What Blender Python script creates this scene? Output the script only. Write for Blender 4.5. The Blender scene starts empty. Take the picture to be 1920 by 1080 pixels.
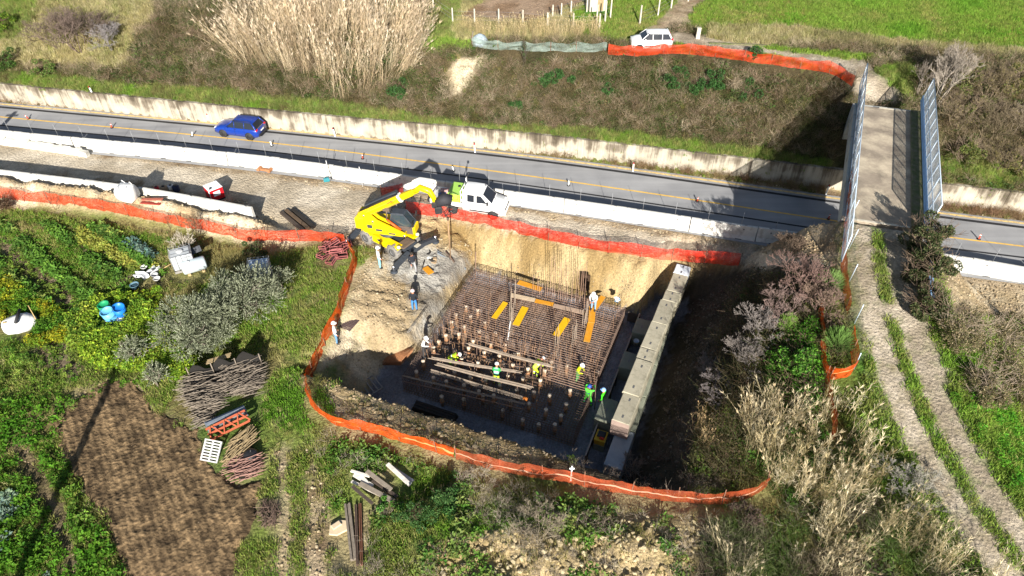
import bpy, bmesh, math, random
import numpy as np
from mathutils import Vector, Matrix
R = math.radians
rng = random.Random(7)
nr = np.random.RandomState(11)
S = bpy.context.scene
COL = S.collection

# ---------------------------------------------------------------- camera, world, sun, exposure
CAM_H, PITCH, FPX = 33.5, 42.0, 1320.0
cam_d = bpy.data.cameras.new('camera'); cam = bpy.data.objects.new('camera', cam_d); COL.objects.link(cam)
cam_d.sensor_width = 36.0; cam_d.lens = 36.0*FPX/1920.0
cam_d.clip_start = 0.5; cam_d.clip_end = 3000
cam.location = (0, 0, CAM_H); cam.rotation_euler = (R(90-PITCH), 0, 0)
S.camera = cam
S.render.resolution_x, S.render.resolution_y = 1024, 576
SUN_EL, SUN_AZ = 24.0, 4.0      # degrees above the horizon; shadows fall along +Y turned this much to -X
W = bpy.data.worlds.new('World'); S.world = W; W.use_nodes = True
nt = W.node_tree; nt.nodes.clear()
sky = nt.nodes.new('ShaderNodeTexSky'); sky.sky_type = 'NISHITA'; sky.sun_disc = False
sky.sun_elevation = R(SUN_EL); sky.sun_rotation = R(180-SUN_AZ)
bg = nt.nodes.new('ShaderNodeBackground'); bg.inputs['Strength'].default_value = 0.05
wo = nt.nodes.new('ShaderNodeOutputWorld')
nt.links.new(sky.outputs[0], bg.inputs[0]); nt.links.new(bg.outputs[0], wo.inputs[0])
sl = bpy.data.lights.new('sun', 'SUN'); sl.energy = 5.0; sl.angle = R(0.5); sl.color = (1.0, 0.955, 0.88)
so = bpy.data.objects.new('sun', sl); COL.objects.link(so); so.location = (0, -40, 60)
_d = Vector((-math.sin(R(SUN_AZ))*math.cos(R(SUN_EL)), math.cos(R(SUN_AZ))*math.cos(R(SUN_EL)), -math.sin(R(SUN_EL))))
so.rotation_euler = _d.to_track_quat('-Z', 'Y').to_euler()
S.view_settings.view_transform = 'Standard'; S.view_settings.look = 'None'
S.view_settings.gamma = 1.0; S.view_settings.use_curve_mapping = False
S.view_settings.exposure = 1.2
S.cycles.max_bounces = 6; S.cycles.diffuse_bounces = 2; S.cycles.transparent_max_bounces = 12
S.cycles.glossy_bounces = 2; S.cycles.caustics_reflective = False; S.cycles.caustics_refractive = False

# ---------------------------------------------------------------- pixel <-> world (photo is 1920 x 1080)
_sp, _cp = math.sin(R(PITCH)), math.cos(R(PITCH))
def P(px, py, z=0.0):
    a = (px-960)/FPX; b = (540-py)/FPX
    dz = b*_cp-_sp; t = (z-CAM_H)/dz
    return Vector((a*t, (b*_sp+_cp)*t, z))
def proj(x, y, z):
    zc = z-CAM_H
    f = y*_cp-zc*_sp; u = y*_sp+zc*_cp
    f = np.maximum(f, 0.5)
    return 960+FPX*x/f, 540-FPX*u/f

# ---------------------------------------------------------------- noise in numpy
def _hash(ix, iy, s):
    n = (ix.astype(np.int64)*374761393+iy.astype(np.int64)*668265263+s*1442695041) & 0x7fffffff
    n = ((n ^ (n >> 13))*1274126177) & 0x7fffffff
    return ((n ^ (n >> 16)) & 0xffff)/65535.0
def vnoise(x, y, s=0):
    x = np.asarray(x, float); y = np.asarray(y, float)
    ix = np.floor(x); iy = np.floor(y); fx = x-ix; fy = y-iy
    fx = fx*fx*(3-2*fx); fy = fy*fy*(3-2*fy)
    a = _hash(ix, iy, s); b = _hash(ix+1, iy, s); c = _hash(ix, iy+1, s); d = _hash(ix+1, iy+1, s)
    return (a*(1-fx)+b*fx)*(1-fy)+(c*(1-fx)+d*fx)*fy
def fbm(x, y, scale, octs=4, s=0):
    r = 0; amp = 1; tot = 0; x = np.asarray(x, float); y = np.asarray(y, float)
    for i in range(octs):
        c_, s_ = math.cos(.65+1.1*i), math.sin(.65+1.1*i)
        r = r+amp*vnoise((x*c_-y*s_)*scale+i*7.3, (x*s_+y*c_)*scale-i*3.1, s+i*17); tot += amp; amp *= .5; scale *= 2.03
    return r/tot        # 0..1, mean .5
def sstep(a, b, x):
    t = np.clip((x-a)/(b-a), 0, 1); return t*t*(3-2*t)
def spline(pts, step=0.5):
    """Catmull-Rom through points (any dimension), resampled about every `step`"""
    p = [np.array(q, float) for q in pts]
    p = [2*p[0]-p[1]]+p+[2*p[-1]-p[-2]]
    out = []
    for i in range(1, len(p)-2):
        n = max(2, int(np.linalg.norm(p[i+1]-p[i])/step))
        for k in range(n):
            t = k/n
            out.append(.5*((2*p[i])+(-p[i-1]+p[i+1])*t+(2*p[i-1]-5*p[i]+4*p[i+1]-p[i+2])*t*t+(-p[i-1]+3*p[i]-3*p[i+1]+p[i+2])*t**3))
    out.append(p[-2])
    return np.array(out)
def inpoly(px, py, poly):
    r = np.zeros(np.shape(px), bool); n = len(poly)
    for i in range(n):
        x1, y1 = poly[i]; x2, y2 = poly[(i+1) % n]
        if y1 == y2: continue
        c = ((y1 > py) != (y2 > py)) & (px < (x2-x1)*(py-y1)/(y2-y1)+x1)
        r ^= c
    return r

# ---------------------------------------------------------------- materials
MATS = {}
def rgb(h):      # sRGB hex -> linear
    h = h.lstrip('#'); v = [int(h[i:i+2], 16)/255 for i in (0, 2, 4)]
    return tuple(c/12.92 if c <= .04045 else ((c+.055)/1.055)**2.4 for c in v)
def mat(name, col, rough=.8, metal=0, var=.25, scale=3.0, bump=0.0, bscale=None, dirt=None, dirt_amt=.0, dscale=.8, trans=0, spec=.3, coat=0, rand=0.0, transl=0):
    if name in MATS: return MATS[name]
    m = bpy.data.materials.new(name); m.use_nodes = True; n = m.node_tree; N = n.nodes; L = n.links
    b = N['Principled BSDF']; out = N['Material Output']
    b.inputs['Roughness'].default_value = rough; b.inputs['Metallic'].default_value = metal
    b.inputs['Specular IOR Level'].default_value = spec
    if coat: b.inputs['Coat Weight'].default_value = coat; b.inputs['Coat Roughness'].default_value = .06
    tc = N.new('ShaderNodeTexCoord')
    no = N.new('ShaderNodeTexNoise'); no.inputs['Scale'].default_value = scale; no.inputs['Detail'].default_value = 5; no.inputs['Roughness'].default_value = .65
    L.new(tc.outputs['Object'], no.inputs['Vector'])
    mr = N.new('ShaderNodeMapRange'); mr.inputs[1].default_value = .25; mr.inputs[2].default_value = .75
    mr.inputs[3].default_value = 1-var; mr.inputs[4].default_value = 1+var
    L.new(no.outputs['Fac'], mr.inputs[0])
    mx = N.new('ShaderNodeMix'); mx.data_type = 'RGBA'; mx.blend_type = 'MULTIPLY'; mx.inputs['Factor'].default_value = 1
    mx.inputs[6].default_value = (*col, 1); L.new(mr.outputs[0], mx.inputs[7])
    res = mx.outputs[2]
    if rand:
        oi = N.new('ShaderNodeObjectInfo'); r2 = N.new('ShaderNodeMapRange'); r2.inputs[3].default_value = 1-rand; r2.inputs[4].default_value = 1+rand
        L.new(oi.outputs['Random'], r2.inputs[0])
        m2 = N.new('ShaderNodeMix'); m2.data_type = 'RGBA'; m2.blend_type = 'MULTIPLY'; m2.inputs['Factor'].default_value = 1
        L.new(res, m2.inputs[6]); L.new(r2.outputs[0], m2.inputs[7]); res = m2.outputs[2]
    if dirt is not None:
        nd = N.new('ShaderNodeTexNoise'); nd.inputs['Scale'].default_value = dscale; nd.inputs['Detail'].default_value = 8; nd.inputs['Roughness'].default_value = .7
        L.new(tc.outputs['Object'], nd.inputs['Vector'])
        m3 = N.new('ShaderNodeMapRange'); m3.inputs[1].default_value = .62-.35*dirt_amt; m3.inputs[2].default_value = .80-.25*dirt_amt
        L.new(nd.outputs['Fac'], m3.inputs[0])
        m4 = N.new('ShaderNodeMix'); m4.data_type = 'RGBA'
        L.new(m3.outputs[0], m4.inputs[0]); L.new(res, m4.inputs[6]); m4.inputs[7].default_value = (*dirt, 1); res = m4.outputs[2]
    L.new(res, b.inputs['Base Color'])
    if bump:
        nb = N.new('ShaderNodeTexNoise'); nb.inputs['Scale'].default_value = bscale or scale*4; nb.inputs['Detail'].default_value = 6
        L.new(tc.outputs['Object'], nb.inputs['Vector'])
        bp = N.new('ShaderNodeBump'); bp.inputs['Strength'].default_value = bump; bp.inputs['Distance'].default_value = .05
        L.new(nb.outputs['Fac'], bp.inputs['Height']); L.new(bp.outputs[0], b.inputs['Normal'])
    sh = b.outputs[0]
    if transl:
        tl = N.new('ShaderNodeBsdfTranslucent'); L.new(res, tl.inputs[0]); ms = N.new('ShaderNodeMixShader'); ms.inputs[0].default_value = transl
        L.new(sh, ms.inputs[1]); L.new(tl.outputs[0], ms.inputs[2]); sh = ms.outputs[0]
    if trans:
        tp = N.new('ShaderNodeBsdfTransparent'); ms = N.new('ShaderNodeMixShader'); ms.inputs[0].default_value = trans
        L.new(sh, ms.inputs[1]); L.new(tp.outputs[0], ms.inputs[2]); sh = ms.outputs[0]
    L.new(sh, out.inputs[0])
    MATS[name] = m; return m
def net_mat(name, col, cover=.55, pitch=.08, band=None, transl=.35):
    """woven plastic or wire net: UV in metres, strands leave square holes"""
    if name in MATS: return MATS[name]
    m = bpy.data.materials.new(name); m.use_nodes = True; n = m.node_tree; N = n.nodes; L = n.links
    b = N['Principled BSDF']; out = N['Material Output']; b.inputs['Roughness'].default_value = .6
    uv = N.new('ShaderNodeUVMap'); sx = N.new('ShaderNodeSeparateXYZ'); L.new(uv.outputs[0], sx.inputs[0])
    def M(op, a, c=None):
        q = N.new('ShaderNodeMath'); q.operation = op
        for i, v in enumerate((a, c)):
            if v is None: continue
            if isinstance(v, (int, float)): q.inputs[i].default_value = v
            else: L.new(v, q.inputs[i])
        return q.outputs[0]
    w = 1-math.sqrt(1-cover)       # strand share per axis
    nw = N.new('ShaderNodeTexNoise'); nw.inputs['Scale'].default_value = 2.3; nw.inputs['Detail'].default_value = 3; L.new(uv.outputs[0], nw.inputs['Vector'])
    w = M('MULTIPLY', M('ADD', nw.outputs['Fac'], .5), w)      # strands bunch up and gape
    fx = M('LESS_THAN', M('FRACT', M('DIVIDE', sx.outputs[0], pitch)), w)
    fy = M('LESS_THAN', M('FRACT', M('DIVIDE', sx.outputs[1], pitch)), w)
    st = M('MAXIMUM', fx, fy)
    no = N.new('ShaderNodeTexNoise'); no.inputs['Scale'].default_value = 1.3; no.inputs['Detail'].default_value = 5
    L.new(uv.outputs[0], no.inputs['Vector'])
    mr = N.new('ShaderNodeMapRange'); mr.inputs[1].default_value = .3; mr.inputs[2].default_value = .7; mr.inputs[3].default_value = .6; mr.inputs[4].default_value = 1.3
    L.new(no.outputs['Fac'], mr.inputs[0])
    mx = N.new('ShaderNodeMix'); mx.data_type = 'RGBA'; mx.blend_type = 'MULTIPLY'; mx.inputs['Factor'].default_value = 1
    mx.inputs[6].default_value = (*col, 1); L.new(mr.outputs[0], mx.inputs[7]); res = mx.outputs[2]
    if band is not None:
        y0, y1, bc = band
        bb = M('MULTIPLY', M('GREATER_THAN', sx.outputs[1], y0), M('LESS_THAN', sx.outputs[1], y1))
        m4 = N.new('ShaderNodeMix'); m4.data_type = 'RGBA'; L.new(bb, m4.inputs[0]); L.new(res, m4.inputs[6]); m4.inputs[7].default_value = (*bc, 1); res = m4.outputs[2]
        st = M('MAXIMUM', st, bb)
    L.new(res, b.inputs['Base Color'])
    tl = N.new('ShaderNodeBsdfTranslucent'); L.new(res, tl.inputs[0]); ms = N.new('ShaderNodeMixShader'); ms.inputs[0].default_value = transl
    L.new(b.outputs[0], ms.inputs[1]); L.new(tl.outputs[0], ms.inputs[2])
    tp = N.new('ShaderNodeBsdfTransparent'); m2 = N.new('ShaderNodeMixShader'); L.new(st, m2.inputs[0])
    L.new(tp.outputs[0], m2.inputs[1]); L.new(ms.outputs[0], m2.inputs[2]); L.new(m2.outputs[0], out.inputs[0])
    MATS[name] = m; return m
def veg_mat(name, rough=.7, transl=.35, var=.35):
    """leaf material: colour comes from the per-plant attribute 'tint' of the scattered instance or mesh"""
    if name in MATS: return MATS[name]
    m = bpy.data.materials.new(name); m.use_nodes = True; n = m.node_tree; N = n.nodes; L = n.links
    b = N['Principled BSDF']; out = N['Material Output']; b.inputs['Roughness'].default_value = rough; b.inputs['Specular IOR Level'].default_value = .2
    at = N.new('ShaderNodeAttribute'); at.attribute_type = 'INSTANCER'; at.attribute_name = 'tint'
    a2 = N.new('ShaderNodeAttribute'); a2.attribute_type = 'GEOMETRY'; a2.attribute_name = 'shade'
    mx = N.new('ShaderNodeMix'); mx.data_type = 'RGBA'; mx.blend_type = 'MULTIPLY'; mx.inputs['Factor'].default_value = 1
    L.new(at.outputs['Color'], mx.inputs[6]); L.new(a2.outputs['Color'], mx.inputs[7])
    L.new(mx.outputs[2], b.inputs['Base Color'])
    tl = N.new('ShaderNodeBsdfTranslucent'); L.new(mx.outputs[2], tl.inputs[0]); ms = N.new('ShaderNodeMixShader'); ms.inputs[0].default_value = transl
    L.new(b.outputs[0], ms.inputs[1]); L.new(tl.outputs[0], ms.inputs[2]); L.new(ms.outputs[0], out.inputs[0])
    MATS[name] = m; return m
def leaf_mat(name, rough=.6, transl=.3):
    """leaves of a single plant: colour straight from the leaf attribute 'shade'"""
    if name in MATS: return MATS[name]
    m = bpy.data.materials.new(name); m.use_nodes = True; n = m.node_tree; N = n.nodes; L = n.links
    b = N['Principled BSDF']; out = N['Material Output']; b.inputs['Roughness'].default_value = rough; b.inputs['Specular IOR Level'].default_value = .25
    a2 = N.new('ShaderNodeAttribute'); a2.attribute_type = 'GEOMETRY'; a2.attribute_name = 'shade'
    L.new(a2.outputs['Color'], b.inputs['Base Color'])
    tl = N.new('ShaderNodeBsdfTranslucent'); L.new(a2.outputs['Color'], tl.inputs[0]); ms = N.new('ShaderNodeMixShader'); ms.inputs[0].default_value = transl
    L.new(b.outputs[0], ms.inputs[1]); L.new(tl.outputs[0], ms.inputs[2]); L.new(ms.outputs[0], out.inputs[0])
    MATS[name] = m; return m

# ---------------------------------------------------------------- mesh builder
class MB:
    def __init__(s): s.v = []; s.f = []; s.m = []; s.c = None; s.uv = None; s.sm = []
    def add(s, vs, fs, mi=0, smooth=False, M=None):
        o = len(s.v)
        if M is not None: vs = [M @ Vector(q) for q in vs]
        s.v.extend([tuple(q) for q in vs]); s.f.extend([tuple(i+o for i in f) for f in fs]); s.m.extend([mi]*len(fs)); s.sm.extend([smooth]*len(fs)); return s
    def box(s, c, d, rz=0, mi=0, M=None, taper=1.0, bev=0):
        x, y, z = d[0]/2, d[1]/2, d[2]/2
        if bev:
            b = min(bev, x*.9, y*.9, z*.9)
            vs = []; 
            for zz, q in ((-z, 1), (-z+b, 0), (z-b, 0), (z, 1)):
                k = b if q else 0
                xx, yy = x-k, y-k
                vs += [(-xx, -yy, zz), (xx, -yy, zz), (xx, yy, zz), (-xx, yy, zz)]
            fs = [(3, 2, 1, 0), (12, 13, 14, 15)]
            for l in range(3):
                for i in range(4): fs.append((l*4+i, l*4+(i+1) % 4, l*4+4+(i+1) % 4, l*4+4+i))
        else:
            t = taper
            vs = [(-x, -y, -z), (x, -y, -z), (x, y, -z), (-x, y, -z), (-x*t, -y*t, z), (x*t, -y*t, z), (x*t, y*t, z), (-x*t, y*t, z)]
            fs = [(3, 2, 1, 0), (4, 5, 6, 7), (0, 1, 5, 4), (1, 2, 6, 5), (2, 3, 7, 6), (3, 0, 4, 7)]
        T = Matrix.Translation(c) @ Matrix.Rotation(rz, 4, 'Z')
        if M is not None: T = M @ T
        return s.add(vs, fs, mi, M=T)
    def tube(s, pts, r, n=6, mi=0, cap=True, smooth=True):
        pts = [Vector(p) for p in pts]; k = len(pts)
        rs = r if isinstance(r, (list, tuple)) else [r]*k
        vs = []; fs = []; prev = None
        for i, p in enumerate(pts):
            d = (pts[min(i+1, k-1)]-pts[max(i-1, 0)])
            if d.length < 1e-9: d = Vector((0, 0, 1))
            d.normalize()
            if prev is None:
                a = Vector((0, 0, 1)) if abs(d.z) < .9 else Vector((1, 0, 0)); u = d.cross(a).normalized()
            else:
                u = (prev-d*prev.dot(d))
                u = u.normalized() if u.length > 1e-6 else d.orthogonal().normalized()
            prev = u; w = d.cross(u)
            for j in range(n):
                a = 2*math.pi*j/n; vs.append(p+(u*math.cos(a)+w*math.sin(a))*rs[i])
        for i in range(k-1):
            for j in range(n): fs.append((i*n+j, i*n+(j+1) % n, (i+1)*n+(j+1) % n, (i+1)*n+j))
        if cap and n > 2: fs.append(tuple(range(n-1, -1, -1))); fs.append(tuple((k-1)*n+j for j in range(n)))
        return s.add(vs, fs, mi, smooth)
    def cyl(s, c, r, h, n=12, mi=0, r2=None, axis='Z', smooth=True):
        d = {'Z': Vector((0, 0, 1)), 'X': Vector((1, 0, 0)), 'Y': Vector((0, 1, 0))}[axis]
        c = Vector(c); return s.tube([c-d*h/2, c+d*h/2], [r, r if r2 is None else r2], n, mi, True, smooth)
    def lathe(s, prof, n=16, mi=0, c=(0, 0, 0), smooth=True, M=None):
        vs = []; fs = []; k = len(prof)
        for (r, z) in prof:
            for j in range(n):
                a = 2*math.pi*j/n; vs.append((c[0]+r*math.cos(a), c[1]+r*math.sin(a), c[2]+z))
        for i in range(k-1):
            for j in range(n): fs.append((i*n+j, i*n+(j+1) % n, (i+1)*n+(j+1) % n, (i+1)*n+j))
        return s.add(vs, fs, mi, smooth, M)
    def prism(s, poly, z0, z1, mi=0, M=None):
        n = len(poly); vs = [(x, y, z0) for x, y in poly]+[(x, y, z1) for x, y in poly]
        fs = [tuple(range(n-1, -1, -1)), tuple(range(n, 2*n))]+[(i, (i+1) % n, n+(i+1) % n, n+i) for i in range(n)]
        return s.add(vs, fs, mi, M=M)
    def extr(s, prof, y0, y1, mi=0, M=None, smooth=False):
        """profile in (x,z), extruded along y"""
        n = len(prof); vs = [(x, y0, z) for x, z in prof]+[(x, y1, z) for x, z in prof]
        fs = [tuple(range(n)), tuple(range(2*n-1, n-1, -1))]+[(i, n+i, n+(i+1) % n, (i+1) % n) for i in range(n)]
        return s.add(vs, fs, mi, smooth, M)
    def sweep(s, path, prof, mi=0, smooth=False, caps=True):
        """profile (offset to the left of travel, height) swept along a polyline; upright"""
        k = len(path); n = len(prof); vs = []; fs = []
        pp = [Vector(p) for p in path]
        for i, p in enumerate(pp):
            d = pp[min(i+1, k-1)]-pp[max(i-1, 0)]; d.z = 0; d.normalize(); lft = Vector((-d.y, d.x, 0))
            for (o, h) in prof: vs.append(p+lft*o+Vector((0, 0, h)))
        for i in range(k-1):
            for j in range(n): fs.append((i*n+j, (i+1)*n+j, (i+1)*n+(j+1) % n, i*n+(j+1) % n))
        if caps: fs.append(tuple(range(n))); fs.append(tuple((k-1)*n+j for j in range(n-1, -1, -1)))
        return s.add(vs, fs, mi, smooth)
    def build(s, name, mats, parent=None, loc=None, fix=True):
        me = bpy.data.meshes.new(name); me.from_pydata(s.v, [], s.f)
        for m in (mats if isinstance(mats, (list, tuple)) else [mats]): me.materials.append(m)
        if s.f:
            me.polygons.foreach_set('material_index', s.m); me.polygons.foreach_set('use_smooth', s.sm)
        if s.c is not None:
            a = me.attributes.new('shade', 'FLOAT_COLOR', 'POINT'); a.data.foreach_set('color', np.array(s.c, np.float32).ravel())
        if fix:
            b = bmesh.new(); b.from_mesh(me); bmesh.ops.recalc_face_normals(b, faces=b.faces); b.to_mesh(me); b.free()
        if s.uv is not None:
            ul = me.uv_layers.new(name='UVMap'); li = np.zeros(len(me.loops), np.int32); me.loops.foreach_get('vertex_index', li)
            ul.data.foreach_set('uv', np.array(s.uv, np.float32)[li].ravel())
        me.update()
        o = bpy.data.objects.new(name, me); COL.objects.link(o)
        if parent: o.parent = parent
        if loc is not None: o.location = loc
        return o
def tag(o, label, cat, group=None, kind=None):
    o['label'] = label; o['category'] = cat
    if group: o['group'] = group
    if kind: o['kind'] = kind
    return o
def thing(name, label, cat, loc=(0, 0, 0), rz=0, group=None):
    o = bpy.data.objects.new(name, None); COL.objects.link(o); o.empty_display_size = .3
    o.location = loc; o.rotation_euler = (0, 0, rz); return tag(o, label, cat, group)
def struct(o): o['kind'] = 'structure'; return o
def stuff(o, label=None):
    o['kind'] = 'stuff'
    if label: o['label'] = label
    return o
def copy_tree(o, parent=None):
    c = o.copy(); COL.objects.link(c)
    if parent is not None: c.parent = parent; c.matrix_parent_inverse = o.matrix_parent_inverse.copy()
    for ch in list(o.children): copy_tree(ch, c)
    return c
# ================================================================ terrain
MID = spline([P(*q)[:2] for q in ((0, 219), (500, 267), (1000, 331), (1545, 411), (1760, 442), (1920, 462))], 1.0)
def _ext(c, far=260):      # straight run-out beyond both ends
    a = c[0]-(c[4]-c[0])/np.linalg.norm(c[4]-c[0])*far; b = c[-1]+(c[-1]-c[-5])/np.linalg.norm(c[-1]-c[-5])*far
    return np.vstack([a, c, b])
MIDX = _ext(MID)
def ymid(x): return np.interp(x, MIDX[:, 0], MIDX[:, 1])
WALL = spline([P(px, py, 1.9)[:2] for px, py in ((0, 157), (500, 207), (1000, 252), (1570, 318), (1770, 345), (1920, 362))], 1.0)
WALLX = _ext(WALL)
def ywall(x): return np.interp(x, WALLX[:, 0], WALLX[:, 1])
# pit frame: a along e1, b along e2 (the axis of the overpass)
E1 = np.array([.928, -.372]); E2 = np.array([.372, .928]); PO = np.array([-7.4, 31.2])
def ab(x, y): dx = x-PO[0]; dy = y-PO[1]; return dx*E1[0]+dy*E1[1], dx*E2[0]+dy*E2[1]
def PW(a, b, z=0): q = PO+E1*a+E2*b; return Vector((q[0], q[1], z))
TRK = spline([P(1640, 415, 6.3), P(1652, 500, 5.9), P(1672, 600, 5.3), P(1712, 720, 4.6), P(1765, 840, 4.0), P(1870, 1000, 3.4), P(1960, 1110, 3.0), P(2120, 1260, 2.4)], .5)
def track_d(x, y):
    """signed distance to the track (positive east) and its height"""
    yy = TRK[::-1, 1]; xx = np.interp(y, yy, TRK[::-1, 0]); zz = np.interp(y, yy, TRK[::-1, 2])
    return (x-xx)*.97, zz
def height(x, y, fine=True):
    x = np.asarray(x, float); y = np.asarray(y, float)
    v = (y-ymid(x))*.97
    z = np.zeros(np.broadcast(x, y).shape)
    lo = fbm(x, y, .12, 3, 3)-.5
    md = fbm(x, y, .55, 3, 9)-.5
    hi = fbm(x, y, 2.2, 3, 21)-.5
    # south: work strip and garden
    sth = sstep(-8.5, -13, v)
    z = z+sth*(lo*.7-.15)+md*.10*sstep(-4.6, -6.5, v)
    # spoil bank along the garden side of the strip (left)
    vb = np.interp(x, [-60, -42, -20], [-11.35, -11.35, -12.45])
    bank = np.exp(-((v-vb)/.85)**2)*sstep(-15, -22, x)
    z = z+bank*(1.45+md*1.0+hi*.45)
    # rough bank in the foreground right of centre, below the pit fence
    fb = np.exp(-(((x-3)/9.0)**2+((y-17.5)/3.0)**2))
    z = z+fb*(.9+md*.9)
    # north cutting
    yw = ywall(x); yp = np.interp(x, [-120, -52, -30, -12, -3.4, 8.8, 21, 29, 36, 60, 120], [80, 76, 71, 64.5, 62.6, 62.6, 60.3, 57.0, 57.5, 53, 40])
    t = (y-yw-.15)/(yp-yw)
    prof = np.where(t < .12, t*.6, .072+(t-.12)*(1-.072)/.88)
    prof = np.clip(prof, 0, 1)
    zn = 1.75+4.75*(prof*.75+.25*sstep(0, 1, prof))+np.clip(t-1, 0, 8)*.35
    zn = zn+(lo*1.0+md*.5)*sstep(.05, .5, t)*(1-sstep(.8, 1.1, t))+lo*.4*sstep(1, 2, t)
    north = sstep(.10, .22, y-yw)
    z = np.where(y > yw, zn*north+z*(1-north), z)
    # approach ramp of the overpass (south side) and its cut face at the abutment
    d, zt = track_d(x, y)
    dw = np.where(d < 0, np.maximum(0, -d-2.1), np.maximum(0, d-2.5))
    slope = np.where(d < 0, .50, .62)
    zr = zt+lo*.15-dw*slope*(1+.15*sstep(0, 5, dw))+md*.5*sstep(.3, 2.5, dw)
    vab = -9.4
    zr = zr-np.maximum(0, v-vab)*1.35
    k = .7; m = np.maximum(zr, z); z = m+np.maximum(k-np.abs(zr-z), 0)**2/(4*k)*sstep(0, -1, v-vab-3)
    # pit
    a, b = ab(x, y)
    rough = (md*.9+hi*.35)
    FL = -4.2
    dn = b-13.1-2.8*sstep(12.9, 14.0, a)+rough*.5; ds = -1.9-b+rough*.5; de = a-16.0+rough*.4
    a0 = np.where(b < 3, -2.2+1.7*sstep(1.2, 3, b), -.5)
    dwst = a0-a+rough*.25
    f = sstep(1.0, 3.0, b)
    zw = (1-f)*(FL+1.15*dwst)+f*np.minimum(FL+3.2*dwst, -2.35+.42*dwst+.15*rough)
    # concrete wash-out pad in the north-west corner
    zp = np.maximum(FL+2.0*dn, -9); zp = np.where(dn > 1.75, FL+3.5+(dn-1.75)*.55, zp)
    zs = FL+2.1*ds; ze = FL+np.where(de > 0, .6*de+.12*de*de, .95*de)
    pit = np.maximum(np.maximum(zw, zp), np.maximum(zs, ze))
    pit = np.maximum(pit, FL)
    pit = pit+np.where(pit > FL+.05, hi*.42+rough*.16, hi*.04)
    z = np.minimum(z, pit)
    # bench where the telehandler stands
    q = sstep(3.6, 2.2, np.hypot((x+9.6)/1.35, (y-44.4)/1.0))
    z = z*(1-q)+q*np.minimum(z, -.35)
    # bed under the asphalt
    rd = sstep(-4.9, -4.5, v)*sstep(3.9+.9*sstep(0, 28, x), 3.6+.9*sstep(0, 28, x), v)
    z = z-.06*rd
    if fine: z = z+(hi*.05+md*.06)*(1-rd)*np.where(np.abs(d) < 2.2, .4, 1)
    return z
def gz(x, y): return float(height(np.array([x]), np.array([y]))[0])
def T(px, py, up=0.0):
    """where the line of sight through a photo pixel meets the ground"""
    zs = np.linspace(9.5, -4.6, 480); a = (px-960)/FPX; b = (540-py)/FPX
    t = (zs-CAM_H)/(b*_cp-_sp); x = a*t; y = (b*_sp+_cp)*t
    h = height(x, y); i = int(np.argmax(h >= zs)) if (h >= zs).any() else len(zs)-1
    if i == 0: i = 1
    d0 = zs[i-1]-h[i-1]; d1 = zs[i]-h[i]; k = d0/(d0-d1) if d0 != d1 else 1; k = min(max(k, 0), 1)
    return Vector((x[i-1]+(x[i]-x[i-1])*k, y[i-1]+(y[i]-y[i-1])*k, zs[i-1]+(zs[i]-zs[i-1])*k+up))

# ---- ground cover zones, traced on the photo and laid on the ground
# name: (albedo A, albedo B, patch scale)
ZC = {
 'dirt':   (rgb('#a8967c'), rgb('#7f6c54'), .6),
 'strip':  (rgb('#c4b8a4'), rgb('#a89b86'), .35),
 'sand':   (rgb('#ab9771'), rgb('#86704a'), .45),
 'sandy_pale': (rgb('#bcae94'), rgb('#9c8a6c'), .5),
 'pad':    (rgb('#a3a098'), rgb('#88837a'), .5),
 'wet':    (rgb('#7e7566'), rgb('#6b6254'), .6),
 'blind':  (rgb('#8b8d92'), rgb('#74757a'), .5),
 'green':  (rgb('#566a30'), rgb('#6e6640'), .35),
 'vivid':  (rgb('#4a7028'), rgb('#5a6a30'), .3),
 'dry':    (rgb('#8a8158'), rgb('#6d6e3c'), .4),
 'mixed':  (rgb('#6d7a3a'), rgb('#9a8d68'), .35),
 'soil':   (rgb('#796a56'), rgb('#5f513f'), .5),
 'soilred': (rgb('#96806a'), rgb('#836b54'), .5),
 'brush':  (rgb('#4a412e'), rgb('#363422'), .5),
 'track':  (rgb('#aca08e'), rgb('#8f8371'), .8),
 'shaded_soil': (rgb('#50463a'), rgb('#3f3a2e'), .5),  # brown earth with shade put into its colour
 'rocky':  (rgb('#b09c76'), rgb('#8f8254'), .45),
}
ZN = list(ZC)
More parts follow.
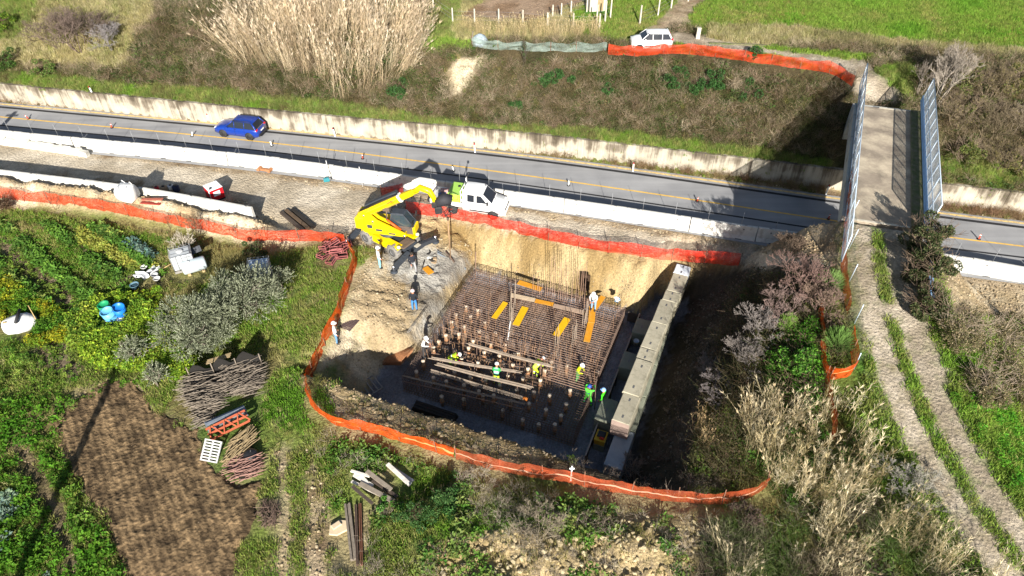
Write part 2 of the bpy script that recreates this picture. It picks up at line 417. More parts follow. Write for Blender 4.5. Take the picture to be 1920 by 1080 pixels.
ZP = [   # painted in order
 ('mixed', [(-400, 300), (2400, 300), (2400, 1500), (-400, 1500)]),
 # north side
 ('brush', [(-400, -300), (2400, -300), (2400, 420), (1760, 345), (1000, 255), (-400, 130)]),
 ('dry', [(-200, -200), (330, -200), (290, 20), (260, 60), (240, 130), (0, 130), (-200, 130)]),
 ('green', [(0, -60), (60, -60), (70, 40), (40, 70), (0, 80)]),
 ('green', [(-100, 125), (300, 160), (640, 190), (900, 235), (1100, 240), (1400, 280), (1570, 300), (1580, 330), (-100, 165)]),
 ('dry', [(780, -60), (1200, -60), (1150, 80), (800, 80)]),
 ('green', [(600, -80), (880, -80), (840, 95), (780, 98), (740, 40), (640, 20)]),
 ('vivid', [(785, 70), (890, 70), (890, 92), (785, 92)]),
 ('soilred', [(850, 32), (905, 0), (960, -60), (1180, -60), (1100, 4), (1005, 44), (880, 40)]),
 ('dry', [(850, 46), (1130, 52), (1120, 78), (850, 72)]),
 ('vivid', [(1060, 38), (1100, 0), (1180, -60), (1330, -60), (1260, 30), (1190, 78), (1130, 82), (1080, 60)]),
 ('mixed', [(1250, 70), (1420, 80), (1600, 110), (1600, 140), (1400, 110), (1250, 95)]),
 ('vivid', [(1340, -200), (2400, -200), (2400, 130), (1600, 88), (1300, 60), (1280, 45)]),
 ('dry', [(1330, 48), (1500, 55), (1800, 85), (2000, 100), (2000, 118), (1700, 95), (1400, 82), (1320, 76)]),
 ('track', [(1440, 100), (1480, 92), (1620, 115), (1680, 165), (1695, 200), (1604, 200), (1602, 150), (1560, 128)]),
 ('track', [(1250, 62), (1440, 84), (1470, 96), (1440, 104), (1250, 84)]),
 ('dirt', [(1310, -40), (1360, -40), (1280, 50), (1240, 70), (1200, 75)]),
 ('mixed', [(1400, 85), (1620, 100), (1680, 108), (1620, 114), (1480, 98)]),
 ('green', [(1640, 130), (1720, 110), (1725, 190), (1700, 190), (1672, 160)]),
 ('sandy_pale', [(845, 128), (868, 108), (905, 105), (890, 135), (870, 175), (845, 180)]),
 ('green', [(1760, 290), (1920, 310), (2100, 330), (2100, 370), (1770, 340)]),
 # road shoulder and work strip
 ('dirt', [(-300, 165), (0, 182), (500, 236), (1000, 290), (1570, 358), (1600, 362), (1740, 385), (2000, 420), (2400, 480), (2400, 640), (1760, 590), (1560, 500), (1400, 510), (1000, 450), (660, 470), (0, 400), (-300, 360)]),
 ('strip', [(-300, 240), (0, 272), (500, 330), (760, 372), (1000, 404), (1380, 465), (1560, 490), (1560, 505), (1390, 500), (1200, 470), (960, 432), (790, 402), (700, 440), (640, 440), (480, 410), (470, 380), (240, 340), (-300, 300)]),
 ('sandy_pale', [(1756, 520), (1920, 548), (2200, 590), (2200, 660), (1920, 600), (1756, 565)]),
 ('sandy_pale', [(-100, 330), (240, 355), (480, 405), (600, 430), (650, 450), (600, 456), (460, 456), (300, 425), (-100, 385)]),
 # pit and its banks
 ('sand', [(700, 470), (760, 410), (800, 400), (960, 432), (1200, 470), (1400, 492), (1300, 520), (1240, 580), (1180, 600), (1100, 860), (1160, 880), (1050, 900), (700, 800), (620, 760), (600, 700), (650, 600), (690, 500)]),
 ('sandy_pale', [(690, 480), (740, 520), (760, 560), (800, 560), (830, 600), (780, 690), (700, 720), (610, 740), (590, 700), (640, 600), (670, 510)]),
 ('sandy_pale', [(600, 740), (700, 750), (780, 785), (860, 820), (1000, 870), (1100, 900), (900, 868), (760, 820), (640, 790)]),
 ('pad', [(700, 440), (760, 420), (815, 465), (850, 470), (890, 498), (850, 540), (800, 545), (740, 520), (715, 480)]),
 ('wet', [(755, 535), (840, 545), (838, 580), (800, 600), (770, 575)]),
 ('pad', [(790, 585), (830, 560), (838, 575), (790, 640), (775, 640)]),
 ('green', [(680, 640), (700, 620), (680, 660), (660, 670)]),
 ('green', [(610, 690), (645, 670), (640, 720), (610, 730)]),
 ('shaded_soil', [(1250, 560), (1300, 505), (1400, 500), (1540, 500), (1530, 560), (1440, 620), (1330, 760), (1260, 860), (1180, 860), (1180, 810), (1230, 640)]),  # slope right of the pit, cane and tree shadow painted into the ground
 # foreground
 ('mixed', [(480, 470), (640, 470), (620, 560), (560, 720), (600, 800), (640, 830), (640, 1200), (440, 1200), (470, 900), (490, 800), (500, 640), (480, 560)]),
 ('green', [(500, 470), (630, 480), (610, 580), (530, 680), (500, 760), (500, 640), (540, 560)]),
 ('dirt', [(515, 840), (545, 840), (550, 1200), (520, 1200)]),
 ('dirt', [(572, 840), (606, 900), (612, 1200), (575, 1200)]),
 ('green', [(480, 560), (440, 650), (380, 680), (300, 760), (370, 820), (400, 900), (470, 900), (500, 800), (520, 700)]),
 ('dry', [(120, 385), (300, 410), (460, 460), (500, 480), (450, 520), (330, 470), (120, 430), (0, 440), (0, 395)]),
 ('green', [(0, 392), (150, 395), (260, 420), (200, 440), (60, 420), (0, 430)]),
 ('green', [(0, 430), (300, 440), (340, 560), (360, 680), (240, 690), (60, 700), (0, 640)]),
 ('soil', [(0, 440), (60, 470), (180, 590), (140, 600), (40, 510), (0, 480)]),
 ('soil', [(110, 440), (170, 450), (250, 520), (230, 540), (150, 470)]),
 ('soil', [(150, 570), (250, 540), (220, 600), (180, 620)]),
 ('soil', [(60, 650), (110, 610), (140, 660), (150, 720), (60, 720)]),
 ('dry', [(300, 480), (420, 500), (360, 560), (300, 590), (250, 560)]),
 ('soil', [(95, 770), (200, 715), (250, 712), (300, 780), (360, 810), (390, 880), (430, 905), (490, 900), (480, 960), (450, 1030), (430, 1200), (250, 1200), (190, 960), (110, 860)]),
 ('green', [(-80, 690), (110, 700), (140, 760), (100, 800), (150, 930), (250, 1090), (240, 1200), (-80, 1200)]),
 ('soil', [(10, 820), (60, 850), (130, 960), (150, 1090), (130, 1090), (100, 980), (40, 880)]),
 ('mixed', [(640, 830), (760, 830), (900, 880), (1040, 910), (1260, 945), (1440, 930), (1500, 1200), (640, 1200)]),
 ('green', [(740, 900), (860, 880), (850, 1010), (780, 1050), (700, 1040)]),
 ('rocky', [(800, 1020), (960, 985), (1080, 1000), (1200, 960), (1380, 950), (1420, 1200), (780, 1200)]),
 ('rocky', [(640, 740), (760, 790), (900, 840), (960, 880), (860, 850), (700, 800)]),
 ('shaded_soil', [(850, 855), (1010, 895), (1250, 930), (1420, 905), (1300, 860), (1100, 862), (1000, 870)]),  # strip behind the faded netting, the bank's shadow painted dark
 ('green', [(1270, 760), (1450, 620), (1530, 600), (1560, 720), (1560, 860), (1440, 930), (1300, 880)]),
 ('dry', [(1400, 840), (1560, 760), (1640, 900), (1760, 1060), (1800, 1200), (1300, 1200), (1380, 960)]),
 ('vivid', [(1560, 700), (1600, 640), (1640, 720), (1700, 830), (1780, 940), (1700, 960), (1620, 850), (1560, 780)]),
 ('vivid', [(1570, 440), (1590, 420), (1600, 520), (1620, 620), (1640, 720), (1600, 700), (1590, 560)]),
 ('green', [(1690, 420), (1760, 480), (1800, 620), (1900, 700), (1960, 860), (2200, 1100), (1980, 1060), (1860, 900), (1750, 740), (1700, 600)]),
 ('vivid', [(1780, 750), (1900, 760), (1980, 860), (1980, 960), (1880, 900)]),
]
TRK_M = [(-1.45, -.42), (.42, 1.45)]
def zones(x, y, z, jit=7.0):
    """zone index of ground points"""
    px, py = proj(x, y, z)
    j1 = (fbm(x, y, .8, 3, 41)-.5)*jit*4; j2 = (fbm(x, y, .8, 3, 57)-.5)*jit*4
    px = px+j1; py = py+j2*.6
    zi = np.full(np.shape(x), ZN.index('mixed'))
    v = (y-ymid(x))*.97
    zi[y > ywall(x)] = ZN.index('brush')
    for nm, poly in ZP:
        zi[inpoly(px, py, poly)] = ZN.index(nm)
    # pit floor
    a, b = ab(x, y)
    zi[(z < -3.95)] = ZN.index('blind'); zi[(a > 15.6) & (b < 14) & (z < -1) & (a < 24)] = ZN.index('shaded_soil')  # gap behind the block row gets the painted shade colour
    # wheel ruts of the farm track
    d, zt = track_d(x, y); on = (v < -8.8) & (y > -5)
    w = (fbm(x, y, 1.5, 3, 77)-.5)*.5
    r1 = (np.abs(d+1.04+w*.6) < .71); r2 = (np.abs(d-1.0+w*.6) < .71)
    bare = fbm(x, y, .55, 2, 79) < .33
    near = np.abs(d) < 2.0
    zi[on & near & ~r1 & ~r2] = ZN.index('green')
    top = (y > TRK[24, 1])
    zi[on & ((r1 | r2) | (near & bare & (np.abs(d) < 1.2)) | (near & top & (d > -1.5) & (np.abs(d+.05) > .28)))] = ZN.index('track')
    return zi
def ground_col(x, y, z, zi):
    c = np.zeros((len(x), 3))
    for k, nm in enumerate(ZN):
        m = zi == k
        if not m.any(): continue
        A, B, sc = ZC[nm]; A = np.array(A); B = np.array(B)
        n = sstep(.34, .66, fbm(x[m], y[m], sc, 4, 100+k))[:, None]
        f = (.72+.56*fbm(x[m], y[m], 3.3, 3, 300+k))[:, None]
        c[m] = (A*(1-n)+B*n)*f
    # ploughed furrows: paler dry crests
    m = np.isin(zi, [ZN.index('soil')])
    return c

def _axis(lo, hi, step, far, growth=1.35):
    c = list(np.arange(lo, hi+step/2, step)); s = step; a = c[-1]
    while a < far: s *= growth; a += s; c.append(a)
    s = step; a = c[0]
    while a > -far: s *= growth; a -= s; c.insert(0, a)
    return np.array(c)
GX = _axis(-57, 57, .2, 900); GY = _axis(12, 80, .2, 900)
gx, gy = np.meshgrid(GX, GY); GXf, GYf = gx.ravel(), gy.ravel()
GZ = height(GXf, GYf)
GZI = zones(GXf, GYf, GZ)
# ploughed field and vegetable plot relief
def furrow(x, y):
    q = (x*.86+y*.5); return np.sin(q*2*math.pi/.8+1.3*(fbm(x, y, .5, 2, 5)-.5))
_sm = GZI == ZN.index('soil')
GZ = GZ+np.where(_sm, furrow(GXf, GYf)*.055+(fbm(GXf, GYf, 2.9, 3, 66)-.5)*.26, 0)
_rk = GZI == ZN.index('rocky')
GZ = GZ+np.where(_rk, (fbm(GXf, GYf, 1.6, 3, 61)-.5)*.45, 0)
FIELD = [p for n_, p in ZP if n_ == 'soil' and (95, 770) in p][0]
FW = [T(min(max(px, 60), 520), min(py, 1130)) for px, py in FIELD]; FP = [(w.x, w.y) for w in FW]
_in = inpoly(GXf, GYf, FP); GZ = GZ-np.where(_in, .10, 0)
GC = ground_col(GXf, GYf, GZ, GZI)
for _k, (_jx, _jy) in enumerate(((.45, .2), (-.4, .35), (.1, -.5), (-.2, -.2))):      # feathered borders between covers
    _q = zones(GXf+_jx+(fbm(GXf, GYf, 2.5, 2, 400+_k)-.5)*1.6, GYf+_jy+(fbm(GXf, GYf, 2.5, 2, 420+_k)-.5)*1.6, GZ)
    GC += ground_col(GXf, GYf, GZ, _q)
GC /= 5
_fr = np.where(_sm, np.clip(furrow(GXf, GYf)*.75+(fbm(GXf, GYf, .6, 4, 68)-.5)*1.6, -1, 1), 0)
GC *= (1+.30*_fr)[:, None]      # pale dry crests, darker hollows
def _grid_mesh(name, X, Y, Zf, colr):
    ny, nx = X.shape
    me = bpy.data.meshes.new(name)
    me.vertices.add(nx*ny); me.vertices.foreach_set('co', np.stack([X.ravel(), Y.ravel(), Zf], 1).astype(np.float32).ravel())
    i = np.arange(nx*ny).reshape(ny, nx)
    q = np.stack([i[:-1, :-1], i[:-1, 1:], i[1:, 1:], i[1:, :-1]], -1).reshape(-1, 4)
    me.loops.add(q.size); me.loops.foreach_set('vertex_index', q.ravel().astype(np.int32))
    me.polygons.add(len(q)); me.polygons.foreach_set('loop_start', np.arange(0, q.size, 4, dtype=np.int32))
    me.polygons.foreach_set('use_smooth', np.ones(len(q), bool))
    a = me.attributes.new('shade', 'FLOAT_COLOR', 'POINT')
    a.data.foreach_set('color', np.concatenate([colr, np.ones((len(colr), 1))], 1).astype(np.float32).ravel())
    me.update(calc_edges=True); me.validate()
    o = bpy.data.objects.new(name, me); COL.objects.link(o); return o
ground = struct(_grid_mesh('ground', gx, gy, GZ, GC))
def ground_material():
    m = bpy.data.materials.new('ground'); m.use_nodes = True; n = m.node_tree; N = n.nodes; L = n.links; b = N['Principled BSDF']
    b.inputs['Roughness'].default_value = .95; b.inputs['Specular IOR Level'].default_value = .12
    at = N.new('ShaderNodeAttribute'); at.attribute_name = 'shade'
    tc = N.new('ShaderNodeTexCoord')
    n1 = N.new('ShaderNodeTexNoise'); n1.inputs['Scale'].default_value = 7; n1.inputs['Detail'].default_value = 6; n1.inputs['Roughness'].default_value = .75
    n2 = N.new('ShaderNodeTexVoronoi'); n2.inputs['Scale'].default_value = 5.5
    L.new(tc.outputs['Object'], n1.inputs[0]); L.new(tc.outputs['Object'], n2.inputs[0])
    r = N.new('ShaderNodeMapRange'); r.inputs[1].default_value = .3; r.inputs[2].default_value = .7; r.inputs[3].default_value = .62; r.inputs[4].default_value = 1.38
    L.new(n1.outputs['Fac'], r.inputs[0])
    mx = N.new('ShaderNodeMix'); mx.data_type = 'RGBA'; mx.blend_type = 'MULTIPLY'; mx.inputs[0].default_value = 1
    L.new(at.outputs['Color'], mx.inputs[6]); L.new(r.outputs[0], mx.inputs[7]); L.new(mx.outputs[2], b.inputs['Base Color'])
    ad = N.new('ShaderNodeMath'); ad.operation = 'MULTIPLY_ADD'; L.new(n2.outputs['Distance'], ad.inputs[0]); ad.inputs[1].default_value = -.5; L.new(n1.outputs['Fac'], ad.inputs[2])
    bp = N.new('ShaderNodeBump'); bp.inputs['Strength'].default_value = .8; bp.inputs['Distance'].default_value = .16
    L.new(ad.outputs[0], bp.inputs['Height']); L.new(bp.outputs[0], b.inputs['Normal'])
    return m
ground.data.materials.append(ground_material())

# finely turned soil of the ploughed patch: a closer mesh with real furrows and clods
fx0, fx1, fy0, fy1 = min(p[0] for p in FP)-.5, max(p[0] for p in FP)+.5, min(p[1] for p in FP)-.5, max(p[1] for p in FP)+.5
px_, py_ = np.meshgrid(np.arange(fx0, fx1, .06), np.arange(fy0, fy1, .06)); fxf, fyf = px_.ravel(), py_.ravel()
ms = sum(inpoly(fxf+(fbm(fxf, fyf, .9, 2, 81)-.5)*1.4+ox, fyf+(fbm(fxf, fyf, .9, 2, 83)-.5)*1.4+oy, FP).astype(float) for ox, oy in ((0, 0), (.2, .1), (-.2, .15), (.1, -.2), (-.1, -.15)))/5
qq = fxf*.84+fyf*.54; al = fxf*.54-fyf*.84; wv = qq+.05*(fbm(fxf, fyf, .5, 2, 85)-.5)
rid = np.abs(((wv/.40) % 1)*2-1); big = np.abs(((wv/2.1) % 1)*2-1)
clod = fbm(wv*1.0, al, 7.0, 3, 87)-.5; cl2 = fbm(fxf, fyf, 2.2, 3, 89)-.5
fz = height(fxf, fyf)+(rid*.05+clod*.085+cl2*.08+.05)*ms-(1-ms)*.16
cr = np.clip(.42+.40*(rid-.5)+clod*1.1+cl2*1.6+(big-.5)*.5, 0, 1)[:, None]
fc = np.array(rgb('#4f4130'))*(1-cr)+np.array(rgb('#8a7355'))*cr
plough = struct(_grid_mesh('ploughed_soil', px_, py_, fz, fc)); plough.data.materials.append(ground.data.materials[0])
# ================================================================ road
UP = spline([P(*q) for q in ((0, 195), (500, 241), (1000, 294), (1560, 371), (1760, 399), (1920, 419))], 1.0)
UPX = _ext(UP[:, :2], 200)
def yup(x): return np.interp(x, UPX[:, 0], UPX[:, 1])
XS = np.concatenate([[-240, -150, -90], np.arange(-60, 61, 1.5), [90, 150, 240]])
def mid_pt(x, off=0.0):
    y = float(ymid(x)); dy = float(ymid(x+.5)-ymid(x-.5)); n = np.array([-dy, 1.0])/math.hypot(dy, 1)
    return np.array([x, y])+n*off
def strip_mesh(name, loA, hiA, z, m, cuts=1):
    """sheet between two functions x -> (x, y)"""
    b = MB()
    for x in XS:
        p, q = loA(x), hiA(x)
        for k in range(cuts+1):
            t = k/cuts; b.v.append((p[0]+(q[0]-p[0])*t, p[1]+(q[1]-p[1])*t, z))
    w = cuts+1
    for i in range(len(XS)-1):
        for k in range(cuts): b.f.append((i*w+k, (i+1)*w+k, (i+1)*w+k+1, i*w+k+1))
    b.m = [0]*len(b.f); b.sm = [False]*len(b.f)
    return b.build(name, m, fix=False)
def up_pt(x, off):
    y = float(yup(x)); dy = float(yup(x+.5)-yup(x-.5)); n = np.array([-dy, 1.0])/math.hypot(dy, 1)
    return np.array([x, y])+n*off
def asphalt_mat():
    m = bpy.data.materials.new('asphalt'); m.use_nodes = True; n = m.node_tree; N = n.nodes; L = n.links; b = N['Principled BSDF']
    b.inputs['Roughness'].default_value = .88; b.inputs['Specular IOR Level'].default_value = .25
    tc = N.new('ShaderNodeTexCoord'); mp = N.new('ShaderNodeMapping'); mp.inputs['Rotation'].default_value = (0, 0, R(14)); mp.inputs['Scale'].default_value = (.05, .9, 1)
    L.new(tc.outputs['Object'], mp.inputs[0])
    a = N.new('ShaderNodeTexNoise'); a.inputs['Scale'].default_value = 1.2; a.inputs['Detail'].default_value = 4; L.new(mp.outputs[0], a.inputs[0])
    c = N.new('ShaderNodeTexNoise'); c.inputs['Scale'].default_value = 28; c.inputs['Detail'].default_value = 3; L.new(tc.outputs['Object'], c.inputs[0])
    d = N.new('ShaderNodeTexNoise'); d.inputs['Scale'].default_value = .35; d.inputs['Detail'].default_value = 6; L.new(tc.outputs['Object'], d.inputs[0])
    s = N.new('ShaderNodeMath'); s.operation = 'ADD'; L.new(a.outputs[0], s.inputs[0]); L.new(d.outputs[0], s.inputs[1])
    s2 = N.new('ShaderNodeMath'); s2.operation = 'MULTIPLY_ADD'; L.new(c.outputs[0], s2.inputs[0]); s2.inputs[1].default_value = .5; L.new(s.outputs[0], s2.inputs[2])
    r = N.new('ShaderNodeValToRGB'); r.color_ramp.elements[0].position = .9; r.color_ramp.elements[1].position = 1.6
    r.color_ramp.elements[0].color = (.18, .18, .186, 1); r.color_ramp.elements[1].color = (.345, .343, .342, 1)
    mr = N.new('ShaderNodeMapRange'); mr.inputs[1].default_value = .8; mr.inputs[2].default_value = 1.7
    r.color_ramp.elements[0].position = 0; r.color_ramp.elements[1].position = 1
    L.new(s2.outputs[0], mr.inputs[0]); L.new(mr.outputs[0], r.inputs[0]); L.new(r.outputs[0], b.inputs[0])
    return m
road = struct(strip_mesh('road', lambda x: mid_pt(x, -4.75), lambda x: up_pt(x, .35), 0.0, asphalt_mat(), 2))
M_yel = mat('road_yellow', rgb('#d6ac50'), .8, var=.25, scale=2, dirt=(.2, .18, .15), dirt_amt=.25, dscale=3)
M_tape = mat('black_tape', (.022, .022, .024), .75, var=.3, scale=2)
for nm, fa, fb, m in (('yellow_edge_line', lambda x: up_pt(x, -.12), lambda x: up_pt(x, .12), mat('edge_yellow', rgb('#d6b673'), .85, var=.3, scale=2, dirt=(.25, .22, .17), dirt_amt=.5, dscale=3)),
                      ('yellow_centre_line', lambda x: mid_pt(x, -.085), lambda x: mid_pt(x, .085), M_yel),
                      ('blacked_out_edge_line', lambda x: up_pt(x, -.72), lambda x: up_pt(x, -.40), M_tape),
                      ('blacked_out_lane_line', lambda x: mid_pt(x, -1.56), lambda x: mid_pt(x, -1.36), M_tape)):
    struct(strip_mesh(nm, fa, fb, .004, m))

# ================================================================ retaining wall along the far edge
def wall_mat():
    m = bpy.data.materials.new('stained_concrete'); m.use_nodes = True; n = m.node_tree; N = n.nodes; L = n.links; b = N['Principled BSDF']
    b.inputs['Roughness'].default_value = .92; b.inputs['Specular IOR Level'].default_value = .15
    tc = N.new('ShaderNodeTexCoord'); mp = N.new('ShaderNodeMapping'); mp.inputs['Scale'].default_value = (2.2, 2.2, .14); L.new(tc.outputs['Object'], mp.inputs[0])
    a = N.new('ShaderNodeTexNoise'); a.inputs['Scale'].default_value = 1.0; a.inputs['Detail'].default_value = 7; a.inputs['Roughness'].default_value = .72; L.new(mp.outputs[0], a.inputs[0])
    c = N.new('ShaderNodeTexNoise'); c.inputs['Scale'].default_value = .7; c.inputs['Detail'].default_value = 6; L.new(tc.outputs['Object'], c.inputs[0])
    sx = N.new('ShaderNodeSeparateXYZ'); L.new(tc.outputs['Object'], sx.inputs[0])
    hz = N.new('ShaderNodeMapRange'); hz.inputs[1].default_value = .9; hz.inputs[2].default_value = 1.9; hz.inputs[3].default_value = .08; hz.inputs[4].default_value = -.12; L.new(sx.outputs[2], hz.inputs[0])
    s = N.new('ShaderNodeMath'); s.operation = 'ADD'; L.new(a.outputs[0], s.inputs[0]); L.new(c.outputs[0], s.inputs[1])
    s3 = N.new('ShaderNodeMath'); s3.operation = 'ADD'; L.new(s.outputs[0], s3.inputs[0]); L.new(hz.outputs[0], s3.inputs[1])
    mr = N.new('ShaderNodeMapRange'); mr.inputs[1].default_value = .72; mr.inputs[2].default_value = 1.22; L.new(s3.outputs[0], mr.inputs[0])
    r = N.new('ShaderNodeValToRGB'); e = r.color_ramp.elements
    e[0].position = 0; e[0].color = (*rgb('#4a4338'), 1); e[1].position = 1; e[1].color = (*rgb('#aaa293'), 1)
    k = e.new(.35); k.color = (*rgb('#6f6659'), 1); k = e.new(.6); k.color = (*rgb('#979081'), 1)
    L.new(mr.outputs[0], r.inputs[0]); L.new(r.outputs[0], b.inputs[0]); return m
M_wall = wall_mat()
wall = thing('retaining_wall', 'long low stained concrete retaining wall between the road and the brushy slope', 'wall', (0, 0, 0))
WP = WALLX[(WALLX[:, 0] > -95) & (WALLX[:, 0] < 95)]
WP = spline([(-90, float(ywall(-90)))]+[tuple(p) for p in WP[(WP[:, 0] > -60) & (WP[:, 0] < 60)][::6]]+[(90, float(ywall(90)))], .7)
cum = np.concatenate([[0], np.cumsum(np.linalg.norm(np.diff(WP, axis=0), axis=1))])
Lw = cum[-1]; i0 = 0
marks = np.arange(4, Lw, 11.7)
for k in range(len(marks)-1):
    s = np.linspace(marks[k]+.012, marks[k+1]-.012, 9)
    pts = [(np.interp(q, cum, WP[:, 0]), np.interp(q, cum, WP[:, 1]), 0) for q in s]
    j = rng.uniform(-.025, .025)
    MB().sweep(pts, [(0, -.4), (.34, -.4), (.34, 1.9+j), (.02, 1.9+j), (0, 1.88+j)]).build('wall_panel', M_wall, wall)

# ================================================================ concrete barriers
def conc_white():
    return mat('white_concrete', rgb('#c4c2bb'), .85, var=.12, scale=1.2, bump=.15, bscale=30, dirt=rgb('#8f897d'), dirt_amt=.32, dscale=1.1)
M_bar = conc_white()
NJ = [(.31, 0), (.31, .08), (.17, .33), (.105, 1.15), (.08, 1.17), (-.08, 1.17), (-.105, 1.15), (-.17, .33), (-.31, .08), (-.31, 0)]
BT = spline([P(px, py, 1.15) for px, py in ((0, 244), (500, 294), (1000, 364), (1540, 443), (1760, 474), (1920, 500))], .5)
BTX = _ext(BT[:, :2], 14)
bc = np.concatenate([[0], np.cumsum(np.linalg.norm(np.diff(BTX, axis=0), axis=1))])
def bar_at(s): return np.array([np.interp(s, bc, BTX[:, 0]), np.interp(s, bc, BTX[:, 1])])
LAB = 'white concrete safety barrier segment in the unbroken row along the near road edge'
bmesh_seg = MB(); bmesh_seg.extr([(p[0], p[1]) for p in NJ], -2.465, 2.465)
bseg = None
for k in range(24):
    s0 = 1.2+k*5.0; p, q = bar_at(s0), bar_at(s0+5.0); c = (p+q)/2; d = q-p
    if bseg is None:
        o = thing('concrete_barrier', LAB, 'barrier', group='white barriers along the road'); bb = bmesh_seg.build('body', M_bar, o)
        for yy in (-1.6, 1.6): MB().box((0, yy, 1.18), (.05, .22, .035), bev=.01).build('lifting_eye', mat('dull_steel', (.18, .18, .18), .6, .6), o)
        for yy in (-1.5, 1.5):
            for s_ in (-1, 1): MB().box((s_*.128, yy, .86), (.03, .09, .09)).build('lifting_hole', mat('hole_dark', (.04, .04, .04), .9), o)
        for yy in (-1.25, 1.25): MB().box((0, yy, .035), (.64, .5, .07)).build('drain_slot', MATS['hole_dark'], o)
        for yy in (-1.25, 1.25): MB().tube([(0, yy, 1.16), (0, yy, 2.35)], .014, 4).build('guard_rod', mat('rod_grey', (.30, .31, .32), .6, .3), o)
        bseg = o
    else: o = copy_tree(bseg)
    o.location = (c[0]+rng.uniform(-.03, .03), c[1]+rng.uniform(-.04, .04), rng.uniform(-.03, .0)); o.rotation_euler = (R(rng.uniform(-.4, .4)), R(rng.uniform(-1, 1)), math.atan2(d[1], d[0])-math.pi/2+R(rng.uniform(-.5, .5)))
# second row, left, on the inner side of the work strip
B2 = spline([P(px, py, 1.6) for px, py in ((-260, 288), (0, 319), (120, 333), (240, 348), (360, 368), (472, 389))], .5)
b2c = np.concatenate([[0], np.cumsum(np.linalg.norm(np.diff(B2, axis=0), axis=1))])
n2 = int(b2c[-1]/4.9); b2seg = None
B2LAB = {0: 'white concrete barrier end segment beside the red tank', 1: 'white concrete barrier segment behind the concrete beam, partly buried in spoil'}
for k in range(n2):
    s1 = b2c[-1]-k*4.9; s0 = s1-4.9
    p = np.array([np.interp(s0, b2c, B2[:, i]) for i in range(2)]); q = np.array([np.interp(s1, b2c, B2[:, i]) for i in range(2)]); c = (p+q)/2; d = q-p
    if b2seg is None:
        o = thing('concrete_barrier', '', 'barrier', group='inner barriers of the work strip')
        mb = MB(); mb.extr([(x*1.05, z*1.41) for x, z in NJ], -2.43, 2.43); mb.build('body', M_bar, o)
        lo_ = MB(); lo_.box((0, 1.9, 1.67), (.06, .16, .06)); lo_.build('lifting_eye', MATS['dull_steel'], o); b2seg = o
    else: o = copy_tree(b2seg)
    o['label'] = B2LAB.get(k, 'white concrete barrier segment in the inner row along the sandy spoil bank')
    o.location = (c[0], c[1], -.04); o.rotation_euler = (0, 0, math.atan2(d[1], d[0])-math.pi/2)
# broken stub of the old kerb wall behind the main row
st = thing('old_kerb_wall', 'broken stub of an old low concrete wall behind the white barrier row on the left', 'wall')
pts = [P(px, py, .35) for px, py in ((-160, 246), (-60, 256), (40, 268), (100, 277), (164, 287))]
sp_ = spline(pts, .6); mb = MB()
for i in range(len(sp_)-1):
    p, q = sp_[i], sp_[i+1]; h = .45+.25*rng.random()
    mb.sweep([(p[0], p[1], 0), (q[0], q[1], 0)], [(.2, -.05), (.2, h), (-.2, h-.1*rng.random()), (-.22, -.05)])
mb.build('wall_body', mat('old_concrete', rgb('#c9c5bb'), .9, var=.15, scale=2, bump=.3, bscale=12, dirt=rgb('#8f8a80'), dirt_amt=.3), st)

# delineator posts along the wall
dm = None
DEL = [((187, 206), 8, 'white delineator post with black cap against the wall, leftmost of the row'), ((395, 229), 6, 'white delineator post against the wall just left of the blue car'),
       ((629, 256), 5, 'white delineator post against the wall just right of the blue car'), ((891, 286), 4, 'white delineator post with red top in front of the stained wall'),
       ((1187, 321), 2, 'white delineator post by weeds where the bridge shadow nears'), ((1549, 363), 0, 'white delineator post under the bridge edge in the lit triangle')]
for k, ((px, py), tilt, lab) in enumerate(DEL):
    if dm is None:
        o = thing('delineator_post', lab, 'marker post', group='roadside delineators')
        b = MB(); b.box((0, 0, .42), (.11, .09, .84), bev=.02); b.build('post', mat('white_plastic', (.75, .75, .73), .5, var=.08), o)
        b = MB(); b.box((0, 0, .93), (.112, .092, .18), bev=.02); cap = b.build('cap', mat('black_plastic', (.02, .02, .02), .5), o)
        b = MB(); b.box((0, -.054, .94), (.07, .01, .12)); b.build('reflector', mat('red_reflector', (.5, .02, .02), .3), cap); dm = o
    else: o = copy_tree(dm); o['label'] = lab
    p = P(px, py, 0); o.location = (p.x, p.y, gz(p.x, p.y)-.02); o.rotation_euler = (R(rng.uniform(-3, 3)), R(-tilt), R(-13))
    if k == 3:
        cp = [c for c in o.children if c.name.startswith('cap')][0]; cp.data = cp.data.copy(); cp.data.materials[0] = mat('red_cap', rgb('#8d1f22'), .5)
# flexible lane markers on the yellow line
fm = None
for k, (px, py) in enumerate([(-110, 205), (54, 223), (210, 240), (360, 256), (510, 274), (680, 298), (851, 320), (1066, 348), (1307, 378), (1553, 411), (1835, 449)]):
    if fm is None:
        o = thing('lane_marker', 'small red and white flexible marker standing on the yellow centre line', 'lane marker', group='flexible markers on the centre line')
        b = MB(); b.cyl((0, 0, .025), .14, .05, 10); b.build('base', mat('rubber', (.03, .03, .03), .8), o)
        b = MB(); b.box((0, 0, .26), (.10, .045, .42), bev=.01); b.build('paddle', mat('red_paddle', rgb('#b04630'), .5, var=.1), o)
        b = MB(); b.box((0, 0, .38), (.105, .05, .09), bev=.01); b.build('stripe', MATS['white_plastic'], o); fm = o
    else: o = copy_tree(fm)
    p = P(px, py, 0); o.location = (p.x, p.y, .004); o.rotation_euler = (R(rng.uniform(-8, 8)), R(rng.uniform(-22, 22)), R(rng.uniform(-40, 40)))
    if k in (3, 4, 6, 7):
        pp = [c for c in o.children if c.name.startswith('paddle')][0]; pp.data = pp.data.copy(); pp.data.materials[0] = MATS['white_plastic']
        o['label'] = 'small white flexible marker standing on the yellow centre line'

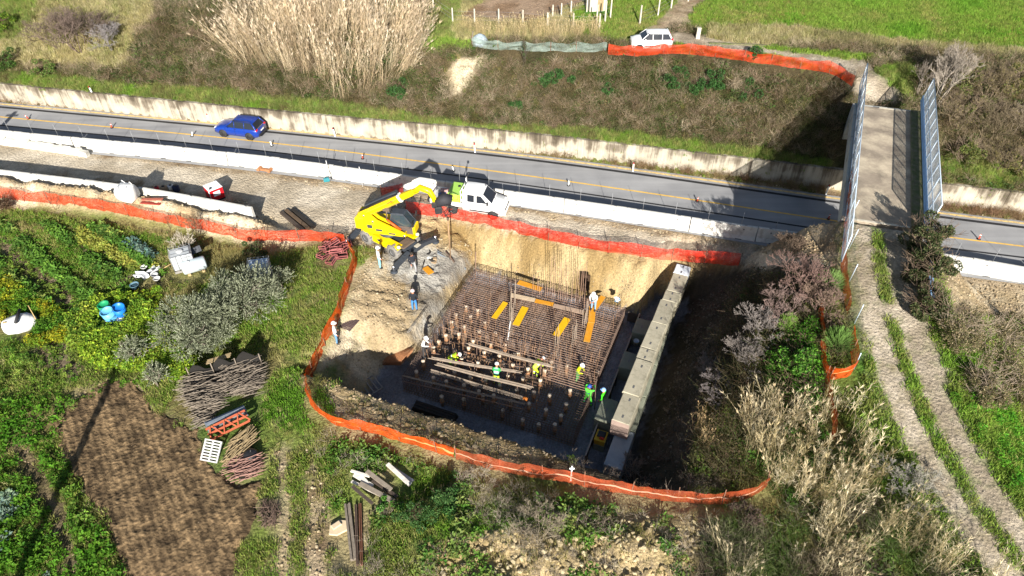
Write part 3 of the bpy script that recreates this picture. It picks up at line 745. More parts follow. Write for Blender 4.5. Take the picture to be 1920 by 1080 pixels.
# ================================================================ overpass
SL, SR = np.array([21.55, 37.0]), np.array([26.35, 35.74]); NL, NR = np.array([27.95, 52.4]), np.array([32.75, 51.1])
ZD = 6.3
def deckp(s, t, z):   # s across 0..1, t along 0..1
    q = (SL*(1-s)+SR*s)*(1-t)+(NL*(1-s)+NR*s)*t; return Vector((q[0], q[1], z))
M_deck = mat('deck_concrete', rgb('#877b6c'), .92, var=.35, scale=.9, bump=.25, bscale=14, dirt=rgb('#b9ab94'), dirt_amt=.55, dscale=.5)
M_deckside = mat('deck_side', rgb('#a9aaa4'), .9, var=.2, scale=.8, dirt=rgb('#5d5b50'), dirt_amt=.3)
bridge = thing('overpass_bridge', 'narrow concrete farm overpass crossing the road with metal mesh guards', 'bridge', (0, 0, 0))
def slab(name, s0, s1, z0, z1, m, t0=0, t1=1, n=1, parent=None):
    b = MB(); vs = [deckp(s, t, z) for z in (z0, z1) for (s, t) in ((s0, t0), (s1, t0), (s1, t1), (s0, t1))]
    b.add(vs, [(3, 2, 1, 0), (4, 5, 6, 7), (0, 1, 5, 4), (1, 2, 6, 5), (2, 3, 7, 6), (3, 0, 4, 7)]); return b.build(name, m, parent or bridge)
slab('deck', .0, 1.0, ZD-.35, ZD-.0, M_deck)
for s in (.10, .37, .63, .90): slab('girder', s-.05, s+.05, ZD-1.25, ZD-.352, M_deckside)
slab('fascia', -.035, .0-.001, ZD-1.0, ZD+.16, M_deckside); slab('fascia', 1.001, 1.035, ZD-1.0, ZD+.16, M_deckside)
slab('kerb', .002, .055, ZD+.002, ZD+.14, M_deckside)
M_moss = mat('mossy_concrete', rgb('#6b6550'), .95, var=.4, scale=3, dirt=rgb('#4c5a2a'), dirt_amt=.6, dscale=2)
slab('kerb', .82, .998, ZD+.002, ZD+.13, M_moss)
slab('joint_strip', .0, .8, ZD+.002, ZD+.02, mat('joint_pale', rgb('#b5ad9d'), .9), -.006, .006)
slab('joint_strip', .35, .8, ZD+.002, ZD+.02, MATS['joint_pale'], .994, 1.006)
# abutments
for t, sgn in ((0, -1), (1, 1)):
    b = MB(); p0, p1 = deckp(-.04, t, 0), deckp(1.04, t, 0); ax = Vector((.37, .93, 0))*sgn
    vs = [(*(q+ax*o).xy, z) for z in (-.5, ZD-.36 if sgn < 0 else ZD-.36) for q, o in ((p0, -.15), (p1, -.15), (p1, 1.0), (p0, 1.0))]
    b.add(vs, [(3, 2, 1, 0), (4, 5, 6, 7), (0, 1, 5, 4), (1, 2, 6, 5), (2, 3, 7, 6), (3, 0, 4, 7)]); b.build('abutment', M_deckside, bridge)
# protection screens: galvanised frames, wire mesh and low blue guard rail
M_galv = mat('galvanised', rgb('#b9c6d2'), .45, .35, var=.15, scale=4, spec=.5)
M_blue = mat('blue_rail', rgb('#7fa6cf'), .5, .3, var=.2, scale=3)
M_mesh = net_mat('screen_mesh', rgb('#e6ebef'), .66, .03, transl=.15)
def screen(s, t0, t1, lab, nb, zb=.16, hh=2.0, lean=0.0, side=1):
    o = thing('bridge_screen', lab, 'fence', (0, 0, 0))
    ts = np.linspace(t0, t1, nb+1)
    for i, t in enumerate(ts):
        b = MB(); p = deckp(s, t, ZD+zb); q = deckp(s, t, ZD+zb+hh); q.x += lean; b.tube([p, q], .05, 5); b.build('post', M_galv, o)
    for z in (.04, hh*.5, hh):
        b = MB(); p = deckp(s, t0, ZD+zb+z); q = deckp(s, t1, ZD+zb+z); p.x += lean*z/hh; q.x += lean*z/hh; b.tube([p, q], .042, 5); b.build('rail', M_galv, o)
    for i in range(nb):
        b = MB(); vs = []; uv = []
        for (t, z) in ((ts[i], .05), (ts[i+1], .05), (ts[i+1], hh-.02), (ts[i], hh-.02)):
            q = deckp(s, t, ZD+zb+z); q.x += lean*z/hh; vs.append(q); uv.append(((t-t0)*17, z))
        b.add(vs, [(0, 1, 2, 3)]); b.uv = uv; b.build('mesh_panel', M_mesh, o)
    return o
sc_r = screen(.975, -.02, 1.10, 'pale blue grey wire mesh screen along the right edge of the overpass', 11, lean=.25)
sc_l = screen(.015, -.30, 1.20, 'grey wire mesh screen along the left edge of the overpass beside the shaded slope', 12, lean=0.0)
for o, s in ((sc_r, .955), (sc_l, .03)):
    for z in (.32, .62):
        b = MB(); p = deckp(s, -.02, ZD+.13+z); q = deckp(s, 1.08, ZD+.13+z)
        b.sweep([p, q], [(.03, -.13), (.05, -.06), (.03, 0), (.05, .06), (.03, .13), (-.03, .13), (-.03, -.13)]); b.build('guard_rail', M_blue, o)
# blue rail running on from the bridge down the embankment
o = thing('blue_guard_rail', 'blue steel guard rail half hidden by ivy where the farm track meets the bridge', 'guard rail')
pts = [P(px, py, z) for px, py, z in ((1740, 402, 7.0), (1743, 450, 6.7), (1748, 520, 6.3), (1753, 585, 5.8))]
for dz in (0, -.35):
    MB().tube([p+Vector((0, 0, dz)) for p in pts], .07, 6).build('rail', M_blue, o)
for p in pts: MB().tube([(p.x, p.y, gz(p.x, p.y)-.1), p], .05, 5).build('post', M_blue, o)
# ================================================================ reinforcement cage in the pit
M_rust = mat('rusty_rebar', rgb('#8a7060'), .85, .1, var=.35, scale=3)
M_rust2 = mat('dark_rebar', rgb('#5d4d43'), .85, .1, var=.35, scale=3)
M_rustor = mat('orange_rust', rgb('#9a6a48'), .9, var=.35, scale=4)
CA, CB = 12.2, 12.1; ZB, ZT = -4.1, -2.6
cage = thing('rebar_cage', 'large rusty reinforcement cage filling the floor of the excavation pit', 'rebar cage', (0, 0, 0))
def bars(segs, r, m, name, par=cage, n=3):
    b = MB()
    for s in segs: b.tube(s, r, n, cap=False, smooth=False)
    return stuff(b.build(name, m, par, fix=False))
segs = []
for i, b_ in enumerate(np.arange(5.0, CB+.01, .21)):
    j = rng.uniform(-.02, .02); a0 = rng.uniform(-.05, .1); a1 = CA+rng.uniform(-.25, .05)
    if b_ < 5.7: a0 = rng.uniform(0, 3)
    segs.append([PW(a0, b_+j, ZT+rng.uniform(-.02, .02)), PW(a1/2, b_+rng.uniform(-.03, .03), ZT-.03), PW(a1, b_+j, ZT+rng.uniform(-.02, .02))])
for b_ in np.arange(3.4, 5.0, .2): segs.append([PW(9.3+rng.uniform(-.6, .4), b_, ZT), PW(CA, b_, ZT)])
bars(segs, .020, M_rust, 'top_main_bars')
segs = [[PW(a_, 5.2+rng.uniform(-.3, .3), ZT+.03), PW(a_+rng.uniform(-.04, .04), CB, ZT+.03)] for a_ in np.arange(.1, CA, .5)]
bars(segs, .015, M_rust2, 'top_cross_bars')
segs = [[PW(-.1, b_, ZB), PW(CA+.1, b_, ZB)] for b_ in np.arange(0, CB, .2)]+[[PW(a_, -.1, ZB+.03), PW(a_, CB, ZB+.03)] for a_ in np.arange(0, CA+.1, .2)]
bars(segs, .021, mat('mat_rebar', rgb('#76624f'), .85, .1, var=.35, scale=3), 'bottom_mat')
segs = []
for a_ in np.arange(0, CA+.1, .2):      # U bars closing the front and far sides
    for b_, d in ((0, 1), (CB, -1)):
        if b_ == 0 and rng.random() < .04: continue
        h = ZT+rng.uniform(-.05, .05) if (b_ or a_ < 8) else ZT-rng.uniform(0, .9)
        segs.append([PW(a_, b_+.5*d, ZB), PW(a_, b_, ZB), PW(a_, b_, h), PW(a_, b_+.35*d, h)])
for b_ in np.arange(0, CB+.1, .2):
    for a_, d in ((0, 1), (CA, -1)): segs.append([PW(a_, b_, ZB), PW(a_, b_, ZT+.03+rng.uniform(-.04, .1)), PW(a_+.4*d, b_, ZT+.03)])
for z in np.arange(ZB+.2, ZT, .25):
    segs += [[PW(0, 0, z), PW(0, CB, z)], [PW(0, CB, z), PW(CA, CB, z)], [PW(0, 0, z), PW(CA, 0, z)], [PW(CA, 0, z), PW(CA, CB, z)]]
bars(segs, .016, M_rust2, 'side_mesh')
segs = []      # vertical ties and links between the mats, thick where the top mat ends
for i in range(430):
    b_ = rng.choice([rng.uniform(2.6, 7.0), rng.uniform(.3, 11.8)]); a_ = rng.uniform(.2, 9.4 if b_ < 5 else 12)
    h = ZB+rng.choice([.35, .6, .9, 1.45, 1.5]) if b_ < 5 else ZT+rng.uniform(-.2, .25)
    segs.append([PW(a_, b_, ZB), PW(a_+rng.uniform(-.12, .12), b_+rng.uniform(-.1, .1), h)]+([PW(a_+rng.uniform(-.3, .3), b_, h-.02)] if rng.random() < .4 else []))
bars(segs, .014, mat('brown_ties', rgb('#86684f'), .9, var=.4, scale=4), 'tie_bars')
segs = []
for i in range(120):       # loose bent links lying on the bottom mat
    a_, b_ = rng.uniform(.2, 9.0), rng.uniform(1.2, 5.4); an = rng.uniform(-.5, .5); l = rng.uniform(.5, 1.3); z = ZB+rng.uniform(.05, .6)
    segs.append([PW(a_, b_, z), PW(a_+l*math.cos(an), b_+l*math.sin(an)*.5, z+rng.uniform(-.1, .2))])
bars(segs, .018, M_rust, 'loose_links')
# pier starter bars standing in the middle of the mat
sb = thing('pier_starter_bars', 'tall thin upright starter bars of the future pier rising above the rebar mat', 'rebar')
segs = []
for a_ in np.arange(5.2, 10.3, .17):
    if rng.random() < .1: continue
    segs.append([PW(a_, 11.2, ZB), PW(a_, 11.2, ZT), PW(a_+rng.uniform(-.08, .08), 11.2+rng.uniform(-.1, .1), rng.uniform(.5, 1.75) if 6.4 < a_ < 9.4 else rng.uniform(-1.9, -.9))])
bars(segs, .017, M_rust, 'rear_bar_row', sb)
for (a_, b_, nm) in ((4.3, 9.3, 'left'), (4.9, 7.6, 'left'), (8.7, 6.6, 'front'), (9.7, 7.6, 'right'), (9.9, 9.6, 'right')):
    segs = []
    for i in range(6):
        u = rng.uniform(-.12, .12); w = rng.uniform(-.6, .6)
        segs.append([PW(a_+u, b_+w, ZB), PW(a_+u+rng.uniform(-.05, .05), b_+w, rng.uniform(-1.4, -.5))])
    bars(segs, .018, mat('grey_rebar', rgb('#8a7c6d'), .8, .1, var=.3), 'bar_cluster', sb)
b = MB(); b.tube([PW(.05, 12.0, ZB), PW(.05, 12.0, ZT), PW(.1, 12.1, -.9)], .03, 4); 
tag(b.build('rebar_rod', M_rust), 'single tall rusty rod at the far left corner of the cage', 'rebar rod')
# ---- micropile heads
PILES = [(823,635),(812,647),(878,647),(907,654),(920,635),(947,642),(972,655),(887,633),(836,623),(793,672),(865,668),(897,675),(937,662),(962,677),(990,685),
 (780,692),(812,702),(837,710),(852,693),(882,702),(910,708),(938,716),(952,697),(980,703),(869,716),(897,727),(926,735),(957,747),(970,727),(942,765),(992,750),
 (1022,689),(1034,672),(1063,679),(1013,708),(1001,729),(1032,737),(1070,725),(1120,691),(1062,751),(1023,764),(1052,773),(980,782),(1011,789),(1041,792),
 (855,585),(847,599),(873,568),(895,575),(882,587),(870,607),(910,598),(860,622),(899,614),(930,618),(905,735),(828,738),(870,745)]
pm = None
for k, (px, py) in enumerate(PILES):
    if pm is None:
        o = thing('micropile_head', 'short rusty steel pile head with pale cap sticking up through the bottom rebar mat', 'pile', group='pile heads standing in the pit')
        MB().cyl((0, 0, .5), .105, 1.0, 10).build('pipe', mat('pile_steel', rgb('#a08468'), .8, .1, var=.35, scale=5), o)
        MB().lathe([(0, 1.02), (.13, 1.02), (.135, 1.0), (.135, .86), (.11, .84)], 10).build('cap', mat('pile_cap', rgb('#c9b8a2'), .7, var=.2, scale=5), o)
        b = MB(); b.lathe([(.11, .52), (.15, .5), (.15, .42), (.11, .40)], 10); b.build('collar', M_rustor, o); pm = o
    else: o = copy_tree(pm)
    p = P(px, py+3, -3.08); o.location = (p.x, p.y, -4.15); o.rotation_euler = (R(rng.uniform(-2, 2)), R(rng.uniform(-2, 2)), rng.uniform(0, 6)); s = rng.uniform(.9, 1.08); o.scale = (1, 1, s)
# ---- bar bundles resting on trestles across the near half
BUN = [((757,705),(985,757),.07,'long bar bundle along the front edge of the cage'), ((810,696),(985,748),.11,'thick bar bundle with an orange capped end, second from the front'),
       ((817,682),(998,728),.09,'grey brown bar bundle just in front of the worker in the green vest'), ((807,671),(977,698),.08,'bar bundle passing over the bent worker with red gloves'),
       ((877,644),(1040,688),.08,'bar bundle furthest back, ending in a hook')]
for k, (p, q, w, lab) in enumerate(BUN):
    o = thing('bar_bundle', lab, 'rebar bundle', group='bar bundles on trestles')
    A, B = P(*p, ZT+.02), P(*q, ZT+.02); d = (B-A).normalized(); n = Vector((-d.y, d.x, 0))
    segs = []
    for i in range(9):
        f = n*rng.uniform(-w, w)*1.3+Vector((0, 0, rng.uniform(-.03, .05))); segs.append([A+f+d*rng.uniform(-.2, .4), (A+B)/2+f+Vector((0, 0, -.06)), B+f-d*rng.uniform(-.1, .5)])
    bars(segs, .026, mat('grey_rebar', rgb('#8a7c6d'), .8, .1, var=.3), 'bars', o, 4)
    for t in (.12, .5, .86):
        c = A.lerp(B, t); b = MB(); b.tube([c+n*.25+Vector((0, 0, -1.5)), c+n*.2, c-n*.2, c-n*.25+Vector((0, 0, -1.5))], .02, 4); b.build('trestle', M_rust, o)
    if k == 1:
        b = MB(); b.cyl((0, 0, 0), .13, .3, 10, axis='X'); e = b.build('end_cap', mat('orange_cap', rgb('#c9762e'), .7), o, B); e.rotation_euler = (0, 0, math.atan2(d.y, d.x))
    if k == 0:
        e = [A+Vector((.1, 0, -.02))+n*-.45, B+n*-.45]; MB().tube(e, .03, 4).build('rail_bar', M_rust, o)
        for t in (.25, .45, .62, .8):
            c = A.lerp(B, t); MB().tube([c, c-n*.45], .02, 4).build('cross_tie', M_rust, o)
    if k == 4:
        h = []
        for i in range(10): a_ = i/9*math.pi*1.2; h.append(B+d*(.45*math.sin(a_))+n*(-.45+.45*math.cos(a_)))
        MB().tube(h, .028, 4).build('hook', M_rust, o)
# ---- yellow shuttering boards and pale planks lying on the top mat
M_yb = mat('yellow_board', rgb('#d9a613'), .55, var=.12, scale=3, dirt=rgb('#b99a4a'), dirt_amt=.1)
M_or = mat('orange_board', rgb('#c98a22'), .6, var=.18, scale=3, dirt=rgb('#a98a55'), dirt_amt=.3)
M_pl = mat('pale_plank', rgb('#b9a68a'), .8, var=.25, scale=4)
M_pk = mat('grey_plank', rgb('#a08a76'), .85, var=.25, scale=4)
M_edge = mat('board_edge', rgb('#b08a4a'), .8)
BRD = [((972,529),(1015,543),.50,M_or,'yellow board at the far edge of the rebar mat, behind the pale planks',.0), ((948,567),(926,597),.42,M_yb,'faded yellow board leftmost of the slanting boards on the mat',.0),
 ((985,576),(967,610),.52,M_yb,'bright yellow board between the two bar clusters on the mat',.0), ((1064,597),(1042,630),.52,M_yb,'bright yellow board lying slanted right of the centre of the mat',0),
 ((957,553),(1003,563),.42,M_pl,'pale plank at the left end of the plank row on the mat',0), ((1004,564),(1037,571),.40,M_or,'dull yellow plank in the middle of the pale plank row',0),
 ((1038,573),(1095,586),.42,M_pk,'grey brown plank at the right end of the plank row on the mat',0), ((1131,556),(1114,580),.40,M_or,'orange yellow board under the feet of the worker in white',.05),
 ((1111,575),(1109,605),.48,M_or,'short orange board second in the walkway below the worker in white',.02), ((1108,605),(1100,641),.46,M_or,'longest orange board at the near end of the walkway on the mat',0)]
for (p, q, w, m, lab, dz) in BRD:
    A, B = P(*p, ZT+.08+dz), P(*q, ZT+.08+dz); d = B-A; L = d.length
    o = thing('shutter_board', lab, 'board', (A+B)/2, math.atan2(d.y, d.x), 'boards on the rebar mat')
    MB().box((0, 0, .012), (L, w, .022)).build('panel', m, o)
    for s in (-1, 1):
        MB().box((s*(L/2+.008), 0, .011), (.014, w, .03)).build('edge_batten', M_edge, o)
# white tube
b = MB(); b.tube([P(952, 638, -3.2), P(957, 602, -2.3)], .045, 8); tag(b.build('white_tube', MATS['white_plastic']), 'thin white plastic tube leaning upright in the rebar beside the bright yellow board', 'tube')

# ================================================================ concrete ballast blocks on the right side
M_blk = mat('block_concrete', rgb('#a39c88'), .9, var=.2, scale=1.1, bump=.2, bscale=16, dirt=rgb('#5f5c4a'), dirt_amt=.45, rand=.14)
M_blkd = mat('block_green', rgb('#7d8070'), .9, var=.25, scale=1.2, dirt=rgb('#555a48'), dirt_amt=.3)
M_blkr = mat('block_reddish', rgb('#8d7a70'), .9, var=.15, scale=1.4, bump=.2)
M_blkw = mat('block_white', rgb('#c9ced4'), .6, var=.1, scale=2)
# edge points (left, right) of the top surfaces along the row, far to near
ROW = [((1267,493),(1296,500)), ((1262,510),(1291,516)), ((1248,543),(1277,549)), ((1239,560),(1269,565)), ((1219,601),(1254,605)), ((1200,649),(1239,655)), ((1190,669),(1231,674)), ((1167,734),(1206,746)), ((1146,786),(1182,795))]
BL = ['white wet topped concrete block at the far end of the block row', 'grey concrete block next to the white topped end block', 'grey concrete block third from the far end of the row', 'concrete block with a first sunlit streak, in the shaded half of the row',
      'concrete block in the middle of the row where the sun streaks begin', 'short concrete block striped with branch shadows', 'long sunlit concrete block just before the step in the row', 'nearest concrete block of the top row with a reddish end face']
for k in range(len(ROW)-1):
    zt = -1.25+(.05 if k in (0, 6) else 0)+rng.uniform(-.03, .03)
    a0, b0 = ab(*P(*ROW[k][0], zt)[:2]); a1, b1 = ab(*P(*ROW[k+1][0], zt)[:2]); bm, L = (b0+b1)/2, abs(b0-b1)-.03
    al = (ab(*P(*ROW[k][0], zt)[:2])[0]+ab(*P(*ROW[k+1][0], zt)[:2])[0])/2
    _f, _n = P(*ROW[0][0], -1.25), P(*ROW[-1][0], -1.25); rw = math.atan2((_f-_n).y, (_f-_n).x)-math.pi/2; cc = (P(*ROW[k][0], zt)+P(*ROW[k+1][0], zt))/2; L = (P(*ROW[k][0], zt)-P(*ROW[k+1][0], zt)).length-.03
    o = thing('concrete_block', BL[k], 'concrete block', (cc.x+.61*math.cos(rw), cc.y+.61*math.sin(rw), zt-1.5), rw+R(rng.uniform(-.7, .7)), 'blocks of the right hand row')
    m = M_blkw if k == 0 else M_blk
    bod = MB().box((0, 0, .75), (1.12, L, 1.5), bev=.04).build('block_body', [m, M_blkr], o)
    if k == 7:
        for pl in bod.data.polygons:
            if pl.normal.y < -.9: pl.material_index = 1
    for s in (-1, 1):
        MB().box((0, s*L*.3, 1.505), (.10, .22, .03)).build('lifting_hook', MATS['dull_steel'], o)
# lower course carrying the row, one block sticking out at the near end
for k in range(6):
    b0 = -1.5+k*3.0
    o = thing('concrete_block', ['bluish concrete block jutting out below the near end of the row', 'lower course concrete block under the reddish end block', 'lower course concrete block in the middle, mostly hidden under the top row', 'lower course concrete block, mostly hidden under the top row', 'lower course concrete block toward the far end, mostly hidden', 'lower course concrete block at the far end, mostly hidden'][k], 'concrete block', PW(15.1, b0+1.5, -4.25), math.atan2(E1[1], E1[0])+R(rng.uniform(-1, 1)), 'blocks of the lower course')
    MB().box((0, 0, .74), (1.15, 2.95, 1.46), bev=.04).build('block_body', mat('block_bluish', rgb('#8f979c'), .85, var=.2, scale=1.2) if k == 0 else M_blkd, o)
# inner low blocks between the cage and the row
for (px, py, L, zt, lab) in ((1204, 612, 1.6, -2.9, 'low greenish block nearest the far end between cage and block row'), (1180, 676, 1.6, -2.9, 'low greenish block in the middle between cage and block row'), (1138, 768, 1.9, -2.8, 'low greenish block beside the two workers in green')):
    c = P(px, py, zt); a_, b_ = ab(c.x, c.y)
    o = thing('low_block', lab, 'concrete block', PW(a_, b_, zt-1.4), math.atan2(E1[1], E1[0]), 'low blocks by the cage')
    MB().box((0, 0, .7), (1.1, L, 1.4), bev=.04).build('block_body', M_blkd, o)
    MB().box((0, 0, 1.405), (.1, .24, .03)).build('lifting_hook', MATS['dull_steel'], o)
# timber edge form between cage and blocks
o = thing('edge_form', 'long dark timber edge form running along the right side of the cage', 'formwork')
form_m = mat('dark_timber', rgb('#4f463f'), .85, var=.3, scale=2)
A_ = [PW(13.25, -1.0, -4.2), PW(13.25, 12.6, -4.2)]
MB().sweep(A_, [(.02, 0), (.02, .95), (-.02, .95), (-.02, 0)]).build('form_board', form_m, o)
MB().sweep(A_, [(.05, .95), (.05, 1.0), (-.05, 1.0), (-.05, .95)]).build('top_batten', mat('grey_batten', rgb('#8d8377'), .8), o)
for b_ in np.arange(-.6, 12.6, 1.3):
    MB().box(PW(13.32, b_, -3.75), (.06, .08, .9), math.atan2(E1[1], E1[0])).build('stake', form_m, o)
MB().box(PW(12.85, 12.45, -3.72), (.9, .04, .95), math.atan2(E1[1], E1[0])).build('end_board', form_m, o)
# dark timber stack on the blinding in front of the cage
o = thing('timber_stack', 'dark stack of timber beams on the shaded floor in front of the cage', 'timber', PW(2.9, -1.05, -4.2), math.atan2(E1[1], E1[0]))
for i in range(3):
    for j in range(3): MB().box((rng.uniform(-.1, .1), -.25+j*.22, .12+i*.21), (3.0, .19, .19), rng.uniform(-.02, .02), bev=.01).build('beam', mat('black_timber', rgb('#2c2824'), .85, var=.3, scale=2), o)
# rusty stirrup stack on the left slope
c = T(745, 678); o = thing('stirrup_stack', 'stack of orange rusty bent stirrups on the slope left of the cage', 'rebar', c, R(-22))
for i in range(22):
    z = .1+i*.028; x = -.75+i*.07; b = MB(); b.tube([(x, -.75, z), (x+.25, .7, z+.12), (x+.33, .72, z+.5), (x+.1, -.72, z+.42), (x, -.75, z)], .022, 4); b.build('stirrup', M_rustor, o)
# grey slatted frame in the shade
c = T(690, 730); o = thing('slatted_frame', 'grey slatted frame lying in the shade by the near left corner of the pit', 'frame', c+Vector((0, 0, .15)), R(35)); mg = mat('weathered_grey', rgb('#85827c'), .85, var=.3, scale=4)
for s in (-1, 1): MB().box((0, s*.62, 0), (1.7, .07, .08)).build('side_rail', mg, o)
for i in range(6): MB().box((-.8+i*.32, 0, .04), (.08, 1.24, .04)).build('slat', mg, o)
o.rotation_euler = (R(8), R(-6), R(38))
# white bucket and yellow tub by the blocks
def bucket(px, py, z, r, h, m, lab, cat='bucket', rim=None, full=None):
    p = P(px, py, z) if z is not None else T(px, py); o = thing('bucket', lab, cat, p)
    MB().lathe([(0, .01), (r*.82, .01), (r*.84, 0), (r, h), (r*1.06, h), (r*1.06, h-.03), (r*.96, h-.03), (r*.8, .03), (0, .03)], 14).build('body', m, o)
    b = MB(); b.tube([(r*math.cos(t)*1.03, .25*r*math.sin(t), h-.03+.5*r*math.sin(t)) for t in np.linspace(0, math.pi, 9)], .012, 4); b.build('handle', MATS['dull_steel'], o)
    if full: MB().cyl((0, 0, h*.8), r*.93, .02, 12).build('filling', full, o)
    return o
bucket(1192, 646, -2.88, .19, .40, mat('pale_bucket', rgb('#b9c2cc'), .5), 'pale plastic bucket standing on the low block between cage and block row')
p = P(1126, 826, -3.6); o = thing('yellow_tub', 'yellow tub with dark and red contents at the near end of the blocks', 'tub', p, R(-22))
MB().box((0, 0, .25), (.62, .75, .5), taper=1.15).build('tub_body', mat('yellow_tub', rgb('#b08a1c'), .5), o)
MB().box((0, .1, .53), (.5, .5, .14), bev=.05).build('black_bag', MATS['black_plastic'], o); MB().box((.1, -.22, .56), (.3, .2, .1), bev=.04).build('red_cloth', mat('red_cloth', rgb('#a02a1a'), .8), o)
MB().box((0, 0, -.35), (.7, .8, .68)).build('base_block', M_blkd, o)
# odds on the washed out pad: mixer parts, steel channels, bars
o = thing('steel_channel', 'long grey steel channel lying on the concrete pad beside the pit corner', 'steel channel'); A, B = T(820, 475, .12), T(874, 505, .12)
MB().sweep([A, B], [(.13, -.1), (.13, .1), (.1, .1), (.1, -.06), (-.1, -.06), (-.1, .1), (-.13, .1), (-.13, -.1)]).build('channel', mat('blue_grey_steel', rgb('#70767c'), .6, .3, var=.2), o)
o = thing('steel_channel', 'short rusty bar crossing under the grey steel channel', 'steel bar'); A, B = T(836, 476, .25), T(852, 494, .1)
MB().tube([A, B], .06, 5).build('bar', M_rust2, o)
o = thing('tool_heap', 'heap of tools, pipe rings and a timber board on the concrete pad', 'tools', T(805, 492), R(20))
mt = mat('tool_tan', rgb('#9a8468'), .8, var=.4, scale=6)
b = MB(); b.tube([(.35*math.cos(t), 1.0+.3*math.sin(t), .25) for t in np.linspace(0, 6.28, 14)], .07, 6); b.build('hose_ring', MATS['black_plastic'], o)
for i in range(7): MB().box((rng.uniform(-.5, .5), rng.uniform(-.5, .8), .12+.1*rng.random()), (rng.uniform(.2, .6), rng.uniform(.15, .4), rng.uniform(.12, .3)), rng.uniform(0, 3), bev=.03).build('tool_box', [mt, mat('tool_dark', (.05, .045, .04), .7), mat('tool_white', (.55, .55, .52), .7)][i % 3], o)
MB().box((-.35, -.95, .06), (.5, .9, .05), .3).build('board', M_or, o)
MB().tube([(-.9, -1.0, .1), (-.3, .2, .2)], .05, 5).build('bar', MATS['tool_dark'], o)
for (p, q, lab) in (((763, 625), (799, 575), 'pair of thin rods lying on the pale slope beside the worker in white'),):
    o = thing('steel_rods', lab, 'rods'); A, B = T(*p, .06), T(*q, .06)
    for dx in (0, .12): MB().tube([A+Vector((dx, 0, 0)), B+Vector((dx, 0, 0))], .02, 4).build('rod', MATS['dull_steel'], o)
# dark oval drum lid on the far sand wall
p = P(1097, 528, -2.3); o = thing('dark_tube_form', 'dark tall oval sheet standing at the far edge of the mat behind the starter bars', 'sheet', p, R(-15))
b = MB(); b.prism([(.38*math.cos(t), .1*math.sin(t)) for t in np.linspace(0, 6.28, 14)[:-1]], -.9, .7); b.build('sheet_body', mat('dark_brown', rgb('#3a2a1e'), .7), o)
p = P(1158, 566, -2.5); o = thing('blue_white_bag', 'small blue and white bundle at the far right corner of the mat', 'bag', p)
for i in range(4): MB().box((rng.uniform(-.15, .15), rng.uniform(-.12, .12), .12+i*.12), (.3, .28, .2), rng.uniform(0, 3), bev=.07).build('bag', [mat('bag_blue', rgb('#5d7f99'), .6), MATS['white_plastic']][i % 2], o)
# ================================================================ vehicles
M_tyre = mat('tyre', (.03, .03, .03), .85, var=.15); M_rim = mat('alloy_rim', (.5, .5, .52), .45, .3, var=.1)
M_glass = mat('dark_glass', (.018, .022, .03), .12, var=.1, spec=.35)
M_white = mat('white_paint', (.78, .78, .77), .35, var=.04, coat=.4, dirt=(.5, .47, .42), dirt_amt=.02)
M_bluep = mat('blue_paint', rgb('#15378c'), .35, .1, var=.06, coat=.7)
M_trim = mat('black_trim', (.025, .025, .027), .6); M_red = mat('tail_red', (.55, .02, .03), .25); M_lamp = mat('lamp_glass', (.7, .72, .75), .15, var=.05, spec=.8)
M_plate = mat('plate_white', (.8, .8, .78), .5, var=.03); M_chrome = mat('chrome', (.6, .6, .62), .2, .9)
def wheel(par, x, y, r, w, rim=None, rr=.62):
    s = 1 if y > 0 else -1
    wv = bpy.data.objects.new('wheel', None); COL.objects.link(wv); wv.parent = par; wv.location = (x, y, r)
    b = MB(); prof = [(r*rr, -w/2), (r*.93, -w/2), (r, -w*.3), (r, w*.3), (r*.93, w/2), (r*rr, w/2)]
    b.lathe(prof, 18, M=Matrix.Rotation(R(90), 4, 'X')); b.build('tyre', M_tyre, wv)
    b = MB(); b.lathe([(r*rr, w*.42), (r*rr*.92, w*.30), (r*.2, w*.36), (.0, w*.36)], 18, M=Matrix.Rotation(R(-90*s), 4, 'X') )
    rm = b.build('rim', [rim or M_rim], wv)
    return wv
def loft(b, secs, mi=0, smooth=True, closed=True):
    n = len(secs[0]); vs = [q for s in secs for q in s]; fs = []
    for i in range(len(secs)-1):
        for j in range(n if closed else n-1): fs.append((i*n+j, i*n+(j+1) % n, (i+1)*n+(j+1) % n, (i+1)*n+j))
    if closed: fs.append(tuple(range(n-1, -1, -1))); fs.append(tuple((len(secs)-1)*n+j for j in range(n)))
    return b.add(vs, fs, mi, smooth)
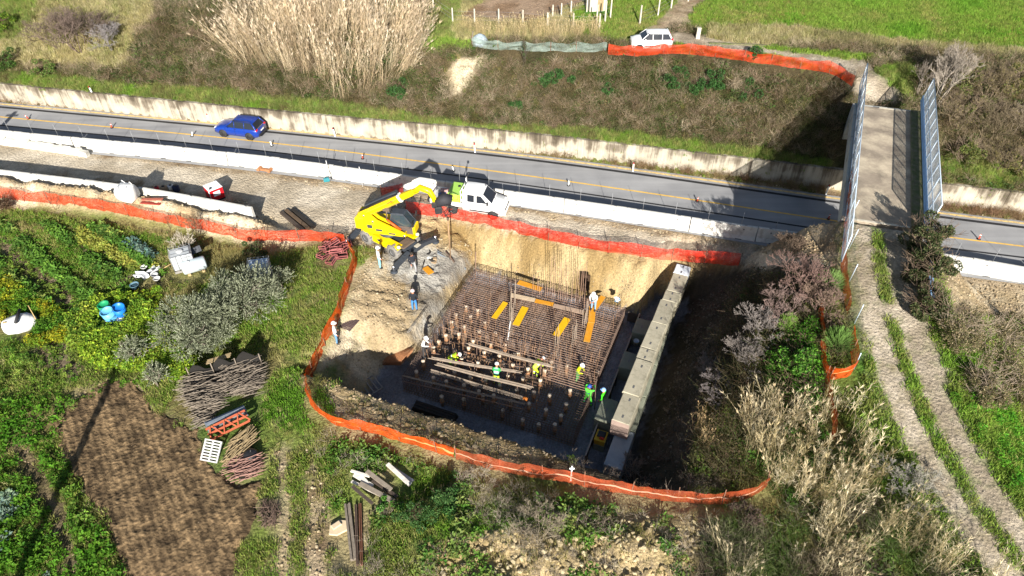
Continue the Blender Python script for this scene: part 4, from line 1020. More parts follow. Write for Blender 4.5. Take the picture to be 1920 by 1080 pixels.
def car(lab, loc, rz, paint, st, gh, wheels, W, cat='car', trim_z=.0, lights=None, name='parked_car', pillars=(), plate=True, rails=False, mirrors=True):
    """st: (x, half width, z low, z shoulder, z top) stations nose to tail; gh: (xf0, xf1, xr1, xr0, z belt, z roof, w belt, w roof); x forward"""
    o = thing(name, lab, cat, loc, rz)
    b = MB(); secs = []
    for (x, w, zl, zs_, zt) in st:
        secs.append([(x, -w*.55, zl), (x, -w*.93, zl+.03), (x, -w, zl+(zs_-zl)*.45), (x, -w*.985, zs_-.04), (x, -w*.90, zs_+(zt-zs_)*.6), (x, -w*.45, zt), (x, w*.45, zt), (x, w*.90, zs_+(zt-zs_)*.6), (x, w*.985, zs_-.04), (x, w, zl+(zs_-zl)*.45), (x, w*.93, zl+.03), (x, w*.55, zl)])
    loft(b, secs); body = b.build('body', paint, o)
    xf0, xf1, xr1, xr0, zb, zr, wb, wr = gh
    b = MB(); e = .03      # glass house
    lo = [(xf0, -wb*.86, zb), (xf0-.22, -wb, zb), ((xf0+xr0)/2, -wb, zb), (xr0+.12, -wb*.98, zb), (xr0, -wb*.86, zb), (xr0, wb*.86, zb), (xr0+.12, wb*.98, zb), ((xf0+xr0)/2, wb, zb), (xf0-.22, wb, zb), (xf0, wb*.86, zb)]
    hi = [(xf1, -wr*.86, zr-.05), (xf1-.12, -wr, zr-.06), ((xf1+xr1)/2, -wr*1.02, zr-.03), (xr1+.1, -wr, zr-.05), (xr1, -wr*.86, zr-.05), (xr1, wr*.86, zr-.05), (xr1+.1, wr, zr-.05), ((xf1+xr1)/2, wr*1.02, zr-.03), (xf1-.12, wr, zr-.06), (xf1, wr*.86, zr-.05)]
    loft(b, [lo, hi], smooth=False); b.build('windows', M_glass, o)
    b = MB(); g = 1.02     # roof skin
    loft(b, [[(xf1+.06, y*wr*g, zr-.075) for y in (-.88, -.5, .5, .88)], [(xf1-.14, y*wr*g, z) for y, z in ((-1.02, zr-.075), (-.6, zr-.01), (.6, zr-.01), (1.02, zr-.075))], [((xf1+xr1)/2, y*wr*g, z) for y, z in ((-1.05, zr-.05), (-.6, zr+.02), (.6, zr+.02), (1.05, zr-.05))],
             [(xr1+.1, y*wr*g, z) for y, z in ((-1.02, zr-.06), (-.6, zr), (.6, zr), (1.02, zr-.06))], [(xr1-.08, y*wr*g, zr-.09) for y in (-.9, -.5, .5, .9)]], closed=False)
    b.build('roof', paint, o)
    for s in (-1, 1):
        ps = [(xf0-.02, xf1-.02, .9, .045), (xr0+.02, xr1+.04, .95, .075)]+[(x, x+.02, 1.0, .035) for x in pillars]
        for (xa, xb, k, r) in ps:
            q = 1.0 if k == 1.0 else .93
            MB().tube([(xa, s*wb*(q+.005), zb-.02), (xb, s*wr*(q+.03), zr-.06)], r, 5).build('pillar', paint, o)
        if mirrors: MB().box((xf0-.32, s*(wb+.12), zb+.05), (.12, .2, .14), bev=.04).build('mirror', paint, o)
        if rails: MB().tube([(xf1-.2, s*wr*.93, zr+.03), (xr1+.1, s*wr*.93, zr+.03)], .022, 5).build('roof_rail', M_trim, o)
        if trim_z: MB().box(((wheels[0][0]+wheels[1][0])/2, s*W*.985, trim_z), (abs(wheels[0][0]-wheels[1][0])-.85, .05, .10), bev=.02).build('side_trim', M_trim, o)
        for (xx, z) in ((pillars[0]-.1 if pillars else 0, zb-.12),): MB().box((xx, s*W*.975, z), (.18, .03, .035)).build('door_handle', M_trim, o)
        for x_ in [pillars[0]+.95]+list(pillars): MB().box((x_, s*W*.975, zb-.38), (.014, .05, .62)).build('door_seam', M_trim, o)
    for (x, r) in wheels:
        for s in (-1, 1):
            MB().cyl((x, s*(W-.09), r*1.02), r*1.17, .19, 20, axis='Y').build('wheel_arch', M_trim, o)
            wheel(o, x, s*(W-.085), r, .215)
    xn, xt = st[0][0], st[-1][0]
    if lights:
        (hx, hy, hz, tx, ty, tz) = lights
        for s in (-1, 1):
            MB().box((hx, s*hy, hz), (.22, .30, .12), bev=.04).build('headlight', M_lamp, o)
            MB().box((tx, s*ty, tz), (.14, .26, .22), bev=.04).build('tail_light', M_red, o)
    MB().box((xn+.0, 0, .36), (.12, W*1.5, .18), bev=.05).build('front_bumper', M_trim, o)
    MB().box((xt-.0, 0, .40), (.12, W*1.5, .22), bev=.05).build('rear_bumper', M_trim, o)
    if plate: MB().box((xt-.045, 0, .78), (.03, .50, .12)).build('number_plate', M_plate, o)
    return o
# blue SUV driving to the left
p1, p2 = P(422, 256, 0), P(469, 262, 0); d = p1-p2; ang = math.atan2(d.y, d.x); n = Vector((-math.sin(ang), math.cos(ang), 0))
cen = (p1+p2)/2-n*.86
st = [(2.28, .70, .35, .62, .72), (2.18, .84, .28, .72, .84), (1.7, .92, .22, .80, .97), (1.0, .935, .20, .90, 1.06), (.4, .94, .20, .95, 1.08), (-.8, .94, .20, .98, 1.08), (-1.7, .93, .22, 1.0, 1.10), (-2.1, .89, .28, .98, 1.08), (-2.22, .80, .36, .90, .98)]
cen = (p1+p2)/2+Vector((math.sin(-ang)*0, 0, 0))+n*(-.86 if n.y < 0 else .86)
o = car('bright blue SUV driving along the road towards the left', cen, ang, M_bluep, st, (1.02, .25, -1.72, -2.12, 1.05, 1.66, .86, .64), [(1.33, .35), (-1.33, .35)], .94, lights=(2.12, .62, .78, -2.13, .72, .98), pillars=(.05, -.95), rails=True, name='blue_car')
MB().box((-2.14, 0, 1.10), (.06, 1.1, .02), bev=.005).build('boot_strip', M_chrome, o)
# white hatchback on the plateau
p1, p2 = P(1198, 94, 6.62), P(1245, 94, 6.62); cen = (p1+p2)/2; cen.y += .75; cen.z = gz(cen.x, cen.y)
ang = math.pi+R(1)
st = [(1.86, .62, .32, .62, .74), (1.76, .76, .26, .74, .88), (1.35, .82, .22, .86, 1.02), (.85, .835, .20, .92, 1.08), (0, .84, .20, .96, 1.08), (-1.0, .84, .20, .98, 1.08), (-1.6, .82, .24, 1.0, 1.08), (-1.8, .76, .32, .96, 1.04)]
o = car('small white hatchback parked behind the orange netting at the top of the slope', cen, ang, M_white, st, (1.0, .45, -1.5, -1.78, 1.04, 1.56, .78, .62), [(1.16, .31), (-1.14, .31)], .84, trim_z=.52, lights=(1.7, .56, .78, -1.74, .68, 1.08), pillars=(.0, -.85), name='white_car')
# white crew cab flatbed
p1 = P(924, 411, 0); ang = R(-13.5); ux = Vector((math.cos(ang), math.sin(ang), 0)); un = Vector((-math.sin(ang), math.cos(ang), 0))
org = p1+un*.95
tr = thing('flatbed_truck', 'white crew cab flatbed truck with a lime green tool box behind the orange netting', 'truck', org, ang)
b = MB(); W = 1.0
st = [(.98, .78, .42, .80, .90), (.86, .94, .35, .95, 1.06), (.45, 1.0, .34, 1.12, 1.24), (.0, 1.0, .36, 1.24, 1.36), (-.45, 1.0, .38, 1.32, 1.44), (-1.4, 1.0, .38, 1.36, 1.46), (-2.62, 1.0, .40, 1.36, 1.46), (-2.66, .98, .42, 1.34, 1.44)]
secs = []
for (x, w, zl, zs_, zt) in st: secs.append([(x, -w*.6, zl), (x, -w*.96, zl+.03), (x, -w, zl+(zs_-zl)*.5), (x, -w*.985, zs_), (x, -w*.9, zt), (x, 0, zt+.02), (x, w*.9, zt), (x, w*.985, zs_), (x, w, zl+(zs_-zl)*.5), (x, w*.96, zl+.03), (x, w*.6, zl)])
loft(b, secs); b.build('body', M_white, tr)
b = MB(); lo = [(-.08, -.84, 1.38), (-.42, -.955, 1.36), (-2.64, -.955, 1.38), (-2.64, .955, 1.38), (-.42, .955, 1.36), (-.08, .84, 1.38)]; hi = [(-.95, -.72, 2.20), (-1.12, -.84, 2.20), (-2.62, -.84, 2.20), (-2.62, .84, 2.20), (-1.12, .84, 2.20), (-.95, .72, 2.20)]
loft(b, [lo, hi], smooth=False); b.build('cab_upper', M_white, tr)
b = MB(); loft(b, [[(-.9, y*.74, 2.20) for y in (-1, -.5, .5, 1)], [(-1.15, y*.86, z) for y, z in ((-1, 2.20), (-.6, 2.27), (.6, 2.27), (1, 2.20))], [(-2.0, y*.88, z) for y, z in ((-1, 2.21), (-.6, 2.30), (.6, 2.30), (1, 2.21))], [(-2.64, y*.86, z) for y, z in ((-1, 2.19), (-.6, 2.26), (.6, 2.26), (1, 2.19))]], closed=False); b.build('roof', M_white, tr)
def quad(name, pts, m, par, off): 
    v = [Vector(q) for q in pts]; nn = (v[1]-v[0]).cross(v[2]-v[0]).normalized()*off
    b = MB(); k = len(v); b.add([q+nn for q in v]+[q-nn*.3 for q in v], [tuple(range(k)), tuple(range(2*k-1, k-1, -1))]+[(i, (i+1) % k, k+(i+1) % k, k+i) for i in range(k)]); return b.build(name, m, par)
quad('windscreen', [(-.13, -.78, 1.43), (-.13, .78, 1.43), (-.90, .68, 2.14), (-.90, -.68, 2.14)], M_glass, tr, .02)
for s in (-1, 1):
    f = lambda x, z: (x, s*(.957-(z-1.38)*.135), z)
    q = [f(-.52, 1.46), f(-1.02, 2.04), f(-1.36, 2.04), f(-1.36, 1.40)]; quad('side_window', q if s < 0 else q[::-1], M_glass, tr, -.02 if s < 0 else -.02) if False else None
    b = MB()
    for poly, nm in (([(-.50, 1.44), (-1.04, 2.06), (-1.42, 2.06), (-1.42, 1.40)], 'side_window'), ([(-1.62, 1.42), (-1.62, 2.06), (-2.22, 2.06), (-2.22, 1.42)], 'side_window')):
        b = MB(); k = len(poly); vs = [(x, s*(.963-(z-1.38)*.14+.014), z) for x, z in poly]+[(x, s*(.963-(z-1.38)*.14-.05), z) for x, z in poly]
        b.add(vs, [tuple(range(k)), tuple(range(2*k-1, k-1, -1))]+[(i, (i+1) % k, k+(i+1) % k, k+i) for i in range(k)]); b.build(nm, M_glass, tr)
    MB().box((-.42, s*1.12, 1.52), (.14, .2, .34), bev=.05).build('mirror', M_trim, tr)
    for x in (-1.32, -2.1): MB().box((x, s*1.0, 1.16), (.16, .04, .06), bev=.01).build('door_handle', M_trim, tr)
    MB().box((-.75, s*1.003, .62), (2.6, .03, .12), bev=.01).build('side_trim', M_trim, tr)
    MB().box((.62, s*.80, 1.06), (.36, .26, .2), bev=.06).build('headlight', M_lamp, tr)
    for x in (.0, -3.55):
        MB().cyl((x, s*.93, .38), .46, .16, 20, axis='Y').build('wheel_arch', M_trim, tr); wheel(tr, x, s*.92, .36, .23)
MB().box((.93, 0, .82), (.16, 1.3, .24), bev=.06).build('grille', M_trim, tr); MB().box((.98, 0, .50), (.14, 1.8, .24), bev=.06).build('front_bumper', M_white, tr)
MB().tube([(.25, -.5, 1.38), (-.1, .1, 1.5)], .015, 4).build('wiper', M_trim, tr)
MB().box((-4.1, 0, .80), (2.85, 1.95, .10)).build('flatbed', mat('bed_grey', (.4, .4, .39), .7, var=.2), tr)
MB().box((-4.0, 0, .55), (4.0, .8, .3)).build('chassis', M_trim, tr)
for s in (-1, 1): MB().box((-4.1, s*.985, 1.02), (2.8, .03, .34)).build('drop_side', M_white, tr)
MB().box((-5.52, 0, 1.02), (.03, 1.95, .34)).build('drop_side', M_white, tr)
for y in (-.95, -.32, .32, .95): MB().tube([(-2.78, y, .85), (-2.78, y, 2.32)], .03, 5).build('headboard_post', M_white, tr)
for z in (1.3, 1.8, 2.32): MB().tube([(-2.78, -.97, z), (-2.78, .97, z)], .03, 5).build('headboard_rail', M_white, tr)
MB().box((-2.78, .85, 2.45), (.05, .25, .25)).build('headboard_corner', M_white, tr)
M_lime = mat('lime_paint', rgb('#b9d24a'), .5, var=.08)
tb = MB().box((-3.42, 0, 1.38), (1.0, 1.8, 1.05), bev=.03).build('tool_box', M_lime, tr)
MB().box((-3.42, 0, 1.915), (1.04, 1.84, .03), bev=.01).build('box_lid', mat('lime_lid', rgb('#9cc458'), .5, var=.06), tb)
MB().cyl((-3.25, .35, 1.95), .13, .05, 12).build('box_vent', M_trim, tb)
for i, y in enumerate((-.4, .3)): MB().box((-4.6, y, 1.15), (.7, .5, .6), .3, bev=.05).build('load', [mat('load_blue', rgb('#5d6690'), .8, var=.3), mat('load_pink', rgb('#b58f8a'), .8, var=.3)][i], tr)
b = MB(); b.tube([(-2.7, .9, 2.3), (-2.7, .95, 2.75), (-2.6, 1.0, 2.85)], .03, 5); b.build('beacon_pole', M_trim, tr); MB().cyl((-2.6, 1.0, 2.9), .1, .16, 10).build('beacon', M_trim, tr)
for s in (-1, 1):
    for x_ in (-.42, -1.52, -2.42): MB().box((x_, s*1.0, .98), (.016, .03, .75)).build('door_seam', M_trim, tr)
tr.scale = (.94, .94, .94)

# ---- yellow rotating telehandler
M_ty = mat('machine_yellow', rgb('#d9ba06'), .5, var=.12, scale=2, coat=.15, dirt=rgb('#9a8230'), dirt_amt=.16)
M_tk = mat('machine_grey', rgb('#3c4148'), .6, .2, var=.2); M_brown = mat('rust_plate', rgb('#5f5145'), .8, var=.3)
C = Vector((-9.35, 42.75, 0)); gzc = -.38
CH, UP_A = R(-38), R(-11)
th = thing('telehandler', 'yellow rotating telehandler with raised boom standing at the pit corner on stabilisers', 'construction machine', (C.x, C.y, gzc), 0)
MC = Matrix.Rotation(CH, 4, 'Z'); MU = Matrix.Rotation(UP_A, 4, 'Z')
def tpart(name, b, m, M=MC, par=None):
    o = b.build(name, m, par or th); o.matrix_local = M; return o
b = MB(); b.prism([(-2.3, -.55), (2.3, -.55), (2.3, .55), (-2.3, .55)], .55, 1.0); tpart('chassis', b, M_tk)
for s in (-1, 1):
    b = MB(); b.prism([(-1.9, s*.55), (1.95, s*.55), (1.95, s*1.12), (1.0, s*1.12), (.85, s*.8), (-.8, s*.8), (-.95, s*1.12), (-1.9, s*1.12)], .95, 1.18); tpart('mudguard', b, M_ty)
    b = MB(); b.box((0, s*.86, .86), (1.5, .5, .62), bev=.06); tpart('side_tank', b, M_ty)
    for x in (-1.45, 1.45):
        w = bpy.data.objects.new('wheel', None); COL.objects.link(w); w.parent = th; w.matrix_local = MC @ Matrix.Translation((x, s*1.02, .60))
        r = .60; b = MB(); b.lathe([(.33, -.22), (.54, -.22), (r, -.14), (r, .14), (.54, .22), (.33, .22)], 20, M=Matrix.Rotation(R(90), 4, 'X')); b.build('tyre', mat('dusty_tyre', rgb('#77746f'), .9, var=.3, scale=5), w)
        b = MB()
        for k in range(16):
            a = k*math.pi/8; b.box((math.cos(a)*r, 0, math.sin(a)*r), (.07, .40, .05), 0)
        stuff(b.build('tread', MATS['dusty_tyre'], w))
        b = MB(); b.lathe([(.34, .16), (.30, .10), (.12, .16), (0, .16)], 16, M=Matrix.Rotation(R(-90*s), 4, 'X')); b.build('rim', mat('rim_dark', (.12, .12, .12), .6, .3), w)
for x, nm in ((2.55, 'front'), (-2.5, 'rear')):
    b = MB(); b.box((x, 0, .62), (.34, 2.3, .36), bev=.03); tpart('stabiliser_housing', b, M_tk)
    for s in (-1, 1):
        b = MB(); A = Vector((x, s*.6, .72)); B = Vector((x+.05, s*2.3, .34)); dd = (B-A)
        vs = []; 
        for q in (A, B):
            for (dx, dz) in ((-.15, -.17), (.15, -.17), (.15, .17), (-.15, .17)): vs.append(q+Vector((dx, 0, dz)))
        b.add(vs, [(3, 2, 1, 0), (4, 5, 6, 7), (0, 1, 5, 4), (1, 2, 6, 5), (2, 3, 7, 6), (3, 0, 4, 7)]); tpart('stabiliser_arm', b, M_tk)
        b = MB(); b.tube([(x+.05, s*2.25, .6), (x+.05, s*2.25, .12)], .08, 8); tpart('stabiliser_leg', b, M_chrome)
        b = MB(); b.cyl((x+.05, s*2.25, .06), .28, .10, 14); tpart('stabiliser_foot', b, M_tk)
b = MB(); b.box((2.55, .4, .84), (.3, .5, .05)); tpart('step_plate', b, mat('pale_plate', rgb('#b5ad9c'), .7, var=.2))
b = MB(); b.box((-1.9, .1, 1.12), (.9, 1.0, .16), bev=.03); tpart('rear_deck', b, M_brown)
b = MB(); b.box((1.9, -.2, 1.10), (.8, 1.2, .12), bev=.03); tpart('front_deck', b, M_brown)
for s in (-1, 1):
    b = MB(); b.lathe([(0, .12), (.12, .1), (.15, 0), (.12, -.08), (0, -.1)], 10); o = tpart('work_lamp', b, mat('lamp_cream', rgb('#e5dcb0'), .3), MC @ Matrix.Translation((2.0, s*1.0, 1.25)))
# upper structure
b = MB(); b.cyl((0, 0, 1.22), .78, .22, 20); tpart('slew_ring', b, M_tk, MU)
b = MB()
b.prism([(-1.7, -.62), (1.5, -.62), (1.5, .62), (-1.7, .62)], 1.33, 1.62); tpart('turntable', b, M_ty, MU)
for s in (-.62, -.12):      # side plates carrying the boom pivot at the rear
    b = MB(); prof = [(1.55, 1.40), (1.6, 1.62), (-.55, 2.62), (-1.15, 3.18), (-1.95, 3.12), (-2.1, 2.5), (-1.75, 1.45)]
    k = len(prof); vs = [(x, s-.07, z) for x, z in prof]+[(x, s+.07, z) for x, z in prof]
    b.add(vs, [tuple(range(k)), tuple(range(2*k-1, k-1, -1))]+[(i, (i+1) % k, k+(i+1) % k, k+i) for i in range(k)]); tpart('side_plate', b, M_ty, MU)
b = MB(); b.box((-1.95, .0, 2.2), (.7, 1.5, 1.2), bev=.15); tpart('counterweight', b, M_ty, MU)
b = MB(); b.box((-.75, .55, 1.85), (1.2, .95, .55), bev=.12); tpart('engine_hood', b, M_ty, MU)
# boom
PV = Vector((-1.6, -.36, 2.95)); BA = R(31); bd = Vector((math.cos(BA), 0, math.sin(BA))); bu = Vector((-math.sin(BA), 0, math.cos(BA)))
def boomsec(x0, x1, w, h, m, name, M=MU, tp=1.0):
    b = MB(); vs = []
    for x, k in ((x0, 1), (x1, tp)):
        for (y, z) in ((-w*.7, -h), (w*.7, -h), (w, -h*.6), (w, h*.7), (w*.75, h), (-w*.75, h), (-w, h*.7), (-w, -h*.6)): vs.append(PV+bd*x+bu*z*k+Vector((0, y*k, 0)))
    b.add(vs, [tuple(range(7, -1, -1)), tuple(range(8, 16))]+[(i, (i+1) % 8, 8+(i+1) % 8, 8+i) for i in range(8)]); return tpart(name, b, m, M)
boomsec(-.35, 3.55, .24, .29, M_ty, 'boom_base', tp=.97); boomsec(3.5, 4.55, .19, .22, M_ty, 'boom_extension'); boomsec(4.5, 5.1, .15, .18, M_ty, 'boom_tip')
o = boomsec(3.38, 3.56, .255, .305, mat('white_band', (.78, .78, .74), .5), 'boom_collar')
b = MB(); b.add([PV+bd*x+bu*z+Vector((0, y, 0)) for x, y, z in ((.2, .30, -.2), (3.2, .30, -.2), (3.2, .30, .42), (.2, .30, .42), (.2, .62, -.2), (3.2, .62, -.2), (3.2, .62, .42), (.2, .62, .42))], [(3, 2, 1, 0), (4, 5, 6, 7), (0, 1, 5, 4), (1, 2, 6, 5), (2, 3, 7, 6), (3, 0, 4, 7)]); tpart('hose_cover', b, M_tk, MU)
b = MB(); tip = PV+bd*5.0
pts = [tip-bd*.2, tip+bd*.35+bu*.1, tip+Vector((.95, 0, .05)), tip+Vector((1.2, 0, -.45)), tip+Vector((1.25, 0, -.85))]
b.tube(pts, [.19, .24, .23, .2, .17], 8); tpart('boom_head', b, M_ty, MU)
# lettering on the boom side
tx = bpy.data.curves.new('boom_marking', 'FONT'); tx.body = 'M8U'; tx.size = .40; tx.extrude = .004; tx.align_x = 'CENTER'
tob = bpy.data.objects.new('boom_marking', tx); COL.objects.link(tob); tm = bpy.data.meshes.new_from_object(tob.evaluated_get(bpy.context.evaluated_depsgraph_get())); bpy.data.objects.remove(tob)
tm.materials.clear(); tm.materials.append(mat('marking_red', rgb('#7a2a10'), .6)); tob = bpy.data.objects.new('boom_marking', tm); COL.objects.link(tob); tob.parent = th
q = PV+bd*2.75+Vector((0, -.245, 0))-bu*.12
tob.matrix_local = MU @ Matrix.Translation(q) @ Matrix(((bd.x, bu.x, 0, 0), (0, 0, -1, 0), (bd.z, bu.z, 0, 0), (0, 0, 0, 1)))
# seams, stickers, hoses and grilles
for (x0, x1, z) in ((-.2, 3.3, .10), (-.2, 3.3, -.20)):
    b = MB(); b.tube([PV+bd*x0+bu*z+Vector((0, -.25, 0)), PV+bd*x1+bu*z+Vector((0, -.245, 0))], .018, 4); tpart('boom_seam', b, M_brown, MU)
for k_ in range(3):
    b = MB(); b.tube([PV+bd*(-.2)+bu*(.30+.02*k_)+Vector((0, -.1+.1*k_, 0)), PV+bd*1.6+bu*(.33+.02*k_)+Vector((0, -.08+.08*k_, 0)), PV+bd*3.4+bu*.31+Vector((0, -.05+.05*k_, 0))], .022, 4); tpart('hydraulic_hose', b, M_trim, MU)
for (x_, z_, w_, h_) in ((-1.85, 2.2, .34, .5), (-1.2, 2.0, .4, .3), (-.5, 1.75, .5, .18), (.5, 1.55, .5, .14)):
    b = MB(); b.box((x_, -.705, z_), (w_, .02, h_), bev=.005); tpart('vent_grille', b, M_tk, MU)
for (x_, z_) in ((-1.55, 2.95), (1.45, 1.5), (-.9, 2.5)):
    b = MB(); b.cyl((x_, -.71, z_), .09, .06, 10, axis='Y'); tpart('pivot_pin', b, M_chrome, MU)
b = MB(); b.box((-2.3, 0, 2.0), (.06, 1.1, .5), bev=.01); tpart('rear_grille', b, M_tk, MU)
b = MB(); b.prism([(-1.6, -.58), (1.45, -.58), (1.45, .58), (-1.6, .58)], 1.62, 1.66); tpart('deck_plate', b, M_brown, MU)
for y_ in (-.5, -.3):
    b = MB(); b.tube([(1.2, y_, 1.66), (.4, y_-.05, 2.0), (-.6, y_, 2.3)], .03, 4); tpart('hydraulic_hose', b, M_trim, MU)
for x_ in (-1.2, 0, 1.1):
    b = MB(); b.box((x_, -1.125, 1.02), (.3, .02, .18)); tpart('side_vent', b, M_tk)
# lift ram, orange rod
b = MB(); b.tube([(1.1, -.36, 1.75), (.1, -.36, 2.55)], .10, 8); tpart('lift_ram', b, mat('ram_orange', rgb('#c8551c'), .5), MU)
b = MB(); b.tube([(.1, -.36, 2.55), PV+bd*1.9-bu*.3], .06, 8); tpart('ram_rod', b, M_brown, MU)
b = MB(); b.box(tuple(PV+bd*1.9-bu*.36), (.5, .4, .3)); tpart('ram_bracket', b, M_brown, MU)
# cab
MCAB = MU @ Matrix.Translation((.30, 1.36, 0))
cb = MB(); yb = -1.22
lo = [(1.62, -1.55, 1.35), (1.62, -.72, 1.35), (.05, -.72, 1.35), (.05, -1.55, 1.35)]; mi_ = [(1.75, -1.55, 2.0), (1.75, -.72, 2.0), (-.05, -.72, 2.0), (-.05, -1.55, 2.0)]; hi = [(1.05, -1.50, 2.98), (1.05, -.76, 2.98), (.1, -.76, 2.95), (.1, -1.50, 2.95)]
loft(cb, [lo, mi_, hi], smooth=False); cab_o = tpart('cab', cb, mat('cab_glass', (.03, .045, .055), .06, spec=.9), MCAB)
for a, c in zip(mi_, hi):
    b = MB(); b.tube([a, c], .05, 5); o = b.build('cab_pillar', M_tk, cab_o)
b = MB(); b.add([(1.12, -1.55, 2.97), (1.12, -.72, 2.97), (.02, -.72, 2.95), (.02, -1.55, 2.95), (1.0, -1.45, 3.06), (1.0, -.82, 3.06), (.1, -.82, 3.04), (.1, -1.45, 3.04)], [(3, 2, 1, 0), (4, 5, 6, 7), (0, 1, 5, 4), (1, 2, 6, 5), (2, 3, 7, 6), (3, 0, 4, 7)]); b.build('cab_roof', M_tk, cab_o)
b = MB(); b.box((.8, -1.57, 1.68), (1.75, .05, .66), bev=.02); b.build('cab_door', mat('brown_grey', rgb('#564c46'), .7), cab_o)
b = MB(); b.box((1.75, -1.13, 1.68), (.22, .9, .66), bev=.06); tpart('cab_front_panel', b, M_ty, MCAB)
b = MB(); b.box((.5, -1.1, 2.1), (.4, .45, .8), bev=.1); b.build('seat', M_trim, cab_o)
for y, z in ((-1.75, 2.4), (-.62, 2.7)):
    b = MB(); b.box((1.75, y, z), (.06, .22, .36), bev=.03); tpart('mirror', b, M_trim, MCAB)
    b = MB(); b.tube([(1.5, y*.97, 2.0), (1.75, y, z)], .02, 4); tpart('mirror_arm', b, M_trim, MCAB)
# attachment at the boom tip
base = tip+Vector((1.3, 0, -1.0))
b = MB(); b.box(tuple(base), (.4, .55, .5), bev=.08); tpart('quick_coupler', b, M_trim, MU)
b = MB(); b.tube([base+Vector((.1, -.1, .1)), base+Vector((.6, .2, .35)), base+Vector((1.1, .35, .2))], [.3, .5, .42], 8); tpart('black_hopper', b, mat('dark_rubber', (.025, .025, .03), .7, var=.3), MU)
for i in range(5):
    b = MB(); b.tube([base+Vector((.1+.1*i, -.2, -.1)), base+Vector((.3+.2*i, -.35-.08*i, -.6-.1*(i % 3))), base+Vector((.7+.15*i, -.2, -.45)), base+Vector((1.0, .1*i-.2, 0))], .025, 4); tpart('hose', b, M_trim, MU)
b = MB(); b.box(tuple(base+Vector((.25, -.2, -.35))), (.5, .35, .6), .4, bev=.08); tpart('drive_head', b, M_trim, MU)
b = MB(); b.tube([base+Vector((.9, -.3, .2)), base+Vector((1.6, .1, -.2)), base+Vector((1.5, .2, -.75)), base+Vector((.7, -.3, -.7))], .035, 4); tpart('guard_hoop', b, M_trim, MU)
hx = base+Vector((.95, -.35, -.8))
b = MB(); b.tube([hx, hx+Vector((0, 0, -.25))], .09, 8); tpart('swivel', b, M_brown, MU)
gzh = -1.0-gzc
b = MB(); b.tube([hx+Vector((0, 0, -.2)), (hx.x, hx.y, .0)], .05, 8); tpart('hanging_rod', b, mat('rod_tan', rgb('#8d7358'), .7, var=.3), MU)
